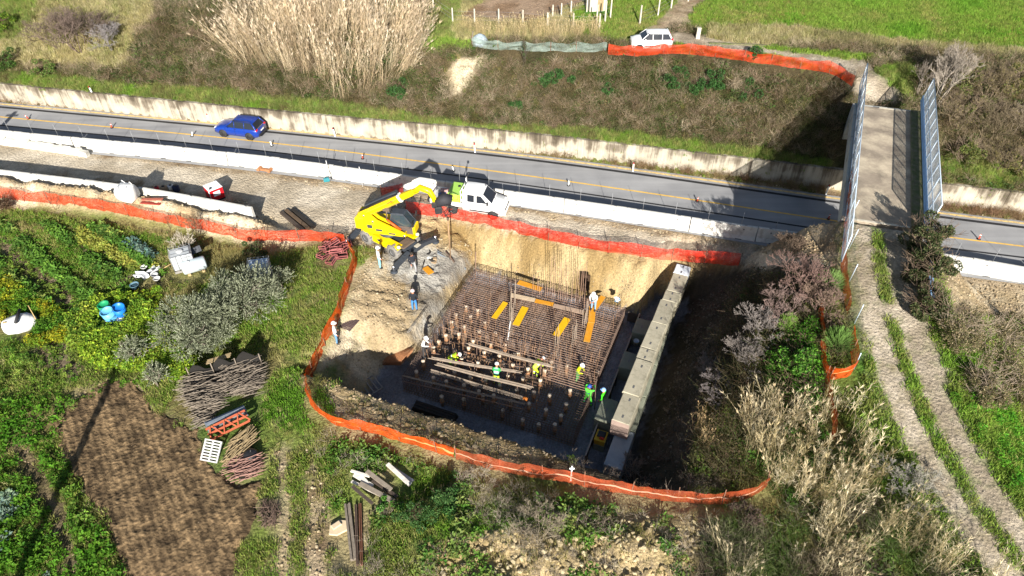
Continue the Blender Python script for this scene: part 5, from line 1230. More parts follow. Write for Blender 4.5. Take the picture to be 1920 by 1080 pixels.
# ================================================================ people
SKIN = mat('skin', rgb('#a9745a'), .6, var=.05)
def hand(par, w, dirv, m):
    """palm with four unequal bent fingers and a side thumb"""
    d = Vector(dirv).normalized(); s = d.orthogonal().normalized(); k = d.cross(s)
    b = MB(); w = Vector(w)
    b.tube([w-d*.02, w+d*.04, w+d*.09], [.026, .04, .034], 6)
    for i, (o, l) in enumerate(((-.03, .07), (-.01, .085), (.011, .08), (.03, .06))):
        q = w+d*.085+s*o; b.tube([q, q+d*l*.5+k*.012, q+d*l*.8+k*.04], [.011, .010, .007], 5)
    q = w+d*.03+s*-.038; b.tube([q, q-s*.03+d*.03, q-s*.035+d*.06+k*.015], [.013, .011, .008], 5)
    return b.build('hand', m, par)
def person(lab, loc, face, top, legs, pose='stand', helmet=(.8, .8, .78), boots=(.03, .03, .03), band=None, hair=None, gloves=None, vest=None, hood=False, s=1.14):
    """face: heading in degrees (0 = +X). body modelled facing +Y"""
    o = thing('person', lab, 'person', loc, R(face-90)); o.scale = (s, s, s)
    J = {}
    J['pel'] = (0, 0, .95); J['sp'] = (0, .01, 1.15); J['ch'] = (0, .0, 1.36); J['nk'] = (0, .01, 1.50); J['hd'] = (0, .03, 1.64); J['hd2'] = (0, .03, 1.73)
    for sd, n in ((-1, 'l'), (1, 'r')):
        J['sh'+n] = (sd*.19, 0, 1.43); J['el'+n] = (sd*.25, -.03, 1.15); J['wr'+n] = (sd*.24, .10, .93)
        J['hp'+n] = (sd*.10, 0, .90); J['kn'+n] = (sd*.12, .02, .50); J['an'+n] = (sd*.13, -.02, .09); J['to'+n] = (sd*.145, .15, .05)
    if pose == 'walk':
        J['knl'] = (-.11, .18, .52); J['anl'] = (-.11, .14, .11); J['tol'] = (-.12, .30, .06); J['knr'] = (.11, -.06, .49); J['anr'] = (.11, -.27, .14); J['tor'] = (.12, -.12, .04)
        J['wrr'] = (.22, .25, 1.02); J['wrl'] = (-.25, -.16, .95)
    if pose == 'work':
        J['ell'] = (-.25, .14, 1.17); J['wrl'] = (-.12, .36, 1.10); J['elr'] = (.25, .14, 1.17); J['wrr'] = (.10, .38, 1.06)
        for n in ('ch', 'nk', 'hd', 'hd2', 'shl', 'shr'): x, y, z = J[n]; J[n] = (x, y+.10+(.08 if n[0] == 'h' else 0), z-.03)
    if pose == 'reach':
        J['ell'] = (-.30, .22, 1.38); J['wrl'] = (-.18, .42, 1.52); J['elr'] = (.32, .20, 1.36); J['wrr'] = (.12, .44, 1.50)
        J['knl'] = (-.20, .04, .5); J['anl'] = (-.24, -.02, .09); J['tol'] = (-.27, .15, .05); J['knr'] = (.20, .04, .5); J['anr'] = (.24, -.02, .09); J['tor'] = (.27, .15, .05)
    if pose in ('bend', 'deep'):
        A = R(62 if pose == 'bend' else 85); ca, sa = math.cos(A), math.sin(A)
        for n in list(J):
            if n in ('sp', 'ch', 'nk', 'hd', 'hd2') or n[:2] in ('sh',):
                x, y, z = J[n]; dz = z-.95; J[n] = (x, y*ca+dz*sa-.10, .93+dz*ca-y*sa)
        J['pel'] = (0, -.12, .93)
        for sd, n in ((-1, 'l'), (1, 'r')):
            J['hp'+n] = (sd*.10, -.11, .88); J['kn'+n] = (sd*.16, .06, .50)
            x, y, z = J['sh'+n]; J['el'+n] = (x*1.1, y+.06, z-.27); J['wr'+n] = (x*.7, y+.16, z-.50)
    if pose == 'crouch':
        J['pel'] = (0, -.18, .50); J['sp'] = (0, -.10, .70); J['ch'] = (0, .03, .88); J['nk'] = (0, .10, 1.0); J['hd'] = (0, .16, 1.12); J['hd2'] = (0, .18, 1.21)
        for sd, n in ((-1, 'l'), (1, 'r')):
            J['sh'+n] = (sd*.19, .05, .95); J['el'+n] = (sd*.24, .18, .72); J['wr'+n] = (sd*.12, .38, .62); J['hp'+n] = (sd*.11, -.15, .46); J['kn'+n] = (sd*.19, .22, .50); J['an'+n] = (sd*.16, .0, .09); J['to'+n] = (sd*.18, .17, .05)
    ED = [('pel', 'sp'), ('sp', 'ch'), ('ch', 'nk'), ('nk', 'hd'), ('hd', 'hd2')]
    for n in 'lr': ED += [('ch', 'sh'+n), ('sh'+n, 'el'+n), ('el'+n, 'wr'+n), ('pel', 'hp'+n), ('hp'+n, 'kn'+n), ('kn'+n, 'an'+n), ('an'+n, 'to'+n)]
    RD = {'pel': (.165, .125), 'sp': (.16, .115), 'ch': (.175, .125), 'nk': (.06, .06), 'hd': (.085, .10), 'hd2': (.065, .08), 'sh': (.075, .075), 'el': (.052, .052), 'wr': (.038, .038), 'hp': (.095, .095), 'kn': (.066, .066), 'an': (.05, .05), 'to': (.045, .04)}
    names = list(J); idx = {n: i for i, n in enumerate(names)}
    me = bpy.data.meshes.new('body'); me.from_pydata([J[n] for n in names], [(idx[a], idx[b]) for a, b in ED], [])
    tmp = bpy.data.objects.new('body', me); COL.objects.link(tmp)
    tmp.modifiers.new('Skin', 'SKIN'); sv = me.skin_vertices[0].data
    for n in names:
        r = RD.get(n) or RD[n[:2]]; sv[idx[n]].radius = r; sv[idx[n]].use_root = (n == 'pel')
    ss = tmp.modifiers.new('Sub', 'SUBSURF'); ss.levels = 1; ss.render_levels = 1
    dg = bpy.context.evaluated_depsgraph_get(); bm = bpy.data.meshes.new_from_object(tmp.evaluated_get(dg)); bpy.data.objects.remove(tmp)
    bm.materials.clear()
    cloth = lambda c, nm: mat('cloth_'+''.join('%02x' % int(255*v) for v in c), c, .85, var=.12, scale=8)
    for m in (SKIN, cloth(top, 't'), cloth(legs, 'l'), cloth(boots, 'b'), cloth(vest or top, 'v')): bm.materials.append(m)
    P3 = {n: np.array(J[n]) for n in J}; EL = [(a, b, P3[a], P3[b]-P3[a]) for a, b in ED]
    for pl in bm.polygons:
        c = np.array(pl.center); best = None
        for a, b, p, d in EL:
            t = np.clip(np.dot(c-p, d)/np.dot(d, d), 0, 1); q = np.linalg.norm(c-p-d*t)
            if best is None or q < best[0]: best = (q, a, b, t)
        _, a, b, t = best
        k = 1
        if a in ('nk', 'hd') : k = 0
        elif a[:2] in ('hp', 'kn') or (a == 'pel' and b[:2] == 'hp'): k = 2
        elif a[:2] == 'an': k = 3
        elif a in ('pel', 'sp', 'ch') and b in ('sp', 'ch', 'nk'): k = 4
        if a[:2] == 'kn' and t > .75: k = 3
        pl.material_index = k; pl.use_smooth = True
    body = bpy.data.objects.new('body', bm); COL.objects.link(body); body.parent = o
    hd, hd2, nk = Vector(J['hd']), Vector(J['hd2']), Vector(J['nk']); up = (hd2-nk).normalized(); fw = Vector((0, 1, 0)); fw = (fw-up*fw.dot(up))
    fw = fw.normalized() if fw.length > .2 else Vector((0, 0, -1)); rt = fw.cross(up)
    Mh = Matrix((( rt.x, fw.x, up.x, hd.x), (rt.y, fw.y, up.y, hd.y), (rt.z, fw.z, up.z, hd.z), (0, 0, 0, 1)))
    b = MB(); b.add([(-.012, .095, .03), (.012, .095, .03), (.016, .095, -.02), (-.016, .095, -.02), (0, .125, -.015)], [(0, 1, 4), (1, 2, 4), (2, 3, 4), (3, 0, 4)]); x = b.build('nose', SKIN, o); x.matrix_local = Mh
    for sd in (-1, 1):
        x = MB().box((sd*.034, .092, .035), (.022, .01, .012), bev=.003).build('eye', MATS['black_trim'], o); x.matrix_local = Mh
        x = MB().box((sd*.093, .0, .0), (.018, .045, .06), bev=.007).build('ear', SKIN, o); x.matrix_local = Mh
    x = MB().box((0, .09, -.055), (.045, .01, .010), bev=.003).build('mouth', mat('lips', rgb('#7a4038'), .6), o); x.matrix_local = Mh
    if helmet:
        b = MB(); b.lathe([(.145, .045), (.128, .05), (.125, .10), (.10, .155), (.05, .185), (0, .19)], 14); b.box((0, .13, .05), (.15, .09, .012), bev=.004)
        x = b.build('hard_hat', mat('hat_'+''.join('%02x' % int(255*v) for v in helmet), helmet, .4, var=.03), o); x.matrix_local = Mh
    if hair:
        b = MB(); b.lathe([(.09, -.08), (.107, 0), (.10, .08), (.06, .125), (0, .135)], 12, c=(0, -.018, 0)); x = b.build('hair', mat('hair_dark', hair, .8), o); x.matrix_local = Mh
    for n in 'lr':
        w, e = Vector(J['wr'+n]), Vector(J['el'+n]); hand(o, w, w-e, cloth(gloves, 'g') if gloves else SKIN)
    if band:      # reflective bands round the trunk and legs
        bands = [('sp', 'ch', .35, .178, .135)]+[('kn'+n, 'an'+n, .35, .075, .075) for n in 'lr']
        for a, c, t, rx, ry in bands:
            p, q = Vector(J[a]), Vector(J[c]); d = (q-p).normalized(); ct = p.lerp(q, t); sx = Vector((1, 0, 0)); sy = d.cross(sx).normalized(); sx = sy.cross(d)
            vs = []; fs = []
            for j in range(14):
                an = j*2*math.pi/14
                for h in (-.03, .03): vs.append(ct+sx*math.cos(an)*rx+sy*math.sin(an)*ry+d*h)
            for j in range(14): fs.append((2*j, 2*((j+1) % 14), 2*((j+1) % 14)+1, 2*j+1))
            b = MB(); b.add(vs, fs); b.build('reflective_band', mat('band_'+''.join('%02x' % int(255*v) for v in band), band, .4), o)
    return o
HV = rgb('#b7d62a'); HVG = rgb('#4fc23a'); WH = (.74, .74, .72); DK = rgb('#23262e'); JN = rgb('#5d86ad'); GR = rgb('#8f8f90'); NV = rgb('#2b4f86')
zb_ = -4.08
def onmat(px, py): p = P(px, py, zb_); return p
person('worker in white jacket standing behind the telehandler wheel by the orange netting', T(713, 503), 20, WH, rgb('#7fb5bd'), 'stand', (.8, .8, .78))
person('person in dark coat and grey trousers standing in front of the stabiliser beam', T(776, 512), -60, DK, GR, 'walk', None, hair=(.03, .025, .02))
person('worker in black jacket, blue trousers and pale hat standing by the wet concrete', T(778, 583), 95, rgb('#1d2026'), rgb('#3f78b5'), 'stand', rgb('#c9b6b8'))
person('worker in white jacket and light blue jeans beside the orange netting on the left bank', T(633, 644), 10, WH, JN, 'stand', (.8, .8, .78))
person('worker all in white at the left edge of the rebar cage', P(796, 668, -3.0)+Vector((0, 0, .0)), -10, WH, rgb('#3c3a3a'), 'work', (.8, .8, .78))
person('bent worker in yellow vest with red gloves and white helmet among the pile heads', onmat(846, 690), 0, HV, rgb('#6c8a3a'), 'bend', (.8, .8, .78), gloves=rgb('#c0202a'), band=(.7, .72, .7))
person('worker in green vest with broad white band seen from behind between bar bundles', onmat(931, 722), 80, rgb('#2f9a4a'), HV, 'work', (.8, .8, .78), band=(.8, .85, .82), vest=rgb('#7fd0a8'))
person('worker in pale yellow vest bending over the bars near the pit centre', onmat(1004, 706), 40, HV, HV, 'bend', (.8, .8, .78), band=(.7, .72, .7), vest=rgb('#cfe25a'))
person('worker in bright yellow jacket and white cap standing at the right end of the bars', onmat(1082, 716), -30, rgb('#cfe800'), rgb('#4f8a4a'), 'work', (.8, .8, .78))
person('worker in green overalls with navy band holding a bar with raised arms', onmat(1101, 760), 60, HVG, HVG, 'reach', rgb('#2a4a96'), band=rgb('#2a4a86'))
person('worker in all green overalls and light blue helmet by the low block', onmat(1128, 766), 150, rgb('#3ecb1c'), rgb('#3ecb1c'), 'stand', rgb('#8fb8ee'))
person('worker in white jacket and light jeans on the orange boards of the mat', P(1112, 582, ZT+.12), -120, rgb('#d9d8d2'), rgb('#7c9ab0'), 'work', (.75, .72, .66))
b = MB(); b.tube([onmat(1107, 770)+Vector((.3, .1, 0)), onmat(1107, 770)+Vector((.2, .35, 2.4))], .03, 5); tag(b.build('rebar_rod', M_rust2), 'long upright bar held by the worker with the navy band', 'rebar rod')
# ================================================================ netting fences
OR = net_mat('orange_net', rgb('#e04a1c'), .58, .07, band=None, transl=.45)
OR2 = net_mat('orange_net_taped', rgb('#e85c12'), .66, .06, band=(.46, .54, rgb('#f0b070')), transl=.45)
ORP = net_mat('orange_net_faded', rgb('#cf6038'), .52, .06, band=(.50, .58, rgb('#dcae90')), transl=.45)
ORR = net_mat('red_net', rgb('#e0341a'), .60, .07, transl=.45)
GRN = net_mat('grey_green_net', rgb('#8a9a90'), .6, .07, transl=.3)
DGN = net_mat('green_wire', rgb('#3c6a54'), .30, .10, transl=.1)
M_post = mat('post_rod', rgb('#7a5a48'), .85, var=.3)
def net_fence(lab, base, h, m, name='netting_fence', wob=.12, sag=.12, lean=0.0, post=2.4, postm=None, group=None, cat='fence', seed=0, lift=.0, rag=.09, foot=True, pr=.028):
    pts = spline([tuple(p) for p in base], .25); n = len(pts)
    o = thing(name, lab, cat, tuple(pts[0]), 0, group)
    L = np.concatenate([[0], np.cumsum(np.linalg.norm(np.diff(pts[:, :2], axis=0), axis=1))])
    d = np.gradient(pts[:, :2], axis=0); d /= np.maximum(np.linalg.norm(d, axis=1, keepdims=True), 1e-6); nn = np.stack([-d[:, 1], d[:, 0]], 1)
    rows = 7; V = []; UV = []
    ph = (L % post)/post; sg = 4*ph*(1-ph)
    zg = pts[:, 2]
    for r in range(rows):
        t = r/(rows-1)
        off = (fbm(L+seed*31, L*0+r*.55, .9, 3, seed)-.5)*2*wob*(.4+.9*math.sin(t*math.pi*.8))+lean*t*h+(fbm(L+seed*11, L*0+r*.35, 3.2, 2, 50+seed)-.5)*.16
        hh = h*t-sag*sg*t*t+(fbm(L, L*0+seed, 1.3, 2, 7+seed)-.5)*rag*2*t+lift
        crush = 1-.18*(fbm(L, L*0+3.3*seed, .35, 2, 91)-.3)*t
        V.append(np.stack([pts[:, 0]+nn[:, 0]*off, pts[:, 1]+nn[:, 1]*off, zg+hh*crush], 1)); UV.append(np.stack([L, np.full(n, t*h)], 1))
    b = MB(); b.v = [tuple(q) for row in V for q in (row-pts[0])]; b.uv = [tuple(q) for row in UV for q in row]
    for r in range(rows-1):
        for i in range(n-1): b.f.append((r*n+i, r*n+i+1, (r+1)*n+i+1, (r+1)*n+i))
    b.m = [0]*len(b.f); b.sm = [True]*len(b.f); b.build('netting', m, o, fix=False)
    k = 0; rr = random.Random(seed)
    while k*post <= L[-1]+.01:
        i = int(np.searchsorted(L, min(k*post, L[-1]-.001))); p = Vector(pts[i]-pts[0]); k += 1
        MB().tube([p+Vector((0, 0, -.2)), p+Vector((rr.uniform(-.1, .1)+nn[i, 0]*lean*h, rr.uniform(-.1, .1)+nn[i, 1]*lean*h, h*rr.uniform(1.0, 1.18)))], pr, 5).build('post', postm or M_post, o)
    return o
def TL(l): return [T(*q) for q in l]
net_fence('red orange netting fence along the sandy spoil bank above the garden', TL([(-150, 352), (0, 371), (100, 384), (200, 396), (300, 417), (420, 440), (460, 451), (540, 452), (600, 452), (648, 460)]), 1.15, OR, seed=1, wob=.22)
net_fence('bright orange taped netting fence curving round the left pit bank', TL([(655, 468), (668, 492), (660, 525), (640, 590), (612, 650), (588, 705), (582, 745), (600, 775), (640, 800), (720, 818), (800, 842), (852, 858)]), 1.25, OR2, seed=2, wob=.25, lean=-.1)
net_fence('faded pale orange netting fence across the foreground below the shaded pit edge', TL([(856, 861), (920, 880), (1000, 896), (1070, 906), (1120, 918), (1240, 938), (1340, 946), (1400, 936), (1436, 912)]), 1.2, ORP, seed=3, wob=.15, sag=.08)
net_fence('red orange netting fence between the pit and the white truck', TL([(762, 398), (800, 404), (860, 412), (980, 440), (1100, 466)])+[P(1180, 477, -.2), P(1240, 486, -.3), P(1320, 493, -.4), P(1384, 498, -.5)], 1.15, ORR, seed=4, wob=.2, sag=.06)
net_fence('short piece of dark red netting between the barrier and the telehandler boom', [P(716, 372, 0), P(736, 366, 0), P(757, 362, 0)], 1.1, net_mat('dark_red_net', rgb('#a5302a'), .72, .05, transl=.4), seed=5, wob=.1)
net_fence('red orange netting fence along the slope top by the white car', [Vector((*P(px, py, 6.55).xy, gz(*P(px, py, 6.55).xy))) for px, py in ((1140, 97), (1190, 100), (1260, 100), (1330, 105), (1400, 113), (1500, 127), (1560, 138), (1601, 152))], 1.0, OR, seed=6, wob=.2)
net_fence('grey green netting fence along the top of the slope left of the orange netting', [Vector((*P(px, py, 6.4).xy, gz(*P(px, py, 6.4).xy))) for px, py in ((886, 90), (930, 95), (1000, 96), (1070, 96), (1137, 97))], .95, GRN, seed=7, wob=.35, sag=.2)
net_fence('narrow orange netting fence on the left side of the overpass end', [P(1591, 345, 6.3), P(1583, 420, 6.2), P(1577, 490, 6.0)]+TL([(1580, 545), (1588, 590)]), 1.0, net_mat('orange_brown_net', rgb('#c2582a'), .75, .06, transl=.4), seed=8, wob=.08, sag=.05)
net_fence('green wire fence beside the farm track below the overpass', [P(1597, 360, 6.3), P(1593, 440, 6.3)]+TL([(1592, 520), (1600, 590), (1606, 650), (1600, 700)]), 1.3, DGN, name='wire_fence', seed=9, wob=.05, sag=.03, postm=M_galv, post=3.0)
net_fence('orange netting loop round the broom bush beside the farm track', TL([(1536, 580), (1538, 640), (1545, 706), (1595, 702), (1596, 655), (1594, 630)]), 1.0, OR2, seed=10, wob=.12)
net_fence('orange netting strip running from the broom bush down into the canes', TL([(1546, 712), (1552, 750), (1560, 790), (1558, 830)]), 1.0, net_mat('orange_brown_net', rgb('#c2582a'), .75, .06), seed=11, wob=.12)
# ================================================================ props on the work strip
M_bag = mat('white_bag', rgb('#d6d6d4'), .75, var=.08, scale=4, bump=.4, bscale=5)
p = T(243, 372); o = thing('bulk_bag', 'white bulk bag with lifting loops leaning on the inner barrier', 'bulk bag', (p.x, p.y, p.z), R(-15))
b = MB(); secs = []
for z, w in ((0, .46), (.15, .56), (.6, .58), (1.0, .52), (1.12, .44)):
    secs.append([(w*(1+.05*rng.uniform(-1, 1))*c, w*(1+.05*rng.uniform(-1, 1))*s_*.9, z) for c, s_ in ((-1, -1), (0, -1.08), (1, -1), (1.08, 0), (1, 1), (0, 1.08), (-1, 1), (-1.08, 0))])
loft(b, secs); b.build('bag_body', M_bag, o)
for sx in (-1, 1):
    for sy in (-1, 1): MB().tube([(sx*.42, sy*.38, 1.05), (sx*.30, sy*.3, 1.38), (sx*.12, sy*.38, 1.06)], .03, 4).build('lifting_loop', M_bag, o)
o.rotation_euler = (R(6), R(4), R(-15)); o.scale = (1.15, 1.15, 1.1)
# red tank with white top
p = P(402, 377, .0); o = thing('red_tank', 'red cube tank with white top and white label by the end of the inner barriers', 'tank', (p.x, p.y+.5, -.02), R(42))
MB().box((0, 0, .62), (1.12, 1.12, 1.0), bev=.04).build('tank_body', mat('tank_red', rgb('#c01a24'), .45, var=.08), o)
MB().box((0, 0, 1.15), (1.16, 1.16, .07), bev=.02).build('top', M_white, o); MB().box((0, 0, .06), (1.14, 1.14, .12)).build('skid', M_trim, o)
MB().box((.57, .0, .72), (.02, .55, .42)).build('label_panel', M_plate, o) if False else MB().box((.0, -.57, .72), (.55, .02, .42)).build('label_panel', M_plate, o)
MB().tube([(-.56, -.56, .2), (-.58, -.58, 1.2), (-.5, -.5, 1.3)], .03, 5).build('hose', M_white, o); MB().cyl((-.3, -.3, 1.22), .09, .10, 10).build('lid', M_trim, o)
# concrete beam and red planks lying on the spoil
A, B = T(287, 372, .25), T(364, 386, .25); o = thing('concrete_beam', 'long tan concrete beam lying on the spoil in front of the inner barriers', 'beam')
MB().sweep([A, B], [(.32, -.3), (.30, .2), (.12, .3), (-.25, .3), (-.34, .1), (-.34, -.3)]).build('beam_body', mat('tan_concrete', rgb('#b1a183'), .9, var=.2, scale=1.5), o)
for i, (p, q) in enumerate((((266, 383), (302, 386)), ((268, 378), (306, 377)), ((270, 374), (300, 371)))):
    A, B = T(*p, .18+.03*i), T(*q, .18); o = thing('red_plank', ['dark red plank lying nearest the netting on the spoil', 'pale red plank lying in the middle on the spoil heap', 'tan plank lying by the concrete beam'][i], 'plank')
    MB().sweep([A, B], [(.14, -.04), (.14, .04), (-.14, .04), (-.14, -.04)]).build('plank_body', mat(['plank_red', 'plank_rose', 'plank_tan'][i], rgb(['#8d3a30', '#a5604e', '#a58a6a'][i]), .8, var=.25), o)
# clutter behind the barrier
items = [(293, 352, .35, 'tool_red', rgb('#b03038'), 'small red can standing in the barrier shade'), (307, 353, .45, 'pale_wood', rgb('#a58a6c'), 'short tan board lying in the barrier shade'), (320, 350, .4, 'wht', (.7, .7, .7), 'white round lid in the barrier shade'), (330, 353, .5, 'dkblue', rgb('#27304a'), 'dark blue drum lying in the barrier shade')]
for px, py, s, mn, c, lab in items:
    p = P(px, py, .25); o = thing('site_item', lab, ['can', 'board', 'lid', 'drum'][items.index((px, py, s, mn, c, lab))], (p.x, p.y, .0), rng.uniform(0, 3))
    b = MB(); b.lathe([(0, 0), (s*.55, 0), (s*.58, .1), (s*.58, s*.9), (s*.5, s), (0, s)], 12); b.build('item_body', mat(mn, c, .6), o); MB().cyl((0, 0, s+.02), s*.3, .05, 8).build('cap', M_trim, o)
for (px, py, w, lab) in ((365, 388, .55, 'dark box left of two on the spoil below the red tank'), (389, 383, .5, 'dark round bin right of two on the spoil below the red tank')):
    p = T(px, py); o = thing('dark_bin', lab, 'bin', p, .4)
    MB().lathe([(0, 0), (w*.55, 0), (w*.65, w*.9), (w*.7, w*.92), (w*.6, w*.9), (w*.5, .1), (0, .1)], 4 if px < 380 else 14).build('bin_body', mat('bin_dark', rgb('#35302d'), .7, var=.3), o); MB().box((0, 0, w*.5), (w*.4, w*.3, .3), bev=.05).build('contents', MATS['tool_dark'], o)
# dark beams by the strip corner
for i, (p, q) in enumerate((((536, 394), (578, 428)), ((548, 392), (588, 426)), ((527, 398), (568, 432)))):
    A, B = P(*p, .12), P(*q, .12); o = thing('timber_beam', ['middle of three weathered timbers lying at the strip corner', 'right hand dark timber lying at the strip corner', 'left hand timber lying at the strip corner'][i], 'timber')
    MB().sweep([A, B], [(.13, -.12), (.13, .1), (-.13, .1), (-.13, -.12)]).build('beam_body', mat(['wood_b', 'black_timber', 'wood_c'][i], rgb(['#5a4a3a', '#2c2824', '#4a4038'][i]), .85, var=.3, scale=3), o)
# rusty saddle on the strip, teal pump by the barrier, poles
p = P(497, 321, .0); o = thing('rusty_clamp', 'orange rusty dumb bell shaped metal part lying on the strip by the barrier', 'metal part', p, R(-14))
MB().box((0, 0, .15), (1.1, .32, .2), bev=.06).build('bar', M_rustor, o)
for s in (-1, 1): MB().box((s*.5, 0, .18), (.28, .55, .3), bev=.08).build('end_plate', M_rustor, o)
p = P(613, 341, 0); o = thing('teal_pump', 'small teal pump with hose at the foot of the white barrier', 'pump', p, .3)
MB().box((0, 0, .22), (.5, .34, .36), bev=.08).build('pump_body', mat('teal', rgb('#2f7a84'), .5), o); MB().cyl((.3, 0, .25), .12, .2, 10, axis='X').build('motor', MATS['dull_steel'], o)
MB().tube([(.2, .1, .3), (.5, .4, .2), (.35, .7, .9), (.2, .75, 2.0)], .02, 4).build('hose', M_trim, o)
for px, py, lab in ((619, 338, 'thin white pole leaning on the barrier by the teal pump'), (680, 350, 'thin white pole standing in front of the barrier left of the telehandler')):
    p = P(px, py, 0); b = MB(); b.tube([p, p+Vector((-.05, .1, 1.9))], .025, 5); tag(b.build('white_pole', M_white), lab, 'pole')
p = P(1903, 428, 0)
# white sheet of red writing on barrier end
tx = bpy.data.curves.new('barrier_number', 'FONT'); tx.body = '6'; tx.size = .55; tx.extrude = .003
tob = bpy.data.objects.new('barrier_number', tx); COL.objects.link(tob); tm = bpy.data.meshes.new_from_object(tob.evaluated_get(bpy.context.evaluated_depsgraph_get())); bpy.data.objects.remove(tob); tm.materials.clear(); tm.materials.append(mat('spray_red', rgb('#c0404a'), .7))
bars_ = sorted([x for x in bpy.data.objects if x.name.startswith('concrete_barrier') and x.get('group', '').startswith('white')], key=lambda x: (x.location.xy-P(1275, 425, .7).xy).length)
nb = bpy.data.objects.new('painted_number', tm); COL.objects.link(nb); nb.parent = bars_[0]
nb.matrix_local = Matrix.Translation((.150, .6, .45)) @ Matrix.Rotation(R(90), 4, 'Z') @ Matrix.Rotation(R(84), 4, 'X')
nb.matrix_local = Matrix.Translation((-.158, .2, .5)) @ Matrix.Rotation(R(-90), 4, 'Z') @ Matrix.Rotation(R(84), 4, 'X')

# ================================================================ props in the garden
def crate(par, M):
    m = mat('crate_pink', rgb('#8d4a4a'), .7, var=.2, scale=4); c = bpy.data.objects.new('crate', None); COL.objects.link(c); return c
mcr = mat('crate_pink', rgb('#8f5352'), .75, var=.2, scale=4)
cm = MB(); cm.box((0, 0, .02), (.6, .4, .02), mi=1)
for s in (-1, 1):
    for z in (.10, .25): cm.box((0, s*.195, z), (.6, .02, .045)); cm.box((s*.295, 0, z), (.02, .375, .045))
    for t in (-1, 1): cm.box((s*.285, t*.185, .14), (.03, .03, .27))
c0 = None
for k, (px, py, dz, rz) in enumerate([(606, 482, 0, 20), (624, 490, 0, 15), (640, 482, 0, 28), (622, 474, 0, 10), (640, 466, 0, 25), (612, 470, .28, 60), (632, 478, .28, 24), (646, 474, .28, 40), (650, 462, .0, 10), (628, 464, .28, 5)]):
    p = T(px, py); 
    if c0 is None: c0 = thing('crate', '', 'crate', group='reddish crates by the netting corner'); cm.build('crate_body', [mcr, mat('crate_shade', rgb('#3f2a28'), .9)], c0); o = c0
    else: o = copy_tree(c0)
    o['label'] = 'reddish plastic crate in the jumbled heap by the orange netting corner'
    o.location = p+Vector((0, 0, dz)); o.rotation_euler = (R(rng.uniform(-15, 15)), R(rng.uniform(-15, 15)), R(rng.uniform(0, 90))); o.scale = (1.5, 1.5, 1.3)
# caged water tanks
def ibc(px, py, rz, lab, mt, grid=True, top=None):
    p = T(px, py); o = thing('caged_tank', lab, 'water tank', p, R(rz))
    MB().box((0, 0, .66), (1.14, .94, 1.0), bev=.08).build('tank_body', mt, o); MB().box((0, 0, .08), (1.2, 1.0, .14)).build('pallet', mat('weathered_grey', rgb('#85827c'), .85), o)
    mg = mat('cage_bar', (.32, .33, .34), .5, .6)
    for x in np.linspace(-.58, .58, 5):
        for s in (-1, 1): MB().tube([(x, s*.49, .15), (x, s*.49, 1.2)], .016, 4).build('cage_bar', mg, o)
    for z in (.4, .7, 1.0, 1.2):
        MB().tube([(-.6, -.5, z), (.6, -.5, z), (.6, .5, z), (-.6, .5, z), (-.6, -.5, z)], .016, 4).build('cage_hoop', mg, o)
    for y in (-.2, .2): MB().tube([(-.6, y, 1.2), (.6, y, 1.2)], .016, 4).build('cage_bar', mg, o)
    MB().lathe([(.2, 1.165), (.2, 1.21), (.12, 1.22), (0, 1.22)], 14).build('lid', mat('lid_grey', (.5, .5, .5), .5), o); o.scale = (1.25, 1.25, 1.25)
    return o
ibc(348, 500, 25, 'pale grey caged water tank beside the bare sapling', mat('tank_grey', rgb('#a9adb0'), .55, var=.1))
ibc(492, 522, 12, 'white caged water tank with blue streaks behind the olive tree', mat('tank_blue', rgb('#aebccc'), .5, var=.25, scale=2.5, dirt=rgb('#3a5a86'), dirt_amt=.12, dscale=1.8))
p = T(368, 508); o = thing('metal_drum_tank', 'light grey cylindrical metal tank lying beside the caged tank', 'water tank', p+Vector((0, 0, .55)), R(28))
b = MB(); b.lathe([(0, -.85), (.42, -.83), (.5, -.75), (.5, .75), (.42, .83), (0, .85)], 20, M=Matrix.Rotation(R(90), 4, 'Y')); b.build('tank_body', mat('light_metal', rgb('#b9c4c8'), .4, .2, var=.08), o)
MB().cyl((-.3, -.1, .52), .12, .06, 10).build('cap', M_plate, o)
for s in (-.5, .5): MB().box((s, 0, -.52), (.2, .8, .25)).build('cradle', mat('stone_tan', rgb('#b09a72'), .9, var=.3), o)
p = T(365, 492); o = thing('grey_sheet', 'dark grey corrugated sheet laid across the tanks', 'sheet', p+Vector((0, 0, 1.0)), R(28)); MB().box((0, 0, 0), (1.5, .5, .03)).build('sheet_body', mat('dark_sheet', rgb('#4a4c50'), .6), o); o.rotation_euler = (R(25), R(-8), R(28))
for x in np.linspace(-.6, .6, 6): MB().box((x, 0, .02), (.05, .5, .03)).build('rib', MATS['dark_sheet'], o)
bucket(332, 498, None, .20, .34, mat('bucket_orange', rgb('#c85a22'), .5), 'orange bucket at the foot of the caged tank')
bucket(334, 508, None, .2, .3, M_white, 'white bucket just below the orange bucket')
bucket(257, 545, None, .3, .6, mat('bluegrey_barrel', rgb('#5d7f8f'), .5), 'blue grey barrel standing at the edge of the vegetable plot', 'barrel', full=mat('water_dark', (.05, .09, .11), .1))
def barrel(px, py, r, h, m, lab, tilt):
    p = T(px, py); o = thing('barrel', lab, 'barrel', p, rng.uniform(0, 3), 'barrels in the bean patch')
    MB().lathe([(0, 0), (r*.95, 0), (r, .05), (r, h*.32), (r*1.04, h*.34), (r, h*.36), (r, h*.64), (r*1.04, h*.66), (r, h*.68), (r, h), (r*.92, h), (r*.92, h*.9), (0, h*.88)], 18).build('barrel_body', m, o)
    MB().lathe([(r*.93, h+.0), (r*1.03, h+.0), (r*1.03, h+.04), (r*.93, h+.04)], 18).build('rim', m, o); o.rotation_euler = (R(tilt[0]), R(tilt[1]), 0); return o
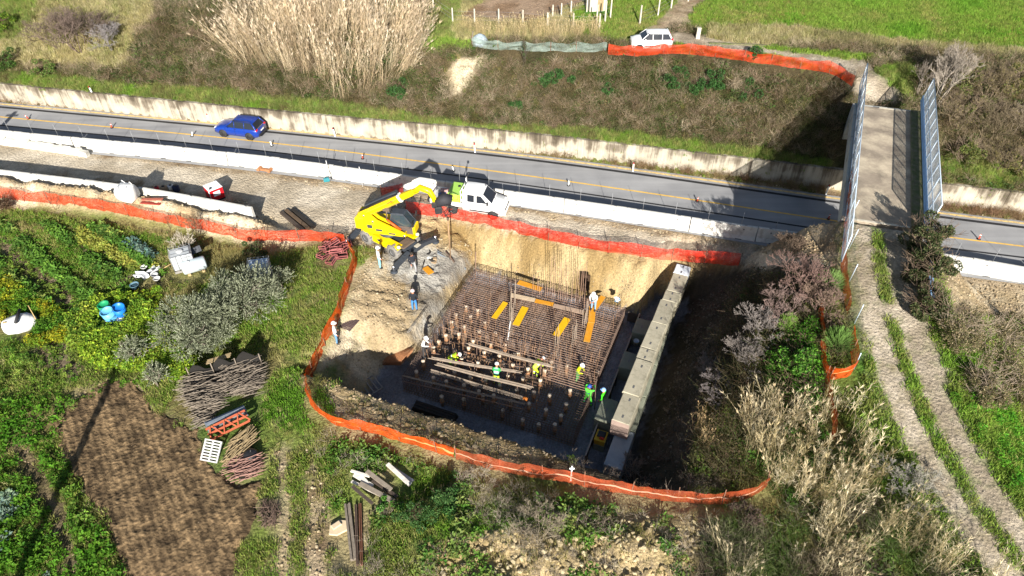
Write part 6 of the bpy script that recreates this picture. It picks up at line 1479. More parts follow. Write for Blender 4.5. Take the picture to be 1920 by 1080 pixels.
barrel(214, 600, .42, 1.0, mat('sky_blue', rgb('#5fa8cc'), .45), 'light sky blue barrel in front of the other two barrels', (10, -5))
barrel(230, 592, .40, 1.0, mat('deep_blue', rgb('#1d6fc0'), .4), 'deep blue barrel right of the three barrels', (12, 8))
barrel(207, 588, .38, .95, mat('green_barrel', rgb('#1f8a5a'), .45), 'green barrel behind the sky blue barrel', (6, -6))
bucket(229, 604, None, .22, .3, M_white, 'white pail at the foot of the deep blue barrel'); bucket(204, 604, None, .18, .26, M_plate, 'white pail at the foot of the sky blue barrel')
# odd white troughs
for (p, q, w, lab) in (((281, 517), (296, 503), .45, 'white bent trough lying in the garden, upper of two'), ((254, 518), (276, 523), .45, 'white curved trough lying in the garden, lower of two')):
    A, B = T(*p, .15), T(*q, .15); o = thing('white_trough', lab, 'trough'); MB().sweep([A, (A+B)/2+Vector((.1, .15, 0)), B], [(w/2, -.1), (w/2, .15), (w/2-.05, .15), (w/2-.08, -.04), (-w/2+.08, -.04), (-w/2+.05, .15), (-w/2, .15), (-w/2, -.1)]).build('trough_body', M_white, o)
for i, (px, py, c) in enumerate(((272, 505, (.7, .7, .68)), (292, 520, (.4, .4, .4)), (296, 527, (.65, .64, .6)), (284, 513, (.05, .05, .05)))):
    bucket(px, py, None, .24, .28, mat('pail_%d' % i, c, .6) if False else mat(['pail_white', 'pail_grey', 'pail_cream', 'pail_black'][i], c, .6), ['white pail above the troughs', 'grey pail right of the troughs', 'cream pail lowest beside the troughs', 'black pail between the troughs'][i])
A, B = T(296, 512, .1), T(328, 500, .4); b = MB(); b.tube([A, B], .03, 5); tag(b.build('wooden_pole', mat('pole_tan', rgb('#b39a68'), .8)), 'thin tan pole leading from the troughs to the orange bucket', 'pole')
# white cistern at the left edge
p = T(40, 612); o = thing('white_cistern', 'white plastic sheet covered heap with black pipe and poles at the left edge', 'cistern', p, R(15)); b = MB()
secs = [[(1.15*math.cos(a)*k+rng.uniform(-.05, .05), .8*math.sin(a)*k+rng.uniform(-.05, .05), z+rng.uniform(-.03, .03)) for a in np.linspace(0, 6.28, 13)[:-1]] for k, z in ((1, 0), (.97, .4), (.8, .62), (.4, .7))]
loft(b, secs); b.build('sheet_cover', M_bag, o); MB().tube([(.1, -.5, .8), (.12, .7, .9)], .1, 8).build('black_pipe', M_trim, o)
for q in ((-.9, -.2, 0), (1.2, -.3, 0)): MB().tube([q, (q[0]-.35, q[1]+.8, 1.3)], .03, 5).build('pole', MATS['pole_tan'], o)
for i in range(4): MB().box((-.7+.12*i, .1*i-.1, .6), (.3, .2, .14), i, bev=.03).build('stone', MATS['stone_tan'], o)
# ---- brush wood stacks
M_w1 = mat('dead_wood_grey', rgb('#776d61'), .9, var=.4, scale=5); M_w2 = mat('dead_wood_pink', rgb('#8a6a60'), .9, var=.3, scale=5); M_w3 = mat('dead_wood_tan', rgb('#8f7d5e'), .9, var=.3, scale=5)
def woodpile(lab, poly, ang, L, n, h, m, spread=8, r=.022, base=True):
    cx = sum(p[0] for p in poly)/len(poly); cy = sum(p[1] for p in poly)/len(poly); c = T(cx, cy)
    o = thing('brushwood_stack', lab, 'wood pile', c); W = [T(*p) for p in poly]; xs = [w.x for w in W]; ys = [w.y for w in W]; P2 = [(w.x, w.y) for w in W]
    mbs = [MB() for _ in range(8)]; k = 0; tries = 0
    while k < n and tries < 20000:
        tries += 1; x, y = rng.uniform(min(xs), max(xs)), rng.uniform(min(ys), max(ys))
        if not inpoly(np.array([x]), np.array([y]), P2)[0]: continue
        a = R(ang+rng.gauss(0, spread)); l = L*rng.uniform(.5, 1.0); z = gz(x, y)+h*rng.random()**.6*(.5+.5*rng.random()); d = Vector((math.cos(a), math.sin(a), rng.uniform(-.12, .12)))*l/2
        q = Vector((x, y, z)); bend = Vector((rng.uniform(-.07, .07), rng.uniform(-.07, .07), rng.uniform(-.05, .05)))
        mbs[k % 8].tube([q-d-c, q+bend-c, q+d-c], [r*1.1, r, r*.6], 4, cap=False); k += 1
    for mb in mbs: mb and stuff(mb.build('branches', m, o, fix=False))
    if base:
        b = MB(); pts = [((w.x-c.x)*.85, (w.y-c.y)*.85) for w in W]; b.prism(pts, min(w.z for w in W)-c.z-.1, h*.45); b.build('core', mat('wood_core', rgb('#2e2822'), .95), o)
    return o
woodpile('grey stack of thin branches, left of the two big brushwood stacks', [(345, 735), (352, 715), (420, 712), (418, 770), (370, 775), (346, 755)], 20, 1.2, 380, 1.0, M_w1, r=.019)
woodpile('grey stack of thin branches, right of the two big brushwood stacks', [(425, 700), (470, 685), (495, 690), (497, 720), (480, 745), (425, 745)], 30, 1.2, 370, 1.1, M_w1, r=.019)
woodpile('loose brushwood spilling below the left brushwood stack', [(362, 775), (405, 772), (398, 800), (375, 805)], 25, 1.1, 90, .35, M_w1, 20, base=False)
woodpile('tan bundle of thicker sticks right of the rusty frame', [(428, 850), (438, 830), (470, 812), (478, 840), (455, 860), (432, 872)], 62, 1.4, 110, .7, M_w3, 10, .032)
woodpile('pinkish stack of sticks below the tan bundle', [(432, 880), (440, 865), (484, 860), (480, 895), (450, 905)], 22, 1.3, 150, .5, M_w2, 10, .026)
woodpile('small heap of dry twigs by the wheel track', [(485, 960), (500, 940), (525, 955), (520, 985), (495, 985)], 100, .9, 120, .35, mat('twig_brown', rgb('#6f5c50'), .9, var=.3), 40, .014, base=False)
# dark sheet standing behind the stacks and plank on it
A, B = T(362, 716), T(494, 688); o = thing('dark_fence_sheet', 'dark tattered sheet fence standing behind the brushwood stacks', 'sheet fence', A)
b = MB(); N_ = 14; vs = []; fs = []
for i in range(N_+1):
    q = A.lerp(B, i/N_)-A; hh = 1.0+.35*math.sin(i*1.3)+.5*(i/N_)
    vs += [(q.x, q.y+.02, -.1), (q.x+.03, q.y+.06, hh)]
for i in range(N_): fs.append((2*i, 2*i+2, 2*i+3, 2*i+1))
k = len(vs); vs += [(x, y+.03, z) for x, y, z in vs]; fs += [tuple(v+k for v in f[::-1]) for f in fs]; b.add(vs, fs); b.build('sheet_body', mat('tarp_black', rgb('#1d1b19'), .8, var=.3), o)
for t in (0, .33, .66, 1): q = A.lerp(B, t)-A; MB().tube([(q.x, q.y-.05, 0), (q.x, q.y-.05, 1.4)], .04, 5).build('post', M_w1, o)
A, B = T(395, 702, 1.0), T(440, 690, 1.1); o = thing('weathered_board', 'weathered pale boards lying on top of the dark sheet fence', 'boards'); 
for i in range(3): MB().sweep([A+Vector((0, .12*i, .01*i)), B+Vector((0, .12*i, .01*i))], [(.055, -.02), (.055, .02), (-.055, .02), (-.055, -.02)]).build('board', M_w3, o)
# rusty harrow frame, grey tarp, pallet
c = T(432, 808); o = thing('steel_lattice', 'orange rusty lattice steel frame lying on the brushwood', 'steel frame', c+Vector((0, 0, .55)), R(33)); mr = mat('rust_orange', rgb('#a8563a'), .85, var=.3, scale=4)
for s in (-1, 0, 1): MB().box((0, s*.36, 0), (2.3, .09, .12)).build('rail', mr, o)
for i in range(6): MB().box((-1.0+i*.4, 0, .05), (.07, .8, .10), .5 if i % 2 else -.3).build('cross_bar', mr, o)
o.rotation_euler = (R(18), R(-4), R(33))
c = T(428, 793); o = thing('grey_tarp', 'grey blue crumpled corrugated sheet behind the rusty frame', 'sheet', c+Vector((0, 0, .35)), R(33))
for i in range(9): MB().box((0, -.4+i*.1, .25*math.exp(-((i-4)/3)**2)+.02*(i % 2)), (2.3, .09, .03)).build('corrugation', mat('tarp_grey', rgb('#7c838c'), .6, var=.25), o)
c = T(400, 852); o = thing('pallet', 'grey plastic pallet leaning below the rusty frame', 'pallet', c+Vector((0, 0, .35)), R(-8)); mp = mat('pallet_grey', rgb('#a9a9a6'), .7, var=.1)
for i in range(8): MB().box((0, -.56+i*.16, .07), (1.0, .08, .03)).build('slat', mp, o)
for x in (-.46, 0, .46): MB().box((x, 0, .03), (.09, 1.2, .07)).build('runner', mp, o)
o.rotation_euler = (R(38), R(4), R(-10))
o = thing('black_sack', 'black shiny sack between the stick piles', 'sack', T(472, 858), .5); b = MB(); b.lathe([(0, 0), (.4, .02), (.5, .2), (.36, .42), (.1, .5), (0, .5)], 10); b.build('sack_body', mat('black_sheen', (.02, .02, .022), .3), o)
MB().tube([(.05, 0, .48), (.1, .05, .62)], .06, 5).build('tied_neck', MATS['black_sheen'], o)
# scrap boards and beams in the foreground
SB = [((660, 905), (712, 930), 'pale split board on the scrap heap'), ((665, 895), (700, 915), 'white board end on the scrap heap'), ((672, 890), (690, 912), 'white splintered board standing on the scrap heap'), ((662, 918), (700, 950), 'long dark board at the lower edge of the scrap heap'), ((690, 893), (735, 925), 'grey board across the scrap heap'),
      ((735, 880), (775, 905), 'pale board right of the scrap heap'), ((700, 905), (745, 935), 'dark weathered board under the scrap heap'), ((676, 912), (740, 945), 'brown grey board along the scrap heap'), ((728, 878), (770, 915), 'dark board behind the right hand pale board'), ((660, 890), (695, 900), 'short white board at the top left of the scrap heap')]
for k, (p, q, lab) in enumerate(SB):
    z = .12+.06*(k % 5); A, B = T(*p, z+rng.uniform(0, .15)), T(*q, z); o = thing('scrap_board', lab, 'board', group='boards of the scrap heap')
    w = rng.uniform(.07, .13); MB().sweep([A, B], [(w, -.035), (w, .035), (-w, .035), (-w, -.035)]).build('board_body', mat(['scrap_white', 'scrap_grey', 'scrap_dark'][0 if 'white' in lab or 'pale' in lab else (2 if 'dark' in lab else 1)], rgb(['#c9c2b8', '#857a6c', '#4a4038'][0 if 'white' in lab or 'pale' in lab else (2 if 'dark' in lab else 1)]), .85, var=.3, scale=4), o)
for p, q, lab, m, w in (((652, 948), (664, 1052), 'grey weathered timber beam lying upright in the picture, left of the pair', M_w1, .16), ((676, 948), (679, 1062), 'rusty steel rail lying beside the grey beam', mat('rust_red', rgb('#6e4a38'), .85, .1, var=.25), .07), ((668, 950), (671, 1062), 'second rusty steel rail close to the grey beam', M_rust2, .06)):
    A, B = T(*p, .14), T(*q, .14); o = thing('long_beam', lab, 'beam'); MB().sweep([A, B], [(w, -.1), (w, .1), (w*.3, .1), (w*.25, 0), (-w*.25, 0), (-w*.3, .1), (-w, .1), (-w, -.1)]).build('beam_body', m, o)
o = thing('reinforcement_mat', 'small dark brown ribbed mat lying on the left pit bank by the worker', 'mat', T(652, 609)+Vector((0, 0, .12)), R(-25))
for i in range(9): MB().box((0, -.5+i*.125, .03), (1.2, .07, .05)).build('rib', mat('mat_brown', rgb('#5a4a48'), .8, var=.3), o)
for x in (-.5, .5): MB().box((x, 0, -.01), (.08, 1.1, .05)).build('bearer', MATS['mat_brown'], o)
p = T(636, 990); o = thing('flat_stone', 'flat pale stone slab beside the long grey beam', 'stone', p, .4); b = MB(); b.prism([(-.55, -.2), (-.2, -.4), (.45, -.3), (.5, .15), (.1, .38), (-.4, .25)], 0, .14); b.build('slab', mat('pale_stone', rgb('#c9b596'), .9, var=.12), o)
MB().box((-.1, .1, .19), (.5, .3, .1), .3, bev=.03).build('upper_slab', MATS['pale_stone'], o)
# white marker stake by the foreground fence
p = T(1070, 902); o = thing('survey_stake', 'white survey stake standing behind the faded netting', 'stake', p); MB().box((0, 0, .7), (.08, .06, 1.4)).build('stake_body', M_white, o); MB().box((0, -.04, 1.25), (.26, .02, .12)).build('flag_board', M_plate, o)
# ---- fence lines on the plateau
M_cp = mat('concrete_post', rgb('#b1aa9b'), .9, var=.2, scale=4)
def post_fence(lab, tops, h, cat='fence', wires=True, name='post_fence'):
    pts = []
    for px, py in tops: q = P(px, py, 6.9); z = gz(q.x, q.y); q = P(px, py, z); pts.append(Vector((q.x, q.y, gz(q.x, q.y))))
    o = thing(name, lab, cat, pts[0]); c = pts[0]
    for p in pts: MB().box(p-c+Vector((0, 0, h/2-.1)), (.13, .13, h+.2), rng.uniform(0, .5), taper=.85).build('post', M_cp, o)
    if wires:
        for z in (.4, .8, 1.2):
            MB().tube([p-c+Vector((0, 0, min(z, h-.1))) for p in pts], .008, 3, cap=False).build('wire', MATS['rod_grey'], o)
    return o
post_fence('wire fence on concrete posts along the near edge of the reddish field', [(813, 18), (849, 44), (890, 46), (935, 46), (980, 48), (1026, 53), (1074, 55), (1123, 55)], 1.5)
post_fence('wire fence on concrete posts climbing the right side of the reddish field', [(1027, 52), (1036, 36), (1052, 33), (1070, 28), (1100, 22)], 1.4)
post_fence('wire fence on pale concrete posts along the green lane behind the white car', [(1199, 47), (1233, 32), (1258, 15), (1290, 2)], 1.9)
post_fence('grey post and rail standing by the white shed at the top edge', [(1144, 35), (1134, 42), (1118, 48)], 2.0)
p = P(1120, 22, 7); z = gz(p.x, p.y); o = thing('garden_hut', 'small white walled hut at the top edge beside the green lane', 'hut', (p.x, p.y+1.2, z), .2); MB().box((0, 0, .9), (1.8, 1.4, 1.8)).build('wall', M_cp, o); MB().box((0, 0, 1.86), (2.1, 1.7, .1)).build('roof', M_w1, o); MB().box((.2, -.71, .7), (.6, .04, 1.3)).build('door', M_w3, o)
p = P(1308, 70, 6.8); z = gz(p.x, p.y); o = thing('concrete_post', 'single squat concrete marker post at the bend of the path', 'post', (p.x, p.y, z)); MB().box((0, 0, .5), (.38, .3, 1.0), taper=.9).build('post_body', M_cp, o); MB().box((0, 0, 1.02), (.40, .32, .05)).build('cap', M_cp, o)
p = P(900, 84, 6.5); o = thing('bundle_of_net', 'heap of grey blue crumpled netting at the left end of the grey green fence', 'netting', (p.x, p.y, gz(p.x, p.y)))
b = MB(); b.lathe([(0, .1), (.7, 0), (.8, .3), (.55, .75), (.2, .95), (0, 1.0)], 9); b.build('net_heap', mat('net_heap', rgb('#8d9aa0'), .9, var=.4, scale=6, bump=.6, bscale=8), o); MB().tube([(-.8, 0, 0), (-.6, .1, 1.2)], .05, 5).build('stick', M_w1, o)
# low field wall right of the bend
pts = []
for px, py in ((1330, 78), (1420, 82), (1520, 90), (1640, 100), (1740, 108), (1860, 116), (2000, 124)): q = P(px, py, 6.8); pts.append(Vector((q.x, q.y, gz(q.x, q.y))))
o = thing('field_kerb', 'long low pale kerb along the edge of the green field', 'kerb'); pts2 = spline([tuple(p) for p in pts], 1.5)
for i in range(0, len(pts2)-2, 2): MB().sweep([tuple(q) for q in pts2[i:i+3]], [(.10, -.2), (.10, .10), (-.10, .10), (-.10, -.2)]).build('kerb_stone', M_moss, o)
# utility poles outside the frame whose shadows fall across the picture
for (x, y, h, lab) in ((-23.6, 8.0, 10.0, 'tall wooden pole below the lower left corner casting the long shadow over the ploughed patch'), (-47.6, 44.5, 8.6, 'tall pole beyond the left edge casting a thin shadow across the road')):
    z = gz(x, y); o = thing('utility_pole', lab, 'pole', (x, y, z-.2)); MB().tube([(0, 0, 0), (0, 0, h)], [.27, .20], 8).build('pole_body', M_w1, o)
    MB().box((0, 0, h-.3), (1.2, .12, .12)).build('cross_arm', M_w1, o)
# ================================================================ vegetation
PROTO = {}
def proto_mesh(name, V, F, C, m):
    me = bpy.data.meshes.new(name); me.from_pydata([tuple(v) for v in V], [], F); me.materials.append(m)
    a = me.attributes.new('shade', 'FLOAT_COLOR', 'POINT'); a.data.foreach_set('color', np.concatenate([np.array(C), np.ones((len(C), 1))], 1).astype(np.float32).ravel()); me.update()
    return bpy.data.objects.new(name, me)
VM = veg_mat('foliage')
def blades(r, n, h0, h1, spread, lean, w, shade=(.7, 1.15)):
    V, F, C = [], [], []
    for i in range(n):
        a = r.uniform(0, 6.283); q = spread*math.sqrt(r.random()); x, y = q*math.cos(a), q*math.sin(a); h = r.uniform(h0, h1); b = r.uniform(0, 6.283); ln = lean*r.random()*h; ww = w*r.uniform(.7, 1.3)
        p = r.uniform(0, 6.283); dx, dy = math.cos(p)*ww, math.sin(p)*ww; o = len(V); mx, my = x+math.cos(b)*ln*.35, y+math.sin(b)*ln*.35; tx, ty = x+math.cos(b)*ln, y+math.sin(b)*ln
        V += [(x-dx, y-dy, -.03), (x+dx, y+dy, -.03), (mx-dx*.7, my-dy*.7, h*.6), (mx+dx*.7, my+dy*.7, h*.6), (tx, ty, h*(1-.25*lean*r.random()))]
        F += [(o, o+1, o+3, o+2), (o+2, o+3, o+4)]; s = r.uniform(*shade); C += [(s, s, s*r.uniform(.8, 1.1))]*5
    return V, F, C
def leafclump(r, n, rad, hgt, lw, ll, shade=(.6, 1.25), flat=.5, hue=.12):
    V, F, C = [], [], []
    for i in range(n):
        u = r.random()**.5; a = r.uniform(0, 6.283); z = hgt*r.random()**.8; q = rad*u*math.sqrt(max(.05, 1-(z/hgt*.8)**2)); c = np.array((q*math.cos(a), q*math.sin(a), z))
        d = np.array((r.gauss(0, 1)+math.cos(a)*.8, r.gauss(0, 1)+math.sin(a)*.8, r.gauss(.2, flat))); d /= np.linalg.norm(d); s = np.cross(d, (r.gauss(0, .5), r.gauss(0, .5), 1)); s /= max(np.linalg.norm(s), 1e-6)
        L = ll*r.uniform(.6, 1.25); W = lw*r.uniform(.7, 1.2); o = len(V); V += [c-d*L*.5, c+s*W*.5, c+d*L*.5+np.array((0, 0, -.1*L)), c-s*W*.5]; F.append((o, o+1, o+2, o+3))
        k = r.uniform(*shade); C += [(k*r.uniform(1-hue, 1+hue), k, k*r.uniform(.8, 1.1))]*4
    return V, F, C
def twigs(r, n, h0, h1, spread, w, fork=2, shade=(.7, 1.2), lean=.5):
    V, F, C = [], [], []
    def st(p, d, l, ww, s):
        e = np.cross(d, (r.gauss(0, 1), r.gauss(0, 1), r.gauss(0, 1))); e /= max(np.linalg.norm(e), 1e-6); o = len(V); q = p+d*l
        V.extend([p-e*ww, p+e*ww, q+e*ww*.5, q-e*ww*.5]); F.append((o, o+1, o+2, o+3)); C.extend([(s, s, s)]*4); return q
    for i in range(n):
        a = r.uniform(0, 6.283); p = np.array((spread*.4*r.random()*math.cos(a), spread*.4*r.random()*math.sin(a), -.02)); d = np.array((math.cos(a)*lean*r.random()*1.6, math.sin(a)*lean*r.random()*1.6, 1)); d /= np.linalg.norm(d); l = r.uniform(h0, h1); s = r.uniform(*shade)
        q = st(p, d, l*.55, w, s)
        for k in range(fork):
            d2 = d+np.array((r.gauss(0, .5), r.gauss(0, .5), r.gauss(0, .35))); d2 /= np.linalg.norm(d2); q2 = st(q, d2, l*.5*r.uniform(.5, 1), w*.7, s*1.05)
            d3 = d2+np.array((r.gauss(0, .6), r.gauss(0, .6), r.gauss(0, .5))); d3 /= np.linalg.norm(d3); st(q2, d3, l*.3, w*.5, s*1.1)
    return V, F, C
def canes(r, n, h0, h1, spread, lean, leaf=9):
    V, F, C = [], [], []
    for i in range(n):
        a = r.uniform(0, 6.283); q = spread*math.sqrt(r.random()); p = np.array((q*math.cos(a), q*math.sin(a), -.05)); b = r.uniform(0, 6.283); h = r.uniform(h0, h1); ln = lean*r.random(); ww = .016; e = np.array((math.cos(b+1.57), math.sin(b+1.57), 0)); f = np.array((math.cos(b), math.sin(b), 0))
        s = r.uniform(.75, 1.15); K = 4; pts = [p+f*ln*h*(k/K)**1.8+np.array((0, 0, h*(k/K)*(1-.12*ln*(k/K)))) for k in range(K+1)]
        for sd in (e, f):
            o = len(V)
            for k in range(K+1): V.extend([pts[k]-sd*ww*(1-.7*k/K), pts[k]+sd*ww*(1-.7*k/K)]); C.extend([(s*.95, s*.92, s*.8)]*2)
            for k in range(K): F.append((o+2*k, o+2*k+1, o+2*k+3, o+2*k+2))
        for j in range(leaf):
            t = r.uniform(.2, 1.0); k = min(int(t*K), K-1); c = pts[k]+(pts[k+1]-pts[k])*(t*K-k); g = r.uniform(0, 6.283); dr = np.array((math.cos(g), math.sin(g), r.uniform(.5, 2.2))); dr /= np.linalg.norm(dr); L = r.uniform(.25, .6); sd = np.cross(dr, (0, 0, 1)); sd /= max(np.linalg.norm(sd), 1e-6); o = len(V); m = c+dr*L*.6; tp = c+dr*L+np.array((math.cos(g)*.1, math.sin(g)*.1, -.2*L)); k2 = s*r.uniform(.75, 1.25); lw = r.uniform(.008, .015)
            V.extend([c, m-sd*lw, m+sd*lw, tp]); F.append((o, o+2, o+3, o+1)); C.extend([(k2, k2, k2*.95)]*4)
        for j in range(6):      # plume
            c = pts[-1]-np.array((0, 0, .1)); dr = f*r.uniform(-.1, .5)+np.array((r.gauss(0, .16), r.gauss(0, .16), r.uniform(.6, 1.2))); dr /= np.linalg.norm(dr); L = r.uniform(.25, .55); sd = np.cross(dr, (r.gauss(0, 1), r.gauss(0, 1), .3)); sd /= max(np.linalg.norm(sd), 1e-6); o = len(V); k2 = s*r.uniform(.95, 1.25); lw = r.uniform(.012, .022)
            V.extend([c, c+dr*L*.5-sd*lw, c+dr*L*.5+sd*lw, c+dr*L]); F.append((o, o+2, o+3, o+1)); C.extend([(k2, k2*.97, k2*.93)]*4)
    return V, F, C
def rock(r, m):
    b = bmesh.new(); bmesh.ops.create_icosphere(b, subdivisions=1, radius=.5); sx, sy, sz = r.uniform(.8, 1.3), r.uniform(.7, 1.1), r.uniform(.45, .75)
    V = [(v.co.x*sx*r.uniform(.8, 1.15), v.co.y*sy*r.uniform(.8, 1.15), v.co.z*sz*r.uniform(.8, 1.15)+.1) for v in b.verts]; F = [tuple(v.index for v in f.verts) for f in b.faces]; b.free(); return V, F, [(1, 1, 1)]*len(V)
def mk_coll(name, gens):
    c = bpy.data.collections.new(name)
    for i, (V, F, C) in enumerate(gens): c.objects.link(proto_mesh('%s_%02d' % (name, i), V, F, C, VM))
    PROTO[name] = (c, len(gens))
rv = random.Random(5)
mk_coll('grass', [blades(rv, 22, .08, .24, .22, .8, .012) for i in range(4)])
mk_coll('tall_grass', [blades(rv, 26, .2, .55, .25, 1.0, .012) for i in range(4)])
mk_coll('weed', [leafclump(rv, 26, .28, .3, .09, .16) for i in range(4)])
mk_coll('bramble', [tuple(a+b for a, b in zip(twigs(rv, 12, .5, 1.0, .5, .010, 2, (.7, 1.3), 1.0), ([], [], []))) for i in range(2)]+[leafclump(rv, 46, .55, .55, .055, .09, (.5, 1.3), hue=.25) for i in range(3)])
mk_coll('twig', [twigs(rv, 16, .5, 1.1, .4, .010, 3, (.7, 1.25), .7) for i in range(4)])
mk_coll('bean', [leafclump(rv, 85, .45, .6, .085, .15, (.45, 1.35), hue=.2) for i in range(4)])
mk_coll('cane', [canes(rv, 7, 2.2, 4.2, .5, .38, 9) for i in range(6)])
mk_coll('stone', [rock(rv, None) for i in range(4)])
_NG = {}
def scatter_group(key):
    if key in _NG: return _NG[key]
    g = bpy.data.node_groups.new('scatter_'+key, 'GeometryNodeTree'); g.interface.new_socket('Geometry', in_out='INPUT', socket_type='NodeSocketGeometry'); g.interface.new_socket('Geometry', in_out='OUTPUT', socket_type='NodeSocketGeometry')
    N = g.nodes; L = g.links; gi = N.new('NodeGroupInput'); go = N.new('NodeGroupOutput'); ip = N.new('GeometryNodeInstanceOnPoints'); ci = N.new('GeometryNodeCollectionInfo')
    ci.inputs['Collection'].default_value = PROTO[key][0]; ci.inputs['Separate Children'].default_value = True; ci.inputs['Reset Children'].default_value = True
    def na(nm, dt): q = N.new('GeometryNodeInputNamedAttribute'); q.data_type = dt; q.inputs['Name'].default_value = nm; return q.outputs['Attribute']
    L.new(gi.outputs[0], ip.inputs['Points']); L.new(ci.outputs[0], ip.inputs['Instance']); ip.inputs['Pick Instance'].default_value = True
    L.new(na('pick', 'INT'), ip.inputs['Instance Index']); L.new(na('rot', 'FLOAT_VECTOR'), ip.inputs['Rotation']); L.new(na('scl', 'FLOAT_VECTOR'), ip.inputs['Scale'])
    L.new(ip.outputs[0], go.inputs[0]); _NG[key] = g; return g
def scatter(name, key, x, y, z, scl, tint, tilt=.15, lean=None, label=None, zs=1.0, parent=None):
    n = len(x)
    if n == 0: return None
    me = bpy.data.meshes.new(name); me.vertices.add(n); me.vertices.foreach_set('co', np.stack([x, y, z], 1).astype(np.float32).ravel())
    rot = np.stack([nr.normal(0, tilt, n), nr.normal(0, tilt, n), nr.uniform(0, 6.283, n)], 1)
    if lean is not None and np.ndim(lean[0]) == 1: rot = np.stack([lean[0]+nr.normal(0, tilt, n), lean[1]+nr.normal(0, tilt, n), nr.uniform(-.6, .6, n)], 1)
    elif lean is not None: rot = np.stack([nr.normal(lean[0], tilt, n), nr.normal(lean[1], tilt, n), nr.uniform(-.5, .5, n) if len(lean) > 2 else nr.uniform(0, 6.28, n)], 1)
    s3 = np.stack([scl, scl, scl*zs], 1)
    for nm, dt, arr, ch in (('rot', 'FLOAT_VECTOR', rot, 'vector'), ('scl', 'FLOAT_VECTOR', s3, 'vector'), ('tint', 'FLOAT_COLOR', np.concatenate([tint, np.ones((n, 1))], 1), 'color')):
        a = me.attributes.new(nm, dt, 'POINT'); a.data.foreach_set(ch, arr.astype(np.float32).ravel())
    a = me.attributes.new('pick', 'INT', 'POINT'); a.data.foreach_set('value', nr.randint(0, PROTO[key][1], n).astype(np.int32))
    me.update(); o = bpy.data.objects.new(name, me); COL.objects.link(o); md = o.modifiers.new('scatter', 'NODES'); md.node_group = scatter_group(key); stuff(o, label)
    if parent: o.parent = parent
    return o
def tints(n, x, y, cols, sc=.5, seed=0, var=.25):
    cs = np.array([rgb(c) for c in cols]); k = len(cs); f = np.clip((fbm(x, y, sc, 3, 900+seed)-.5)*1.9+.5+nr.normal(0, .16, n), 0, .999)*(k-1)
    i = np.floor(f).astype(int); t = (f-i)[:, None]; i2 = np.minimum(i+1, k-1); c = cs[i]*(1-t)+cs[i2]*t; return c*(1+nr.uniform(-var, var, (n, 1)))
# candidate points over the visible ground
NC = 330000
cx_ = nr.uniform(-62, 62, NC); cy_ = nr.uniform(11, 82, NC); cz_ = height(cx_, cy_)
cpx, cpy = proj(cx_, cy_, cz_); vis = (cpx > -140) & (cpx < 2060) & (cpy > -80) & (cpy < 1200)
cx_, cy_, cz_, cpx, cpy = (a[vis] for a in (cx_, cy_, cz_, cpx, cpy)); czi = zones(cx_, cy_, cz_)
cv = (cy_-ymid(cx_))*.97; onroad = (cv > -5.0) & (cy_ < yup(cx_)+.45)
_a, _b = ab(cx_, cy_); inpit = (cz_ < -.9)
_q = (cx_-SL[0])*.37*0; 
def deck_mask(x, y):
    e2 = (NL-SL)/np.linalg.norm(NL-SL); e1 = np.array([e2[1], -e2[0]]); dx, dy = x-SL[0], y-SL[1]; t = dx*e2[0]+dy*e2[1]; s = dx*e1[0]+dy*e1[1]; return (t > -.8) & (t < 17.5) & (s > -.6) & (s < 5.6)
ondeck = deck_mask(cx_, cy_); free = ~onroad & ~ondeck
used_ = np.zeros(len(cx_), bool)
bpy.context.view_layer.update()
for _o in [q for q in bpy.data.objects if q.name.startswith('netting') and q.type == 'MESH']:      # a clear strip along the netting
    _w = np.array([list(_o.matrix_world @ v.co) for v in _o.data.vertices])[:len(_o.data.vertices)//7:2]
    for _p in _w:
        free &= ~((np.abs(cx_-_p[0]) < .35) & (cy_ > _p[1]-1.0) & (cy_ < _p[1]+.25))
_skip = {'fence', 'wall', 'bridge', 'rebar cage', 'barrier', 'lane marker', 'marker post', 'guard rail', 'rebar', 'pole', 'kerb'}
for _o in list(COL.objects):      # nothing grows through the things standing about
    if _o.parent or _o.get('category') in (None,) or _o.get('category') in _skip: continue
    pts_ = []
    for m_ in [_o]+list(_o.children_recursive):
        if m_.type == 'MESH': pts_ += [m_.matrix_world @ Vector(c) for c in m_.bound_box]
    if not pts_: continue
    x0, x1, y0, y1 = min(p.x for p in pts_), max(p.x for p in pts_), min(p.y for p in pts_), max(p.y for p in pts_)
    if x1-x0 > 9 or y1-y0 > 9: continue
    free &= ~((cx_ > x0-.15) & (cx_ < x1+.15) & (cy_ > y0-.55) & (cy_ < y1+.1))
def pick(zn=None, poly=None, dens=1.0, extra=None, noise=None):
    """random subset of the candidates: zones, a polygon in the photo, a share kept"""
    m = free & ~used_
    if zn is not None: m &= np.isin(czi, [ZN.index(z) for z in zn])
    if poly is not None: m &= inpoly(cpx, cpy, poly)
    if extra is not None: m &= extra
    pr = dens*np.ones(len(cx_))
    if noise: pr = pr*sstep(noise[0], noise[1], fbm(cx_, cy_, noise[2], 3, 700+int(noise[2]*10)))
    m &= nr.random_sample(len(cx_)) < pr
    return np.where(m)[0]
def scat(name, key, idx, s0, s1, cols, label, sc=.5, tilt=.15, lean=None, zs=1.0, var=.25, seed=0, dz=0, use=True):
    if len(idx) == 0: return
    if use: used_[idx] = True
    n = len(idx); return scatter(name, key, cx_[idx], cy_[idx], cz_[idx]+dz, nr.uniform(s0, s1, n), tints(n, cx_[idx], cy_[idx], cols, sc, seed, var), tilt, lean, label, zs)
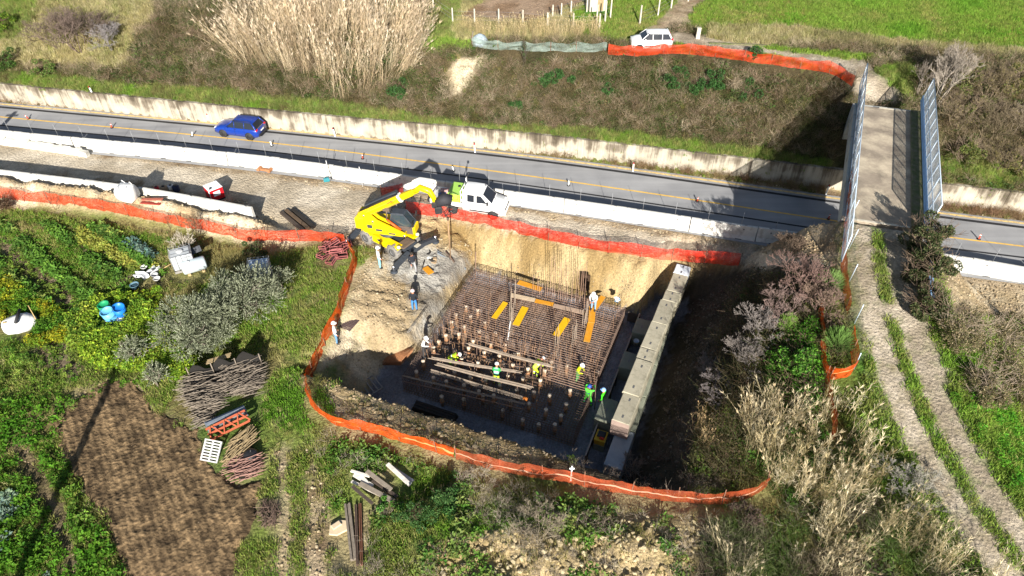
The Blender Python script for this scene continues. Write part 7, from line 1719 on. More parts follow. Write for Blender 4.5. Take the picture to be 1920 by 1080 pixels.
G_VIV = ['#6a9630', '#7fa43e', '#8ca048', '#6c9036', '#9ca058']; G_GRN = ['#628f2a', '#759a36', '#8a9c48', '#a39c64', '#6c9430', '#88904a']; G_DRY = ['#a59a68', '#8f8a56', '#b3a67a', '#7a7c44', '#9c9060']
CANE_P = [[(395, 92), (430, 70), (500, 40), (560, -30), (700, -40), (790, 60), (780, 120), (720, 175), (640, 190), (600, 150), (520, 130), (430, 130)]]
far = cy_ > ywall(cx_)+.3; near = ~far & ~inpit
# ---- cane brakes
cs = pick(None, CANE_P[0], .11, far, (.25, .5, .5)); 
_c = T(600, 150); scat('cane_brake', 'cane', cs, .55, 1.12, ['#d2c2aa', '#bba991', '#e2d6c2', '#c9b8a0', '#a99880'], 'tall pale straw coloured cane brake beyond the road', .9, .10, lean=(np.clip(-(cy_[cs]-_c.y)*.05, -.35, .35), np.clip((cx_[cs]-_c.x)*.05, -.5, .4)), var=.28)
NEARC = [(1270, 800), (1320, 790), (1330, 850), (1285, 860)]
scat('cane_clump', 'cane', pick(None, NEARC, .14, near), .45, .6, ['#d0b890', '#b59a74'], 'small pale cane clump on the dark slope', .5, .12)
C2 = [(1385, 800), (1440, 760), (1560, 740), (1600, 800), (1650, 900), (1600, 960), (1480, 950), (1430, 900), (1400, 860)]
scat('cane_brake_near', 'cane', pick(None, C2, .12, near, (.36, .58, .45)), .45, .92, ['#dccfb2', '#c0b090', '#e8ddc4', '#a3966f', '#cfc2a2', '#8f8360'], 'pale dry canes beside the farm track at the lower right', .5, .14, lean=(-.05, .05), var=.2)
C3 = [(1330, 1000), (1480, 950), (1600, 930), (1700, 950), (1760, 1020), (1850, 1100), (1900, 1220), (1280, 1220)]
scat('cane_brake_bottom', 'cane', pick(None, C3, .105, near, (.34, .56, .4)), .40, .82, ['#d2c6a8', '#b5a888', '#e2d7bc', '#9c906c', '#c8bb9a'], 'grey straw canes along the bottom right of the picture', .5, .16, lean=(-.05, .05), var=.22)
scat('cane_weeds', 'weed', pick(None, C2, .10, near), .9, 1.8, ['#3f6a24', '#4f7a2c', '#5f8436'], 'green weeds between the near canes', .5)
scat('cane_weeds_bottom', 'weed', pick(None, C3, .08, near), .9, 1.8, ['#3f6024', '#566c34', '#667840'], 'green weeds between the canes at the bottom right', .5)
scat('cane_undergrowth', 'bramble', pick(None, C2, .3, near), .8, 1.5, ['#4f5a28', '#5a5034', '#3f5a24', '#4a6a2a'], 'dark undergrowth between the near canes', .5)
scat('cane_undergrowth_bottom', 'twig', pick(None, C3, .25, near), .6, 1.2, ['#6a6050', '#5a5044', '#7f7666', '#5a6a34', '#4a6a2a'], 'twiggy undergrowth at the bottom right', .5)
scat('field_reeds', 'cane', pick(None, [(860, 52), (1130, 54), (1125, 76), (900, 74)], .22, far), .28, .42, ['#d0c09c', '#bfae86'], 'strip of short pale reeds along the field fence', .5, .1)
# scrub on the far embankment
far = cy_ > ywall(cx_)+.3
BR = ['#65593f', '#4f5030', '#7a6a4e', '#3f4a28', '#8a7a5c', '#535a32', '#4a5f30', '#5f5238']
scat('slope_bramble', 'bramble', pick(['brush'], None, .50, far), .6, 1.35, BR, 'dense olive brown bramble scrub covering the embankment behind the road', .35, zs=.9, var=.35)
scat('bare_patch_scrub', 'bramble', pick(['sandy_pale'], [(835, 95), (915, 95), (900, 190), (835, 190)], .14, far), .4, .9, BR, 'sparse scrub on the bare sandy patch of the embankment', .4)
scat('slope_leaves', 'weed', pick(['brush'], None, .22, far, (.48, .66, .16)), .9, 1.9, ['#4a6030', '#5a6c3a', '#3f5528', '#6a7440'], 'olive green leafy patches in the embankment scrub', .3)
scat('field_dry_patches', 'grass', pick(['vivid'], None, .35, far, (.5, .68, .14)), .7, 1.3, ['#8a9048', '#9c9458', '#75883a', '#a89c6a'], 'drier yellowish patches in the green field', .3)
scat('slope_twigs', 'twig', pick(['brush'], None, .22, far), .5, 1.1, ['#9a8a72', '#ab9a82', '#8a7462', '#b8a890'], 'bare twigs standing through the embankment scrub', .5, .3)
scat('slope_grass', 'tall_grass', pick(['brush'], None, .12, far, (.45, .7, .3)), .7, 1.3, ['#7a7a40', '#93895a', '#5f7030'], 'pale grass tufts between the brambles of the embankment')
scat('verge_grass', 'tall_grass', pick(['green'], None, .9, far), .5, 1.1, ['#759838', '#869c4c', '#a09a64', '#6a8a3a', '#8a9058', '#77704a'], 'green grass strip growing above the retaining wall', .5)
scat('lane_grass', 'grass', pick(['vivid', 'green', 'mixed'], None, .9, far), .8, 1.5, G_VIV, 'bright green grass of the lane and field on the plateau', .3, var=.3)
scat('far_dry_grass', 'tall_grass', pick(['dry'], None, .75, far), .6, 1.2, ['#b8ab84', '#a59c6c', '#c8bb98', '#93985c', '#aea278', '#8a8560'], 'dry pale grass on the rough ground beyond the road', .3)
# wall foot weeds
wf = (cy_ > yup(cx_)+.45) & (cy_ < ywall(cx_)-.05)
scat('wall_foot_weeds', 'twig', pick(None, None, .25, wf), .5, 1.0, ['#7a5f4a', '#8a6f58', '#8f7d5c'], 'dry reddish weed stalks along the foot of the retaining wall', .4, .2)
scat('wall_foot_grass', 'grass', pick(None, None, .35, wf), .8, 1.5, ['#7a7a40', '#93895a', '#5f7030'], 'thin grass on the road verge under the retaining wall')
near = ~far & ~inpit
# bean patch and yellow flowering patch
BEAN = [(130, 600), (190, 565), (250, 560), (300, 590), (320, 650), (370, 680), (350, 710), (290, 705), (250, 690), (190, 690), (140, 640)]
scat('bean_plants', 'bean', pick(None, BEAN, .95, near), .8, 1.35, ['#7a9c2c', '#94aa34', '#62882a', '#a5b044', '#507a2a'], 'dense leafy bright green bean plants around the barrels', .6)
FLW = [(0, 515), (40, 540), (120, 590), (140, 640), (60, 650), (0, 600)]
scat('mustard_plants', 'bean', pick(None, FLW, .6, near), .6, 1.1, ['#7f9424', '#b0a82a', '#688c28', '#5a8426', '#4f7a24'], 'yellow flowering mustard plants above the white cistern', .8)
scat('mustard_tuft', 'bean', pick(None, [(240, 552), (300, 548), (305, 590), (260, 600)], .8, near), .6, 1.0, ['#94982a', '#a89c2e', '#6f8f28'], 'yellow leaved plants below the blue grey barrel', .8)
# vegetable rows
rowq = np.sin((cx_*.62+cy_*.78)*2*math.pi/2.3+1.2*(fbm(cx_, cy_, .3, 2, 8)-.5))
GARD = [(-60, 415), (120, 425), (210, 425), (300, 470), (330, 500), (270, 560), (190, 600), (120, 600), (40, 540), (-60, 520)]
scat('vegetable_rows', 'weed', pick(None, GARD, .95, near & (rowq > .45), (.30, .5, .6)), .8, 1.7, ['#557f2e', '#6a9038', '#446c2a', '#86984a'], 'rows of feathery dark green vegetables in the garden', .6, zs=1.1)
scat('pale_vegetables', 'weed', pick(None, [(150, 430), (300, 500), (260, 510), (140, 450)], .8, near), .8, 1.5, ['#93a046', '#a8a850', '#7f943a'], 'row of pale yellow green vegetables in the garden', .6)
scat('cabbages', 'weed', pick(None, [(230, 458), (250, 452), (290, 485), (275, 492)], .9, near), 1.2, 2.0, ['#6f8a80', '#5f7f78', '#82988a'], 'blue green cabbage plants beside the bare sapling', .6)
scat('garden_weeds', 'weed', pick(['green', 'soil', 'dry'], [(-60, 400), (400, 440), (380, 680), (140, 760), (-60, 760)], .20, near), .5, 1.0, ['#4f7a20', '#6a8a30', '#7a8a3c', '#58802a'], 'mixed green weeds across the garden plot', .4)
scat('left_leafy_patch', 'bean', pick(['green'], [(-60, 660), (110, 660), (160, 760), (110, 800), (-60, 830)], .34, near, (.48, .64, .35)), .5, 1.0, ['#5f8a2a', '#759838', '#4a722a', '#8a9c48'], 'leafy green plants between the garden and the ploughed patch', .5)
scat('silver_plants', 'weed', pick(None, [(-20, 930), (20, 910), (60, 1000), (100, 1070), (60, 1180), (-20, 1180)], .5, near, (.45, .62, .6)), .7, 1.4, ['#7f9488', '#6f8878', '#8fa294', '#5f7f50'], 'silvery green plants at the bottom left corner', .5)
scat('left_weeds', 'weed', pick(['green'], [(-60, 760), (140, 740), (260, 1090), (240, 1200), (-60, 1200)], .30, near), .6, 1.4, ['#4a7a1c', '#5f8a26', '#3a641a', '#74943a'], 'green weeds left of the ploughed patch', .4)
# ploughed patch clods
scat('soil_clods', 'stone', pick(['soil'], None, .12, near), .03, .14, ['#8f7d66', '#a08c74', '#75634e'], 'brown clods on the ploughed patch', .5, .6)
# pit surround, spoil and foreground
scat('spoil_stones', 'stone', pick(['sandy_pale', 'dirt', 'sand'], None, .38, ~far & (cz_ > -4.0)), .04, .22, ['#bfb094', '#ac9a7c', '#9c886a', '#cabb9e'], 'loose stones and clods on the sandy spoil', .6, .6)
scat('foreground_stones', 'stone', pick(['rocky'], None, .35, near), .07, .42, ['#b8a680', '#a8946a', '#c9bb98', '#8f7c58'], 'pale stones and clods on the rough bank in the foreground', .6, .6)
scat('foreground_weeds', 'weed', pick(['rocky', 'mixed'], [(620, 820), (1500, 900), (1560, 1200), (600, 1200)], .40, near, (.46, .62, .35)), .6, 1.5, ['#4f7a26', '#66883a', '#828c4c', '#587f34', '#3f6a26'], 'dark green weeds over the foreground bank', .4)
scat('foreground_scrub', 'twig', pick(['rocky', 'mixed', 'shaded_soil'], [(600, 820), (1500, 860), (1560, 1200), (560, 1200)], .06, near), .4, .9, ['#a59a88', '#94887a', '#b0a594', '#857a6a'], 'dead twiggy stalks over the foreground bank', .4, .35)
scat('nettle_patch', 'bean', pick(None, [(742, 905), (800, 880), (860, 890), (850, 1000), (790, 1040), (720, 1010)], .40, near, (.42, .6, .5)), .5, .9, ['#35592a', '#456a32', '#56783c'], 'dark green nettles beside the scrap boards', .5)
scat('shade_weeds', 'weed', pick(['shaded_soil'], [(850, 850), (1420, 900), (1300, 855), (1000, 865)], .5, near), .8, 1.7, ['#3f5f20', '#4f6a2a', '#5a6434'], 'weeds on the shaded strip behind the faded netting', .4)
# approach slope of the farm track
west = [(1180, 860), (1250, 600), (1330, 510), (1450, 470), (1560, 480), (1600, 620), (1640, 760), (1560, 860), (1440, 930), (1280, 900)]
scat('ramp_slope_brush', 'bramble', pick(['shaded_soil', 'green', 'brush', 'mixed'], [(1330, 620), (1420, 520), (1560, 500), (1590, 640), (1560, 840), (1440, 920), (1300, 900), (1260, 820)], .28, near), .8, 1.8, ['#4a4630', '#5a4c3c', '#3f4a24', '#6a5a4a'], 'dark tangled scrub on the slope between the pit and the farm track', .4)
scat('ramp_slope_leaves', 'bean', pick(None, [(1450, 640), (1520, 610), (1545, 690), (1550, 780), (1480, 760), (1440, 720)], .75, near), .7, 1.3, ['#3f6a1c', '#4f7f24', '#5f8a30'], 'green leafy ivy beside the orange netting loop', .5)
scat('slope_rubble', 'stone', pick(['shaded_soil'], west, .5, ~far), .05, .25, ['#6a6052', '#7f7464', '#554c40'], 'stones and clods on the dark slope right of the pit', .5, .6)
scat('slope_dead_twigs', 'twig', pick(['shaded_soil', 'sand'], west, .10, ~far & (cz_ > -3.2)), .4, .9, ['#7a6e60', '#6a5c50', '#8f8474'], 'dead twigs on the dark slope right of the pit', .5, .4)
scat('track_side_grass', 'grass', pick(['vivid', 'green', 'dry', 'mixed'], [(1540, 400), (2060, 500), (2060, 1200), (1540, 1200)], .85, near), .8, 1.6, G_VIV+['#6f9438', '#8a9450'], 'green grass along the gravel track', .3)
scat('right_weeds', 'bean', pick(['vivid', 'green'], [(1760, 740), (1900, 740), (2000, 850), (1990, 980), (1880, 920), (1800, 820)], .5, near, (.4, .6, .4)), .5, 1.0, ['#3f7a1c', '#5a8f26', '#4a8024'], 'bright green weeds right of the gravel track', .5)
scat('track_stones', 'stone', pick(['track'], None, .35, near), .03, .09, ['#a09584', '#b5ab9a', '#857a6a'], 'loose gravel on the wheel ruts of the farm track', .6, .6)
scat('foreground_grass', 'grass', pick(['green', 'mixed', 'vivid'], None, .85, near, (.30, .50, .45)), .8, 1.5, G_GRN, 'short green grass over the near ground', .22)
scat('foreground_thin_grass', 'tall_grass', pick(['green', 'mixed'], None, .25, near), .4, .8, ['#b0a874', '#9c9c5c', '#8a9a4c', '#c0b488'], 'thin dry stalks through the near grass', .4)
scat('foreground_dry_grass', 'tall_grass', pick(['dry'], None, .7, near), .5, 1.1, G_DRY, 'dry straw coloured grass over the near ground', .3)
scat('bank_grass', 'grass', pick(['rocky', 'dirt', 'sandy_pale'], [(560, 640), (1100, 830), (1500, 940), (1500, 1200), (600, 1200)], .14, near), .8, 1.6, ['#7a7a40', '#93895a', '#5f7030'], 'thin grass on the bare banks')
# ================================================================ single trees and shrubs
LF = leaf_mat('tree_leaves'); 
def seg_obj(name, segs, m, parent):
    """thin three sided branches from (p, q, r0, r1) rows"""
    A = np.array([s[0] for s in segs]); B = np.array([s[1] for s in segs]); r0 = np.array([s[2] for s in segs]); r1 = np.array([s[3] for s in segs]); n = len(segs)
    d = B-A; d /= np.maximum(np.linalg.norm(d, axis=1, keepdims=True), 1e-6); ref = np.where(np.abs(d[:, 2:3]) < .9, np.array([[0, 0, 1.]]), np.array([[1., 0, 0]])); u = np.cross(d, ref); u /= np.linalg.norm(u, axis=1, keepdims=True); w = np.cross(d, u)
    V = np.zeros((n, 6, 3))
    for k in range(3):
        c, s = math.cos(k*2.0944), math.sin(k*2.0944); o = u*c+w*s; V[:, k] = A+o*r0[:, None]; V[:, 3+k] = B+o*r1[:, None]
    base = (np.arange(n)*6)[:, None]; F = np.concatenate([base+np.array([[k, (k+1) % 3, 3+(k+1) % 3, 3+k]]) for k in range(3)], 0)
    return quads_obj(name, V.reshape(-1, 3), F, None, m, parent)
def quads_obj(name, V, F, C, m, parent):
    me = bpy.data.meshes.new(name); me.vertices.add(len(V)); me.vertices.foreach_set('co', V.astype(np.float32).ravel()); me.loops.add(F.size); me.loops.foreach_set('vertex_index', F.ravel().astype(np.int32)); me.polygons.add(len(F)); me.polygons.foreach_set('loop_start', np.arange(0, F.size, 4, dtype=np.int32))
    if C is not None: a = me.attributes.new('shade', 'FLOAT_COLOR', 'POINT'); a.data.foreach_set('color', np.concatenate([C, np.ones((len(C), 1))], 1).astype(np.float32).ravel())
    me.materials.append(m); me.update(calc_edges=True); o = bpy.data.objects.new(name, me); COL.objects.link(o); o.parent = parent; return o
def grow(r, p, d, l, rad, depth, out, kids=3, spread=.55, shrink=.68, curl=.12, upw=.08):
    """recursive branching; out gets (p, q, r0, r1, depth)"""
    p = np.array(p, float); d = np.array(d, float)
    for k in range(3):
        q = p+d*l/3; out.append((p, q, rad*(1-.12*k), rad*(1-.12*(k+1)), depth)); p = q; d = d+np.array((r.gauss(0, curl), r.gauss(0, curl), r.gauss(upw, curl))); d /= np.linalg.norm(d)
        if depth > 0 and k > 0 and r.random() < .55:
            e = d+np.array((r.gauss(0, spread), r.gauss(0, spread), r.gauss(0, spread*.6))); e /= np.linalg.norm(e); grow(r, p, e, l*shrink*r.uniform(.6, .95), rad*.5, depth-1, out, kids, spread, shrink, curl, upw)
    if depth > 0:
        for k in range(kids):
            e = d+np.array((r.gauss(0, spread), r.gauss(0, spread), r.gauss(0, spread*.6))); e /= np.linalg.norm(e); grow(r, p, e, l*shrink*r.uniform(.7, 1.1), rad*.6, depth-1, out, kids, spread, shrink, curl, upw)
def leaf_obj(r, name, centers, dirs, ll, lw, cols, parent, m=None):
    n = len(centers); R_ = np.random.RandomState(r.randint(0, 1 << 30)); d = dirs+R_.normal(0, .45, (n, 3)); d /= np.linalg.norm(d, axis=1, keepdims=True); s = np.cross(d, R_.normal(0, 1, (n, 3))); s /= np.maximum(np.linalg.norm(s, axis=1, keepdims=True), 1e-6)
    L = (ll*R_.uniform(.6, 1.3, n))[:, None]; W = (lw*R_.uniform(.7, 1.3, n))[:, None]; V = np.stack([centers-d*L*.5, centers+s*W*.5, centers+d*L*.5, centers-s*W*.5], 1).reshape(-1, 3)
    cs = np.array([rgb(c) for c in cols]); C = cs[R_.randint(0, len(cs), n)]*R_.uniform(.7, 1.3, (n, 1)); C = np.repeat(C, 4, 0)
    return quads_obj(name, V, np.arange(4*n).reshape(-1, 4), C, m or LF, parent)
def blob_leaves(r, rad, h, z0, nl, n, sq=1.0):
    """points in a lumpy crown made of many overlapping clumps, with outward directions"""
    R_ = np.random.RandomState(r.randint(0, 1 << 30)); cl = []
    for i in range(nl):
        a = R_.uniform(0, 6.283); u = R_.uniform(.0, 1)**.6; z = z0+h*R_.uniform(.12, .88); k = math.sqrt(max(.1, 1-((z-z0)/h*2-1)**2*.8)); cl.append((rad*u*k*math.cos(a)*.8, rad*u*k*math.sin(a)*.8*sq, z, R_.uniform(.28, .5)*min(rad, h)*.62))
    cl = np.array(cl); i = R_.randint(0, nl, n); q = R_.normal(0, 1, (n, 3)); q /= np.linalg.norm(q, axis=1, keepdims=True); q[:, 2] *= .85; c = cl[i, :3]+q*(cl[i, 3]*R_.uniform(.55, 1.05, n)**.7)[:, None]; c[:, 2] = np.maximum(c[:, 2], .05); return c, q
def at_photo(px, py): p = T(px, py); return (p.x, p.y, p.z-.06)
BK = lambda n, c: mat('bark_'+n, rgb(c), .9, var=.35, scale=4)
def olive(px, py, rad, h, nl, n, lab, seed):
    r = random.Random(seed); o = thing('olive_tree', lab, 'tree', at_photo(px, py), r.uniform(0, 6), 'olive trees in the garden'); segs = []
    for i in range(4): grow(r, (r.uniform(-.15, .15), r.uniform(-.15, .15), 0), (r.gauss(0, .4), r.gauss(0, .4), 1), h*.5, .09, 2, segs, 2, .6)
    tr_ = [s for s in segs if s[4] == 2]; seg_obj('trunk', tr_, BK('olive', '#6f675c'), o)
    c, q = blob_leaves(r, rad, h*.95, h*.12, nl, n//9); k = 9; t = np.tile(np.arange(k)/k, len(c))[:, None]; D = q+np.array((0, 0, .35)); D /= np.linalg.norm(D, axis=1, keepdims=True); cc = np.repeat(c, k, 0)+np.repeat(D, k, 0)*t*.42
    cr = leaf_obj(r, 'crown', cc, np.repeat(D, k, 0), .15, .045, ['#7d8268', '#6a7058', '#949980', '#5a6048', '#858b70', '#a4a890'], o)
    seg_obj('twigs', [s for s in segs if s[4] < 2], BK('olive', '#6f675c'), cr); return o
olive(388, 648, 2.7, 3.5, 46, 27000, 'grey green olive tree in front, largest of the olive trees', 1)
olive(468, 592, 2.6, 3.3, 42, 24000, 'grey green olive tree behind the largest one, beside the blue streaked tank', 2)
olive(528, 545, 1.0, 1.9, 12, 2500, 'small dark olive bush right of the blue streaked tank', 5)
olive(258, 678, 1.15, 1.7, 14, 3800, 'small olive bush at the edge of the bean patch', 3)
olive(298, 722, .85, 1.4, 10, 2600, 'smallest silvery olive bush above the ploughed patch', 4)
BV = {}
def bare(px, py, h, w, col, lab, seed=1, kind=0, leaves=None, stems=5, name='bare_shrub', cat='shrub', group=None, depth=3, zoff=0, leafn=900, ls=(.10, .05)):
    """leafless shrub or tree: trunk stems and a crown of fine branches, optionally with leaves"""
    r = random.Random(seed*101+kind); o = thing(name, lab, cat, at_photo(px, py), r.uniform(0, 6.28), group); key = (kind, seed % 4, depth, stems)
    if key not in BV:
        segs = []
        for i in range(stems):
            a = r.uniform(0, 6.283); ln = r.uniform(.1, .75 if kind == 0 else .35); grow(r, (.08*math.cos(a), .08*math.sin(a), 0), np.array((math.cos(a)*ln, math.sin(a)*ln, 1))/math.hypot(ln, 1), .42, .022, depth, segs, 3, .5 if kind == 0 else .42, .66)
        P_ = np.array([s[1] for s in segs]); hm = P_[:, 2].max(); wm = np.percentile(np.hypot(P_[:, 0], P_[:, 1]), 97); BV[key] = [(s[0]/np.array((wm, wm, hm)), s[1]/np.array((wm, wm, hm)), s[2], s[3], s[4]) for s in segs]
    S_ = np.array((w, w, h)); segs = [(a*S_, b*S_, max(r0*h*.58, .008), max(r1*h*.58, .007), dp) for a, b, r0, r1, dp in BV[key]]
    m = BK('%s' % col.strip('#'), col); tr_ = [s for s in segs if s[4] == depth]; seg_obj('trunk', tr_, m, o); cr = seg_obj('crown', [s for s in segs if s[4] < depth], m, o)
    if leaves:
        E = np.array([s[1] for s in segs if s[4] < 2]); R_ = np.random.RandomState(seed); i = R_.randint(0, len(E), leafn); c = E[i]+R_.normal(0, .06, (leafn, 3)); leaf_obj(r, 'leaves', c, R_.normal(0, 1, (leafn, 3)), ls[0], ls[1], leaves, cr)
    return o
def leafy(px, py, h, w, cols, lab, seed, n=3200, nl=16, name='leafy_shrub', cat='shrub', group=None, ls=(.13, .075), twig=None, sq=1.0, rz=None):
    r = random.Random(seed*37); o = thing(name, lab, cat, at_photo(px, py), r.uniform(0, 6.28) if rz is None else rz, group); segs = []
    for i in range(5): grow(r, (0, 0, 0), (r.gauss(0, .5), r.gauss(0, .5), 1), h*.5, .03*h*.5, 2, segs, 3, .6)
    m = BK((twig or '#5a4a3a').strip('#'), twig or '#5a4a3a'); seg_obj('stems', segs, m, o); c, q = blob_leaves(r, w, h, .0, nl, n, sq); leaf_obj(r, 'crown', c, q, ls[0], ls[1], cols, o)
    if twig:
        R_ = np.random.RandomState(seed); c, q = blob_leaves(r, w, h, .1, nl, 260, sq); q = q+np.array((0, 0, .4)); seg_obj('outer_twigs', [(a, a+b*R_.uniform(.3, .8)+R_.normal(0, .1, 3), .011, .006, 0) for a, b in zip(c, q)], m, o)['kind'] = 'stuff'
    return o
# north side
bare(150, 96, 4.4, 3.7, '#75655c', 'large brown grey bare shrub at the far left above the road', 1, 0, stems=9, depth=4)
bare(112, 88, 3.6, 2.8, '#6a5c50', 'dark brown bare shrub left of the large brown grey one', 3, 0, stems=9, depth=4)
bare(182, 82, 3.4, 2.8, '#64574d', 'dark brown bare shrub between the large brown one and the pale grey one', 0, 0, stems=9, depth=4)
bare(212, 92, 2.9, 2.7, '#8a8482', 'pale grey bare shrub right of the large brown one', 2, 0, stems=8, depth=4)
leafy(12, 62, 2.6, 1.5, ['#5a7a24', '#7a8f30', '#46641e'], 'yellow green bush in the top left corner', 31)
leafy(18, 130, 2.0, 1.7, ['#3f5a26', '#53702e', '#304a1e'], 'dark green bush at the left edge above the retaining wall', 32)
leafy(90, 135, 1.3, 1.8, ['#4f6a2a', '#5f7a3a', '#7a7a4a'], 'low green bush below the large brown shrub', 33)
bare(788, 32, 3.6, 1.3, '#7a5f52', 'upright reddish brown bush at the top behind the canes', 3, 1, stems=9, depth=4)
leafy(748, 182, 1.9, 1.3, ['#35562a', '#486a36', '#2a4420'], 'dark green bush at the foot of the canes', 34)
bare(980, 132, 3.0, .85, '#5c5348', 'slender dark sapling standing on the embankment', 1, 1, ['#3f5a2a', '#4f6a34'], 2, 'sapling', 'tree', leafn=160)
for k, (px, py, w, lab) in enumerate([(1012, 158, .75, 'small dark green bush left of two in the middle of the embankment'), (1042, 152, .9, 'dark green bush right of two in the middle of the embankment'), (1072, 152, .7, 'dark green bush just below the grey green fence'), (1142, 178, .75, 'round dark green bush low on the embankment'), (1262, 158, 1.1, 'dark green bush high on the embankment below the white car'), (1300, 172, 1.0, 'dark green bush right of the one below the white car'), (1342, 158, 1.1, 'dark green bush in the right part of the embankment'), (1402, 182, 1.1, 'dark green bush beside the bridge shadow'), (966, 200, .7, 'lowest dark green bush on the embankment'), (1410, 108, .8, 'dark green bush against the orange netting at the slope top')]):
    leafy(px, py, w*1.3, w*1.6, ['#2f5226', '#3f6630', '#26441e', '#4a6a38'], lab, 40+k, 2200, 12)
# right of the overpass
bare(1752, 196, 5.2, 2.3, '#988e82', 'pale grey bare tree beside the far right end of the overpass', 1, 1, name='bare_tree', cat='tree', stems=8, depth=4)
bare(1722, 180, 3.0, 1.5, '#8f8478', 'grey bare shrub leaning over the far end of the path', 4, 0, stems=7, depth=3)
NE = [(1800, 170, 'l', 2.6, 2.0, 'olive green bush right of the pale bare tree'), (1850, 190, 'b', 3.4, 2.4, 'brown bare bush high on the right cutting'), (1905, 170, 'l', 2.4, 2.0, 'green bush in the upper right corner of the cutting'), (1790, 240, 'b', 3.2, 2.3, 'brown bare bush beside the right mesh screen'), (1850, 260, 'b', 3.4, 2.6, 'tangled brown bush in the middle of the right cutting'), (1900, 250, 'b', 3.0, 2.2, 'grey bare bush at the right edge of the cutting'), (1800, 305, 'l', 2.0, 1.5, 'bright green bush low by the right mesh screen'), (1870, 315, 'b', 2.4, 2.0, 'brown bare bush low on the right cutting'), (1905, 325, 'l', 1.8, 1.5, 'green bush low at the right edge above the wall'), (1830, 225, 'l', 2.2, 1.6, 'tan green bush among the bare ones of the right cutting'), (1945, 290, 'b', 3, 2.4, 'brown bare bush just beyond the right edge'), (1770, 150, 'b', 2.4, 1.6, 'brown bare bush behind the pale bare tree')]
for k, (px, py, kd, h, w, lab) in enumerate(NE):
    if kd == 'l': leafy(px, py, h, w, [['#5f6a34', '#7a7a44', '#4a5a28'], ['#4f7a2a', '#628a34', '#3a5f20'], ['#8a8050', '#6f6a3c', '#5a6430']][k % 3], lab, 60+k, 2600, 14, twig='#7f6f5e')
    else: bare(px, py, h, w, ['#7a6c58', '#6c604c', '#8f8270'][k % 3], lab, k, 0, ['#6a6434', '#857a4a'] if k % 2 else None, 8, depth=4, leafn=700)
# ivy covered parapet and brambles on the right of the track
for k, (px, py, h, w, lab) in enumerate([(1716, 425, 2.0, 1.1, 'dark ivy bush at the near right end of the overpass'), (1722, 475, 2.3, 1.35, 'dark ivy bush in the middle of the ivy hedge'), (1728, 535, 2.2, 1.35, 'dark ivy bush near the lower end of the ivy hedge'), (1732, 590, 1.6, 1.1, 'lowest ivy bush of the hedge at the end of the blue rail')]):
    leafy(px, py, h*1.2, w*1.12, ['#3c4a28', '#4f5a34', '#2f3a20', '#5f6440', '#6a5f48'], lab, 80+k, 8500, 26, 'ivy_bush', 'shrub', 'ivy hedge by the track', (.12, .08), '#6a5a4c')
for k, (px, py, h, w, lab) in enumerate([(1788, 640, 2.2, 1.9, 'brown bramble thicket nearest the gravel track'), (1850, 690, 2.6, 2.3, 'largest brown bramble thicket right of the gravel track'), (1905, 745, 2.2, 1.9, 'brown bramble thicket at the right edge'), (1835, 745, 1.6, 1.5, 'low bramble thicket above the bright green weeds'), (1895, 640, 2.2, 1.9, 'upper bramble thicket by the sandy lane')]):
    leafy(px, py, h, w, ['#857558', '#6f6448', '#5a5a38', '#988a6c', '#4f5430'], lab, 90+k, 7000, 28, 'bramble_thicket', 'shrub', 'bramble thickets right of the track', (.10, .05), '#8f8070')
# left of the overpass: reddish and grey bare shrubs, broom
WS = [(1505, 560, 3.0, 2.3, '#7d655d', 'large reddish bare shrub left of the overpass end', 1), (1535, 590, 2.3, 1.5, '#857062', 'reddish brown bare shrub beside the orange netting', 2), (1462, 600, 2.4, 1.6, '#85716a', 'pinkish bare shrub below the large reddish one', 3), (1425, 640, 2.6, 1.7, '#857d78', 'grey lilac bare shrub on the dark slope', 1), (1392, 690, 2.3, 1.6, '#807872', 'grey bare shrub lower on the dark slope', 2), (1345, 745, 1.8, 1.4, '#7f7674', 'grey bare shrub above the pale cane clump', 3), (1330, 700, 1.3, 1.1, '#8a7f78', 'small grey bare shrub in the middle of the dark slope', 0), (1480, 480, 1.8, 1.3, '#6a5a4c', 'brown bare shrub at the foot of the overpass', 2)]
for k, (px, py, h, w, c, lab, sd) in enumerate(WS): bare(px, py, h, w, c, lab, sd, 0, None, 8, depth=4, group='bare shrubs left of the overpass')
def broom(px, py, h, w, lab, seed, col='#5f7f3a'):
    r = random.Random(seed); o = thing('broom_bush', lab, 'shrub', at_photo(px, py), 0, 'green broom bushes'); segs = []
    for i in range(520):
        a = r.uniform(0, 6.283); u = r.random()**.6; b = np.array((math.cos(a)*u*w*.25, math.sin(a)*u*w*.25, 0)); t = np.array((math.cos(a)*u*w, math.sin(a)*u*w, h*(1-.45*u*u)*r.uniform(.75, 1.05))); mm = (b+t)/2+np.array((0, 0, .12*h)); segs += [(b, mm, .009, .009, 1), (mm, t, .011, .007, 0)]
    seg_obj('stems', [s for s in segs if s[4] == 1], BK('broom_dark', '#4a5a2c'), o); seg_obj('crown', [s for s in segs if s[4] == 0], BK(col.strip('#'), col), o)
broom(1566, 655, 1.7, 1.0, 'green broom bush inside the orange netting loop', 1); broom(1552, 545, 1.6, 1.0, 'green broom bush by the near left end of the overpass', 2, '#6f8a4a'); broom(1470, 625, 1.7, .7, 'narrow green broom bush between the reddish shrubs', 3, '#6f8f3c')
leafy(1505, 690, 1.5, 1.6, ['#3f6f20', '#55862c', '#6f9a3a', '#2f5a1a'], 'bright green leafy shrub left of the orange netting loop', 101, 3200, 16)
leafy(1400, 560, .8, .9, ['#3f5a2a', '#4f6a34'], 'low green shrub in the shade of the dark slope', 102, 900, 8)
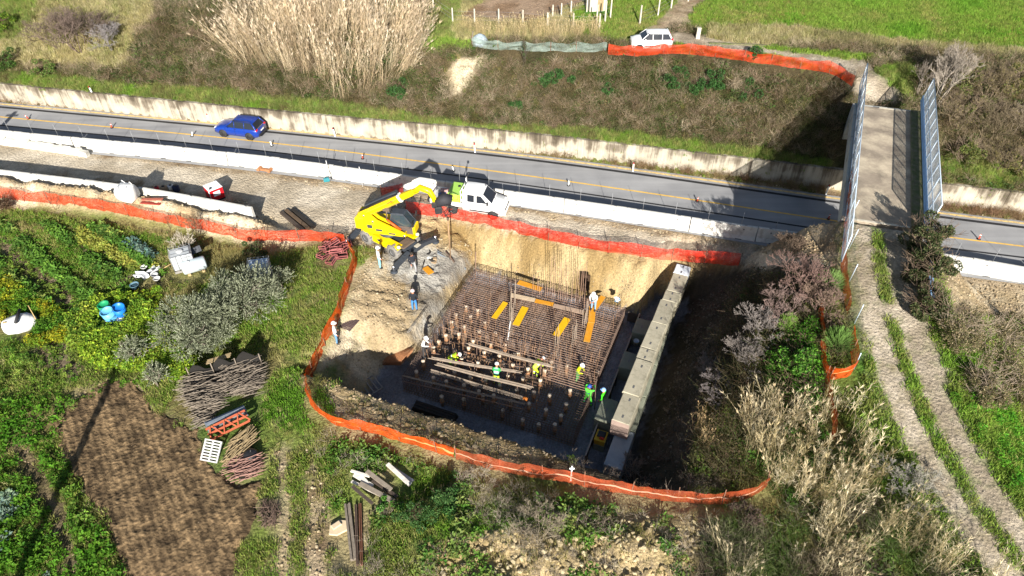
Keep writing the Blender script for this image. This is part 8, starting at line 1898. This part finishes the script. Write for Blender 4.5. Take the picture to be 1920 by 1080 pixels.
# foreground
bare(1190, 905, 1.9, 1.4, '#85786a', 'grey brown bare shrub behind the faded netting at the right', 2, 0, None, 9, depth=3)
bare(1010, 1005, 1.7, 1.5, '#857a68', 'grey bare shrub in the middle of the foreground bank', 3, 0, None, 9, depth=4)
bare(905, 905, 1.0, .9, '#8f8474', 'small bare shrub just below the faded netting', 1, 0, None, 6)
bare(1120, 985, 1.1, .9, '#6f6456', 'small brown bare shrub on the foreground bank', 0, 0, None, 6)
bare(1700, 930, 1.8, 1.7, '#8d897e', 'silvery bare shrub beside the gravel track', 1, 0, None, 9, depth=4)
bare(1400, 985, 1.3, 1.2, '#5f4f46', 'dark brown bare shrub among the near canes', 2, 0, None, 8, depth=4)
leafy(780, 980, 1.2, 1.2, ['#2f5226', '#3f6430', '#54743c'], 'leafy green shrub beside the long beams', 103, 2600, 14, ls=(.10, .05))
leafy(830, 935, 1.0, 1.3, ['#34562a', '#446834', '#5f7a42'], 'leafy green shrub in front of the taped netting', 104, 2200, 14, ls=(.10, .05))
leafy(735, 955, .7, .9, ['#3a6a22', '#4f7f30', '#6a9040'], 'low green shrub by the scrap boards', 105, 1200, 10)
bare(350, 480, 2.6, 1.1, '#c0b6a6', 'white barked bare sapling behind the pale grey tank', 0, 1, None, 4, 'sapling', 'tree', depth=3)
bare(372, 440, 2.0, .9, '#7a6a50', 'brown bare sapling by the red orange netting', 1, 1, None, 4, 'sapling', 'tree', depth=3)
for k, (px, py) in enumerate(((107, 392), (320, 428), (485, 452), (445, 448))): bare(px, py, 1.3, .5, '#5f4a3a', ['thin dry plant in front of the netting at the far left', 'thin dry plant in front of the middle of the left netting', 'thin dry plant in front of the right part of the left netting', 'second thin dry plant near the right part of the left netting'][k], k, 1, None, 2, 'dry_plant', 'plant', depth=2)
leafy(12, 395, 1.1, .8, ['#5a4a34', '#6f5c40', '#4a3a2a'], 'brown dead stump of brush at the left edge by the netting', 106, 700, 8, twig='#5a4636')
leafy(480, 478, 1.3, 1.2, ['#4a5a34', '#5a6a3c', '#3a4628'], 'dark olive bush above the blue streaked tank', 107, 1600, 10)
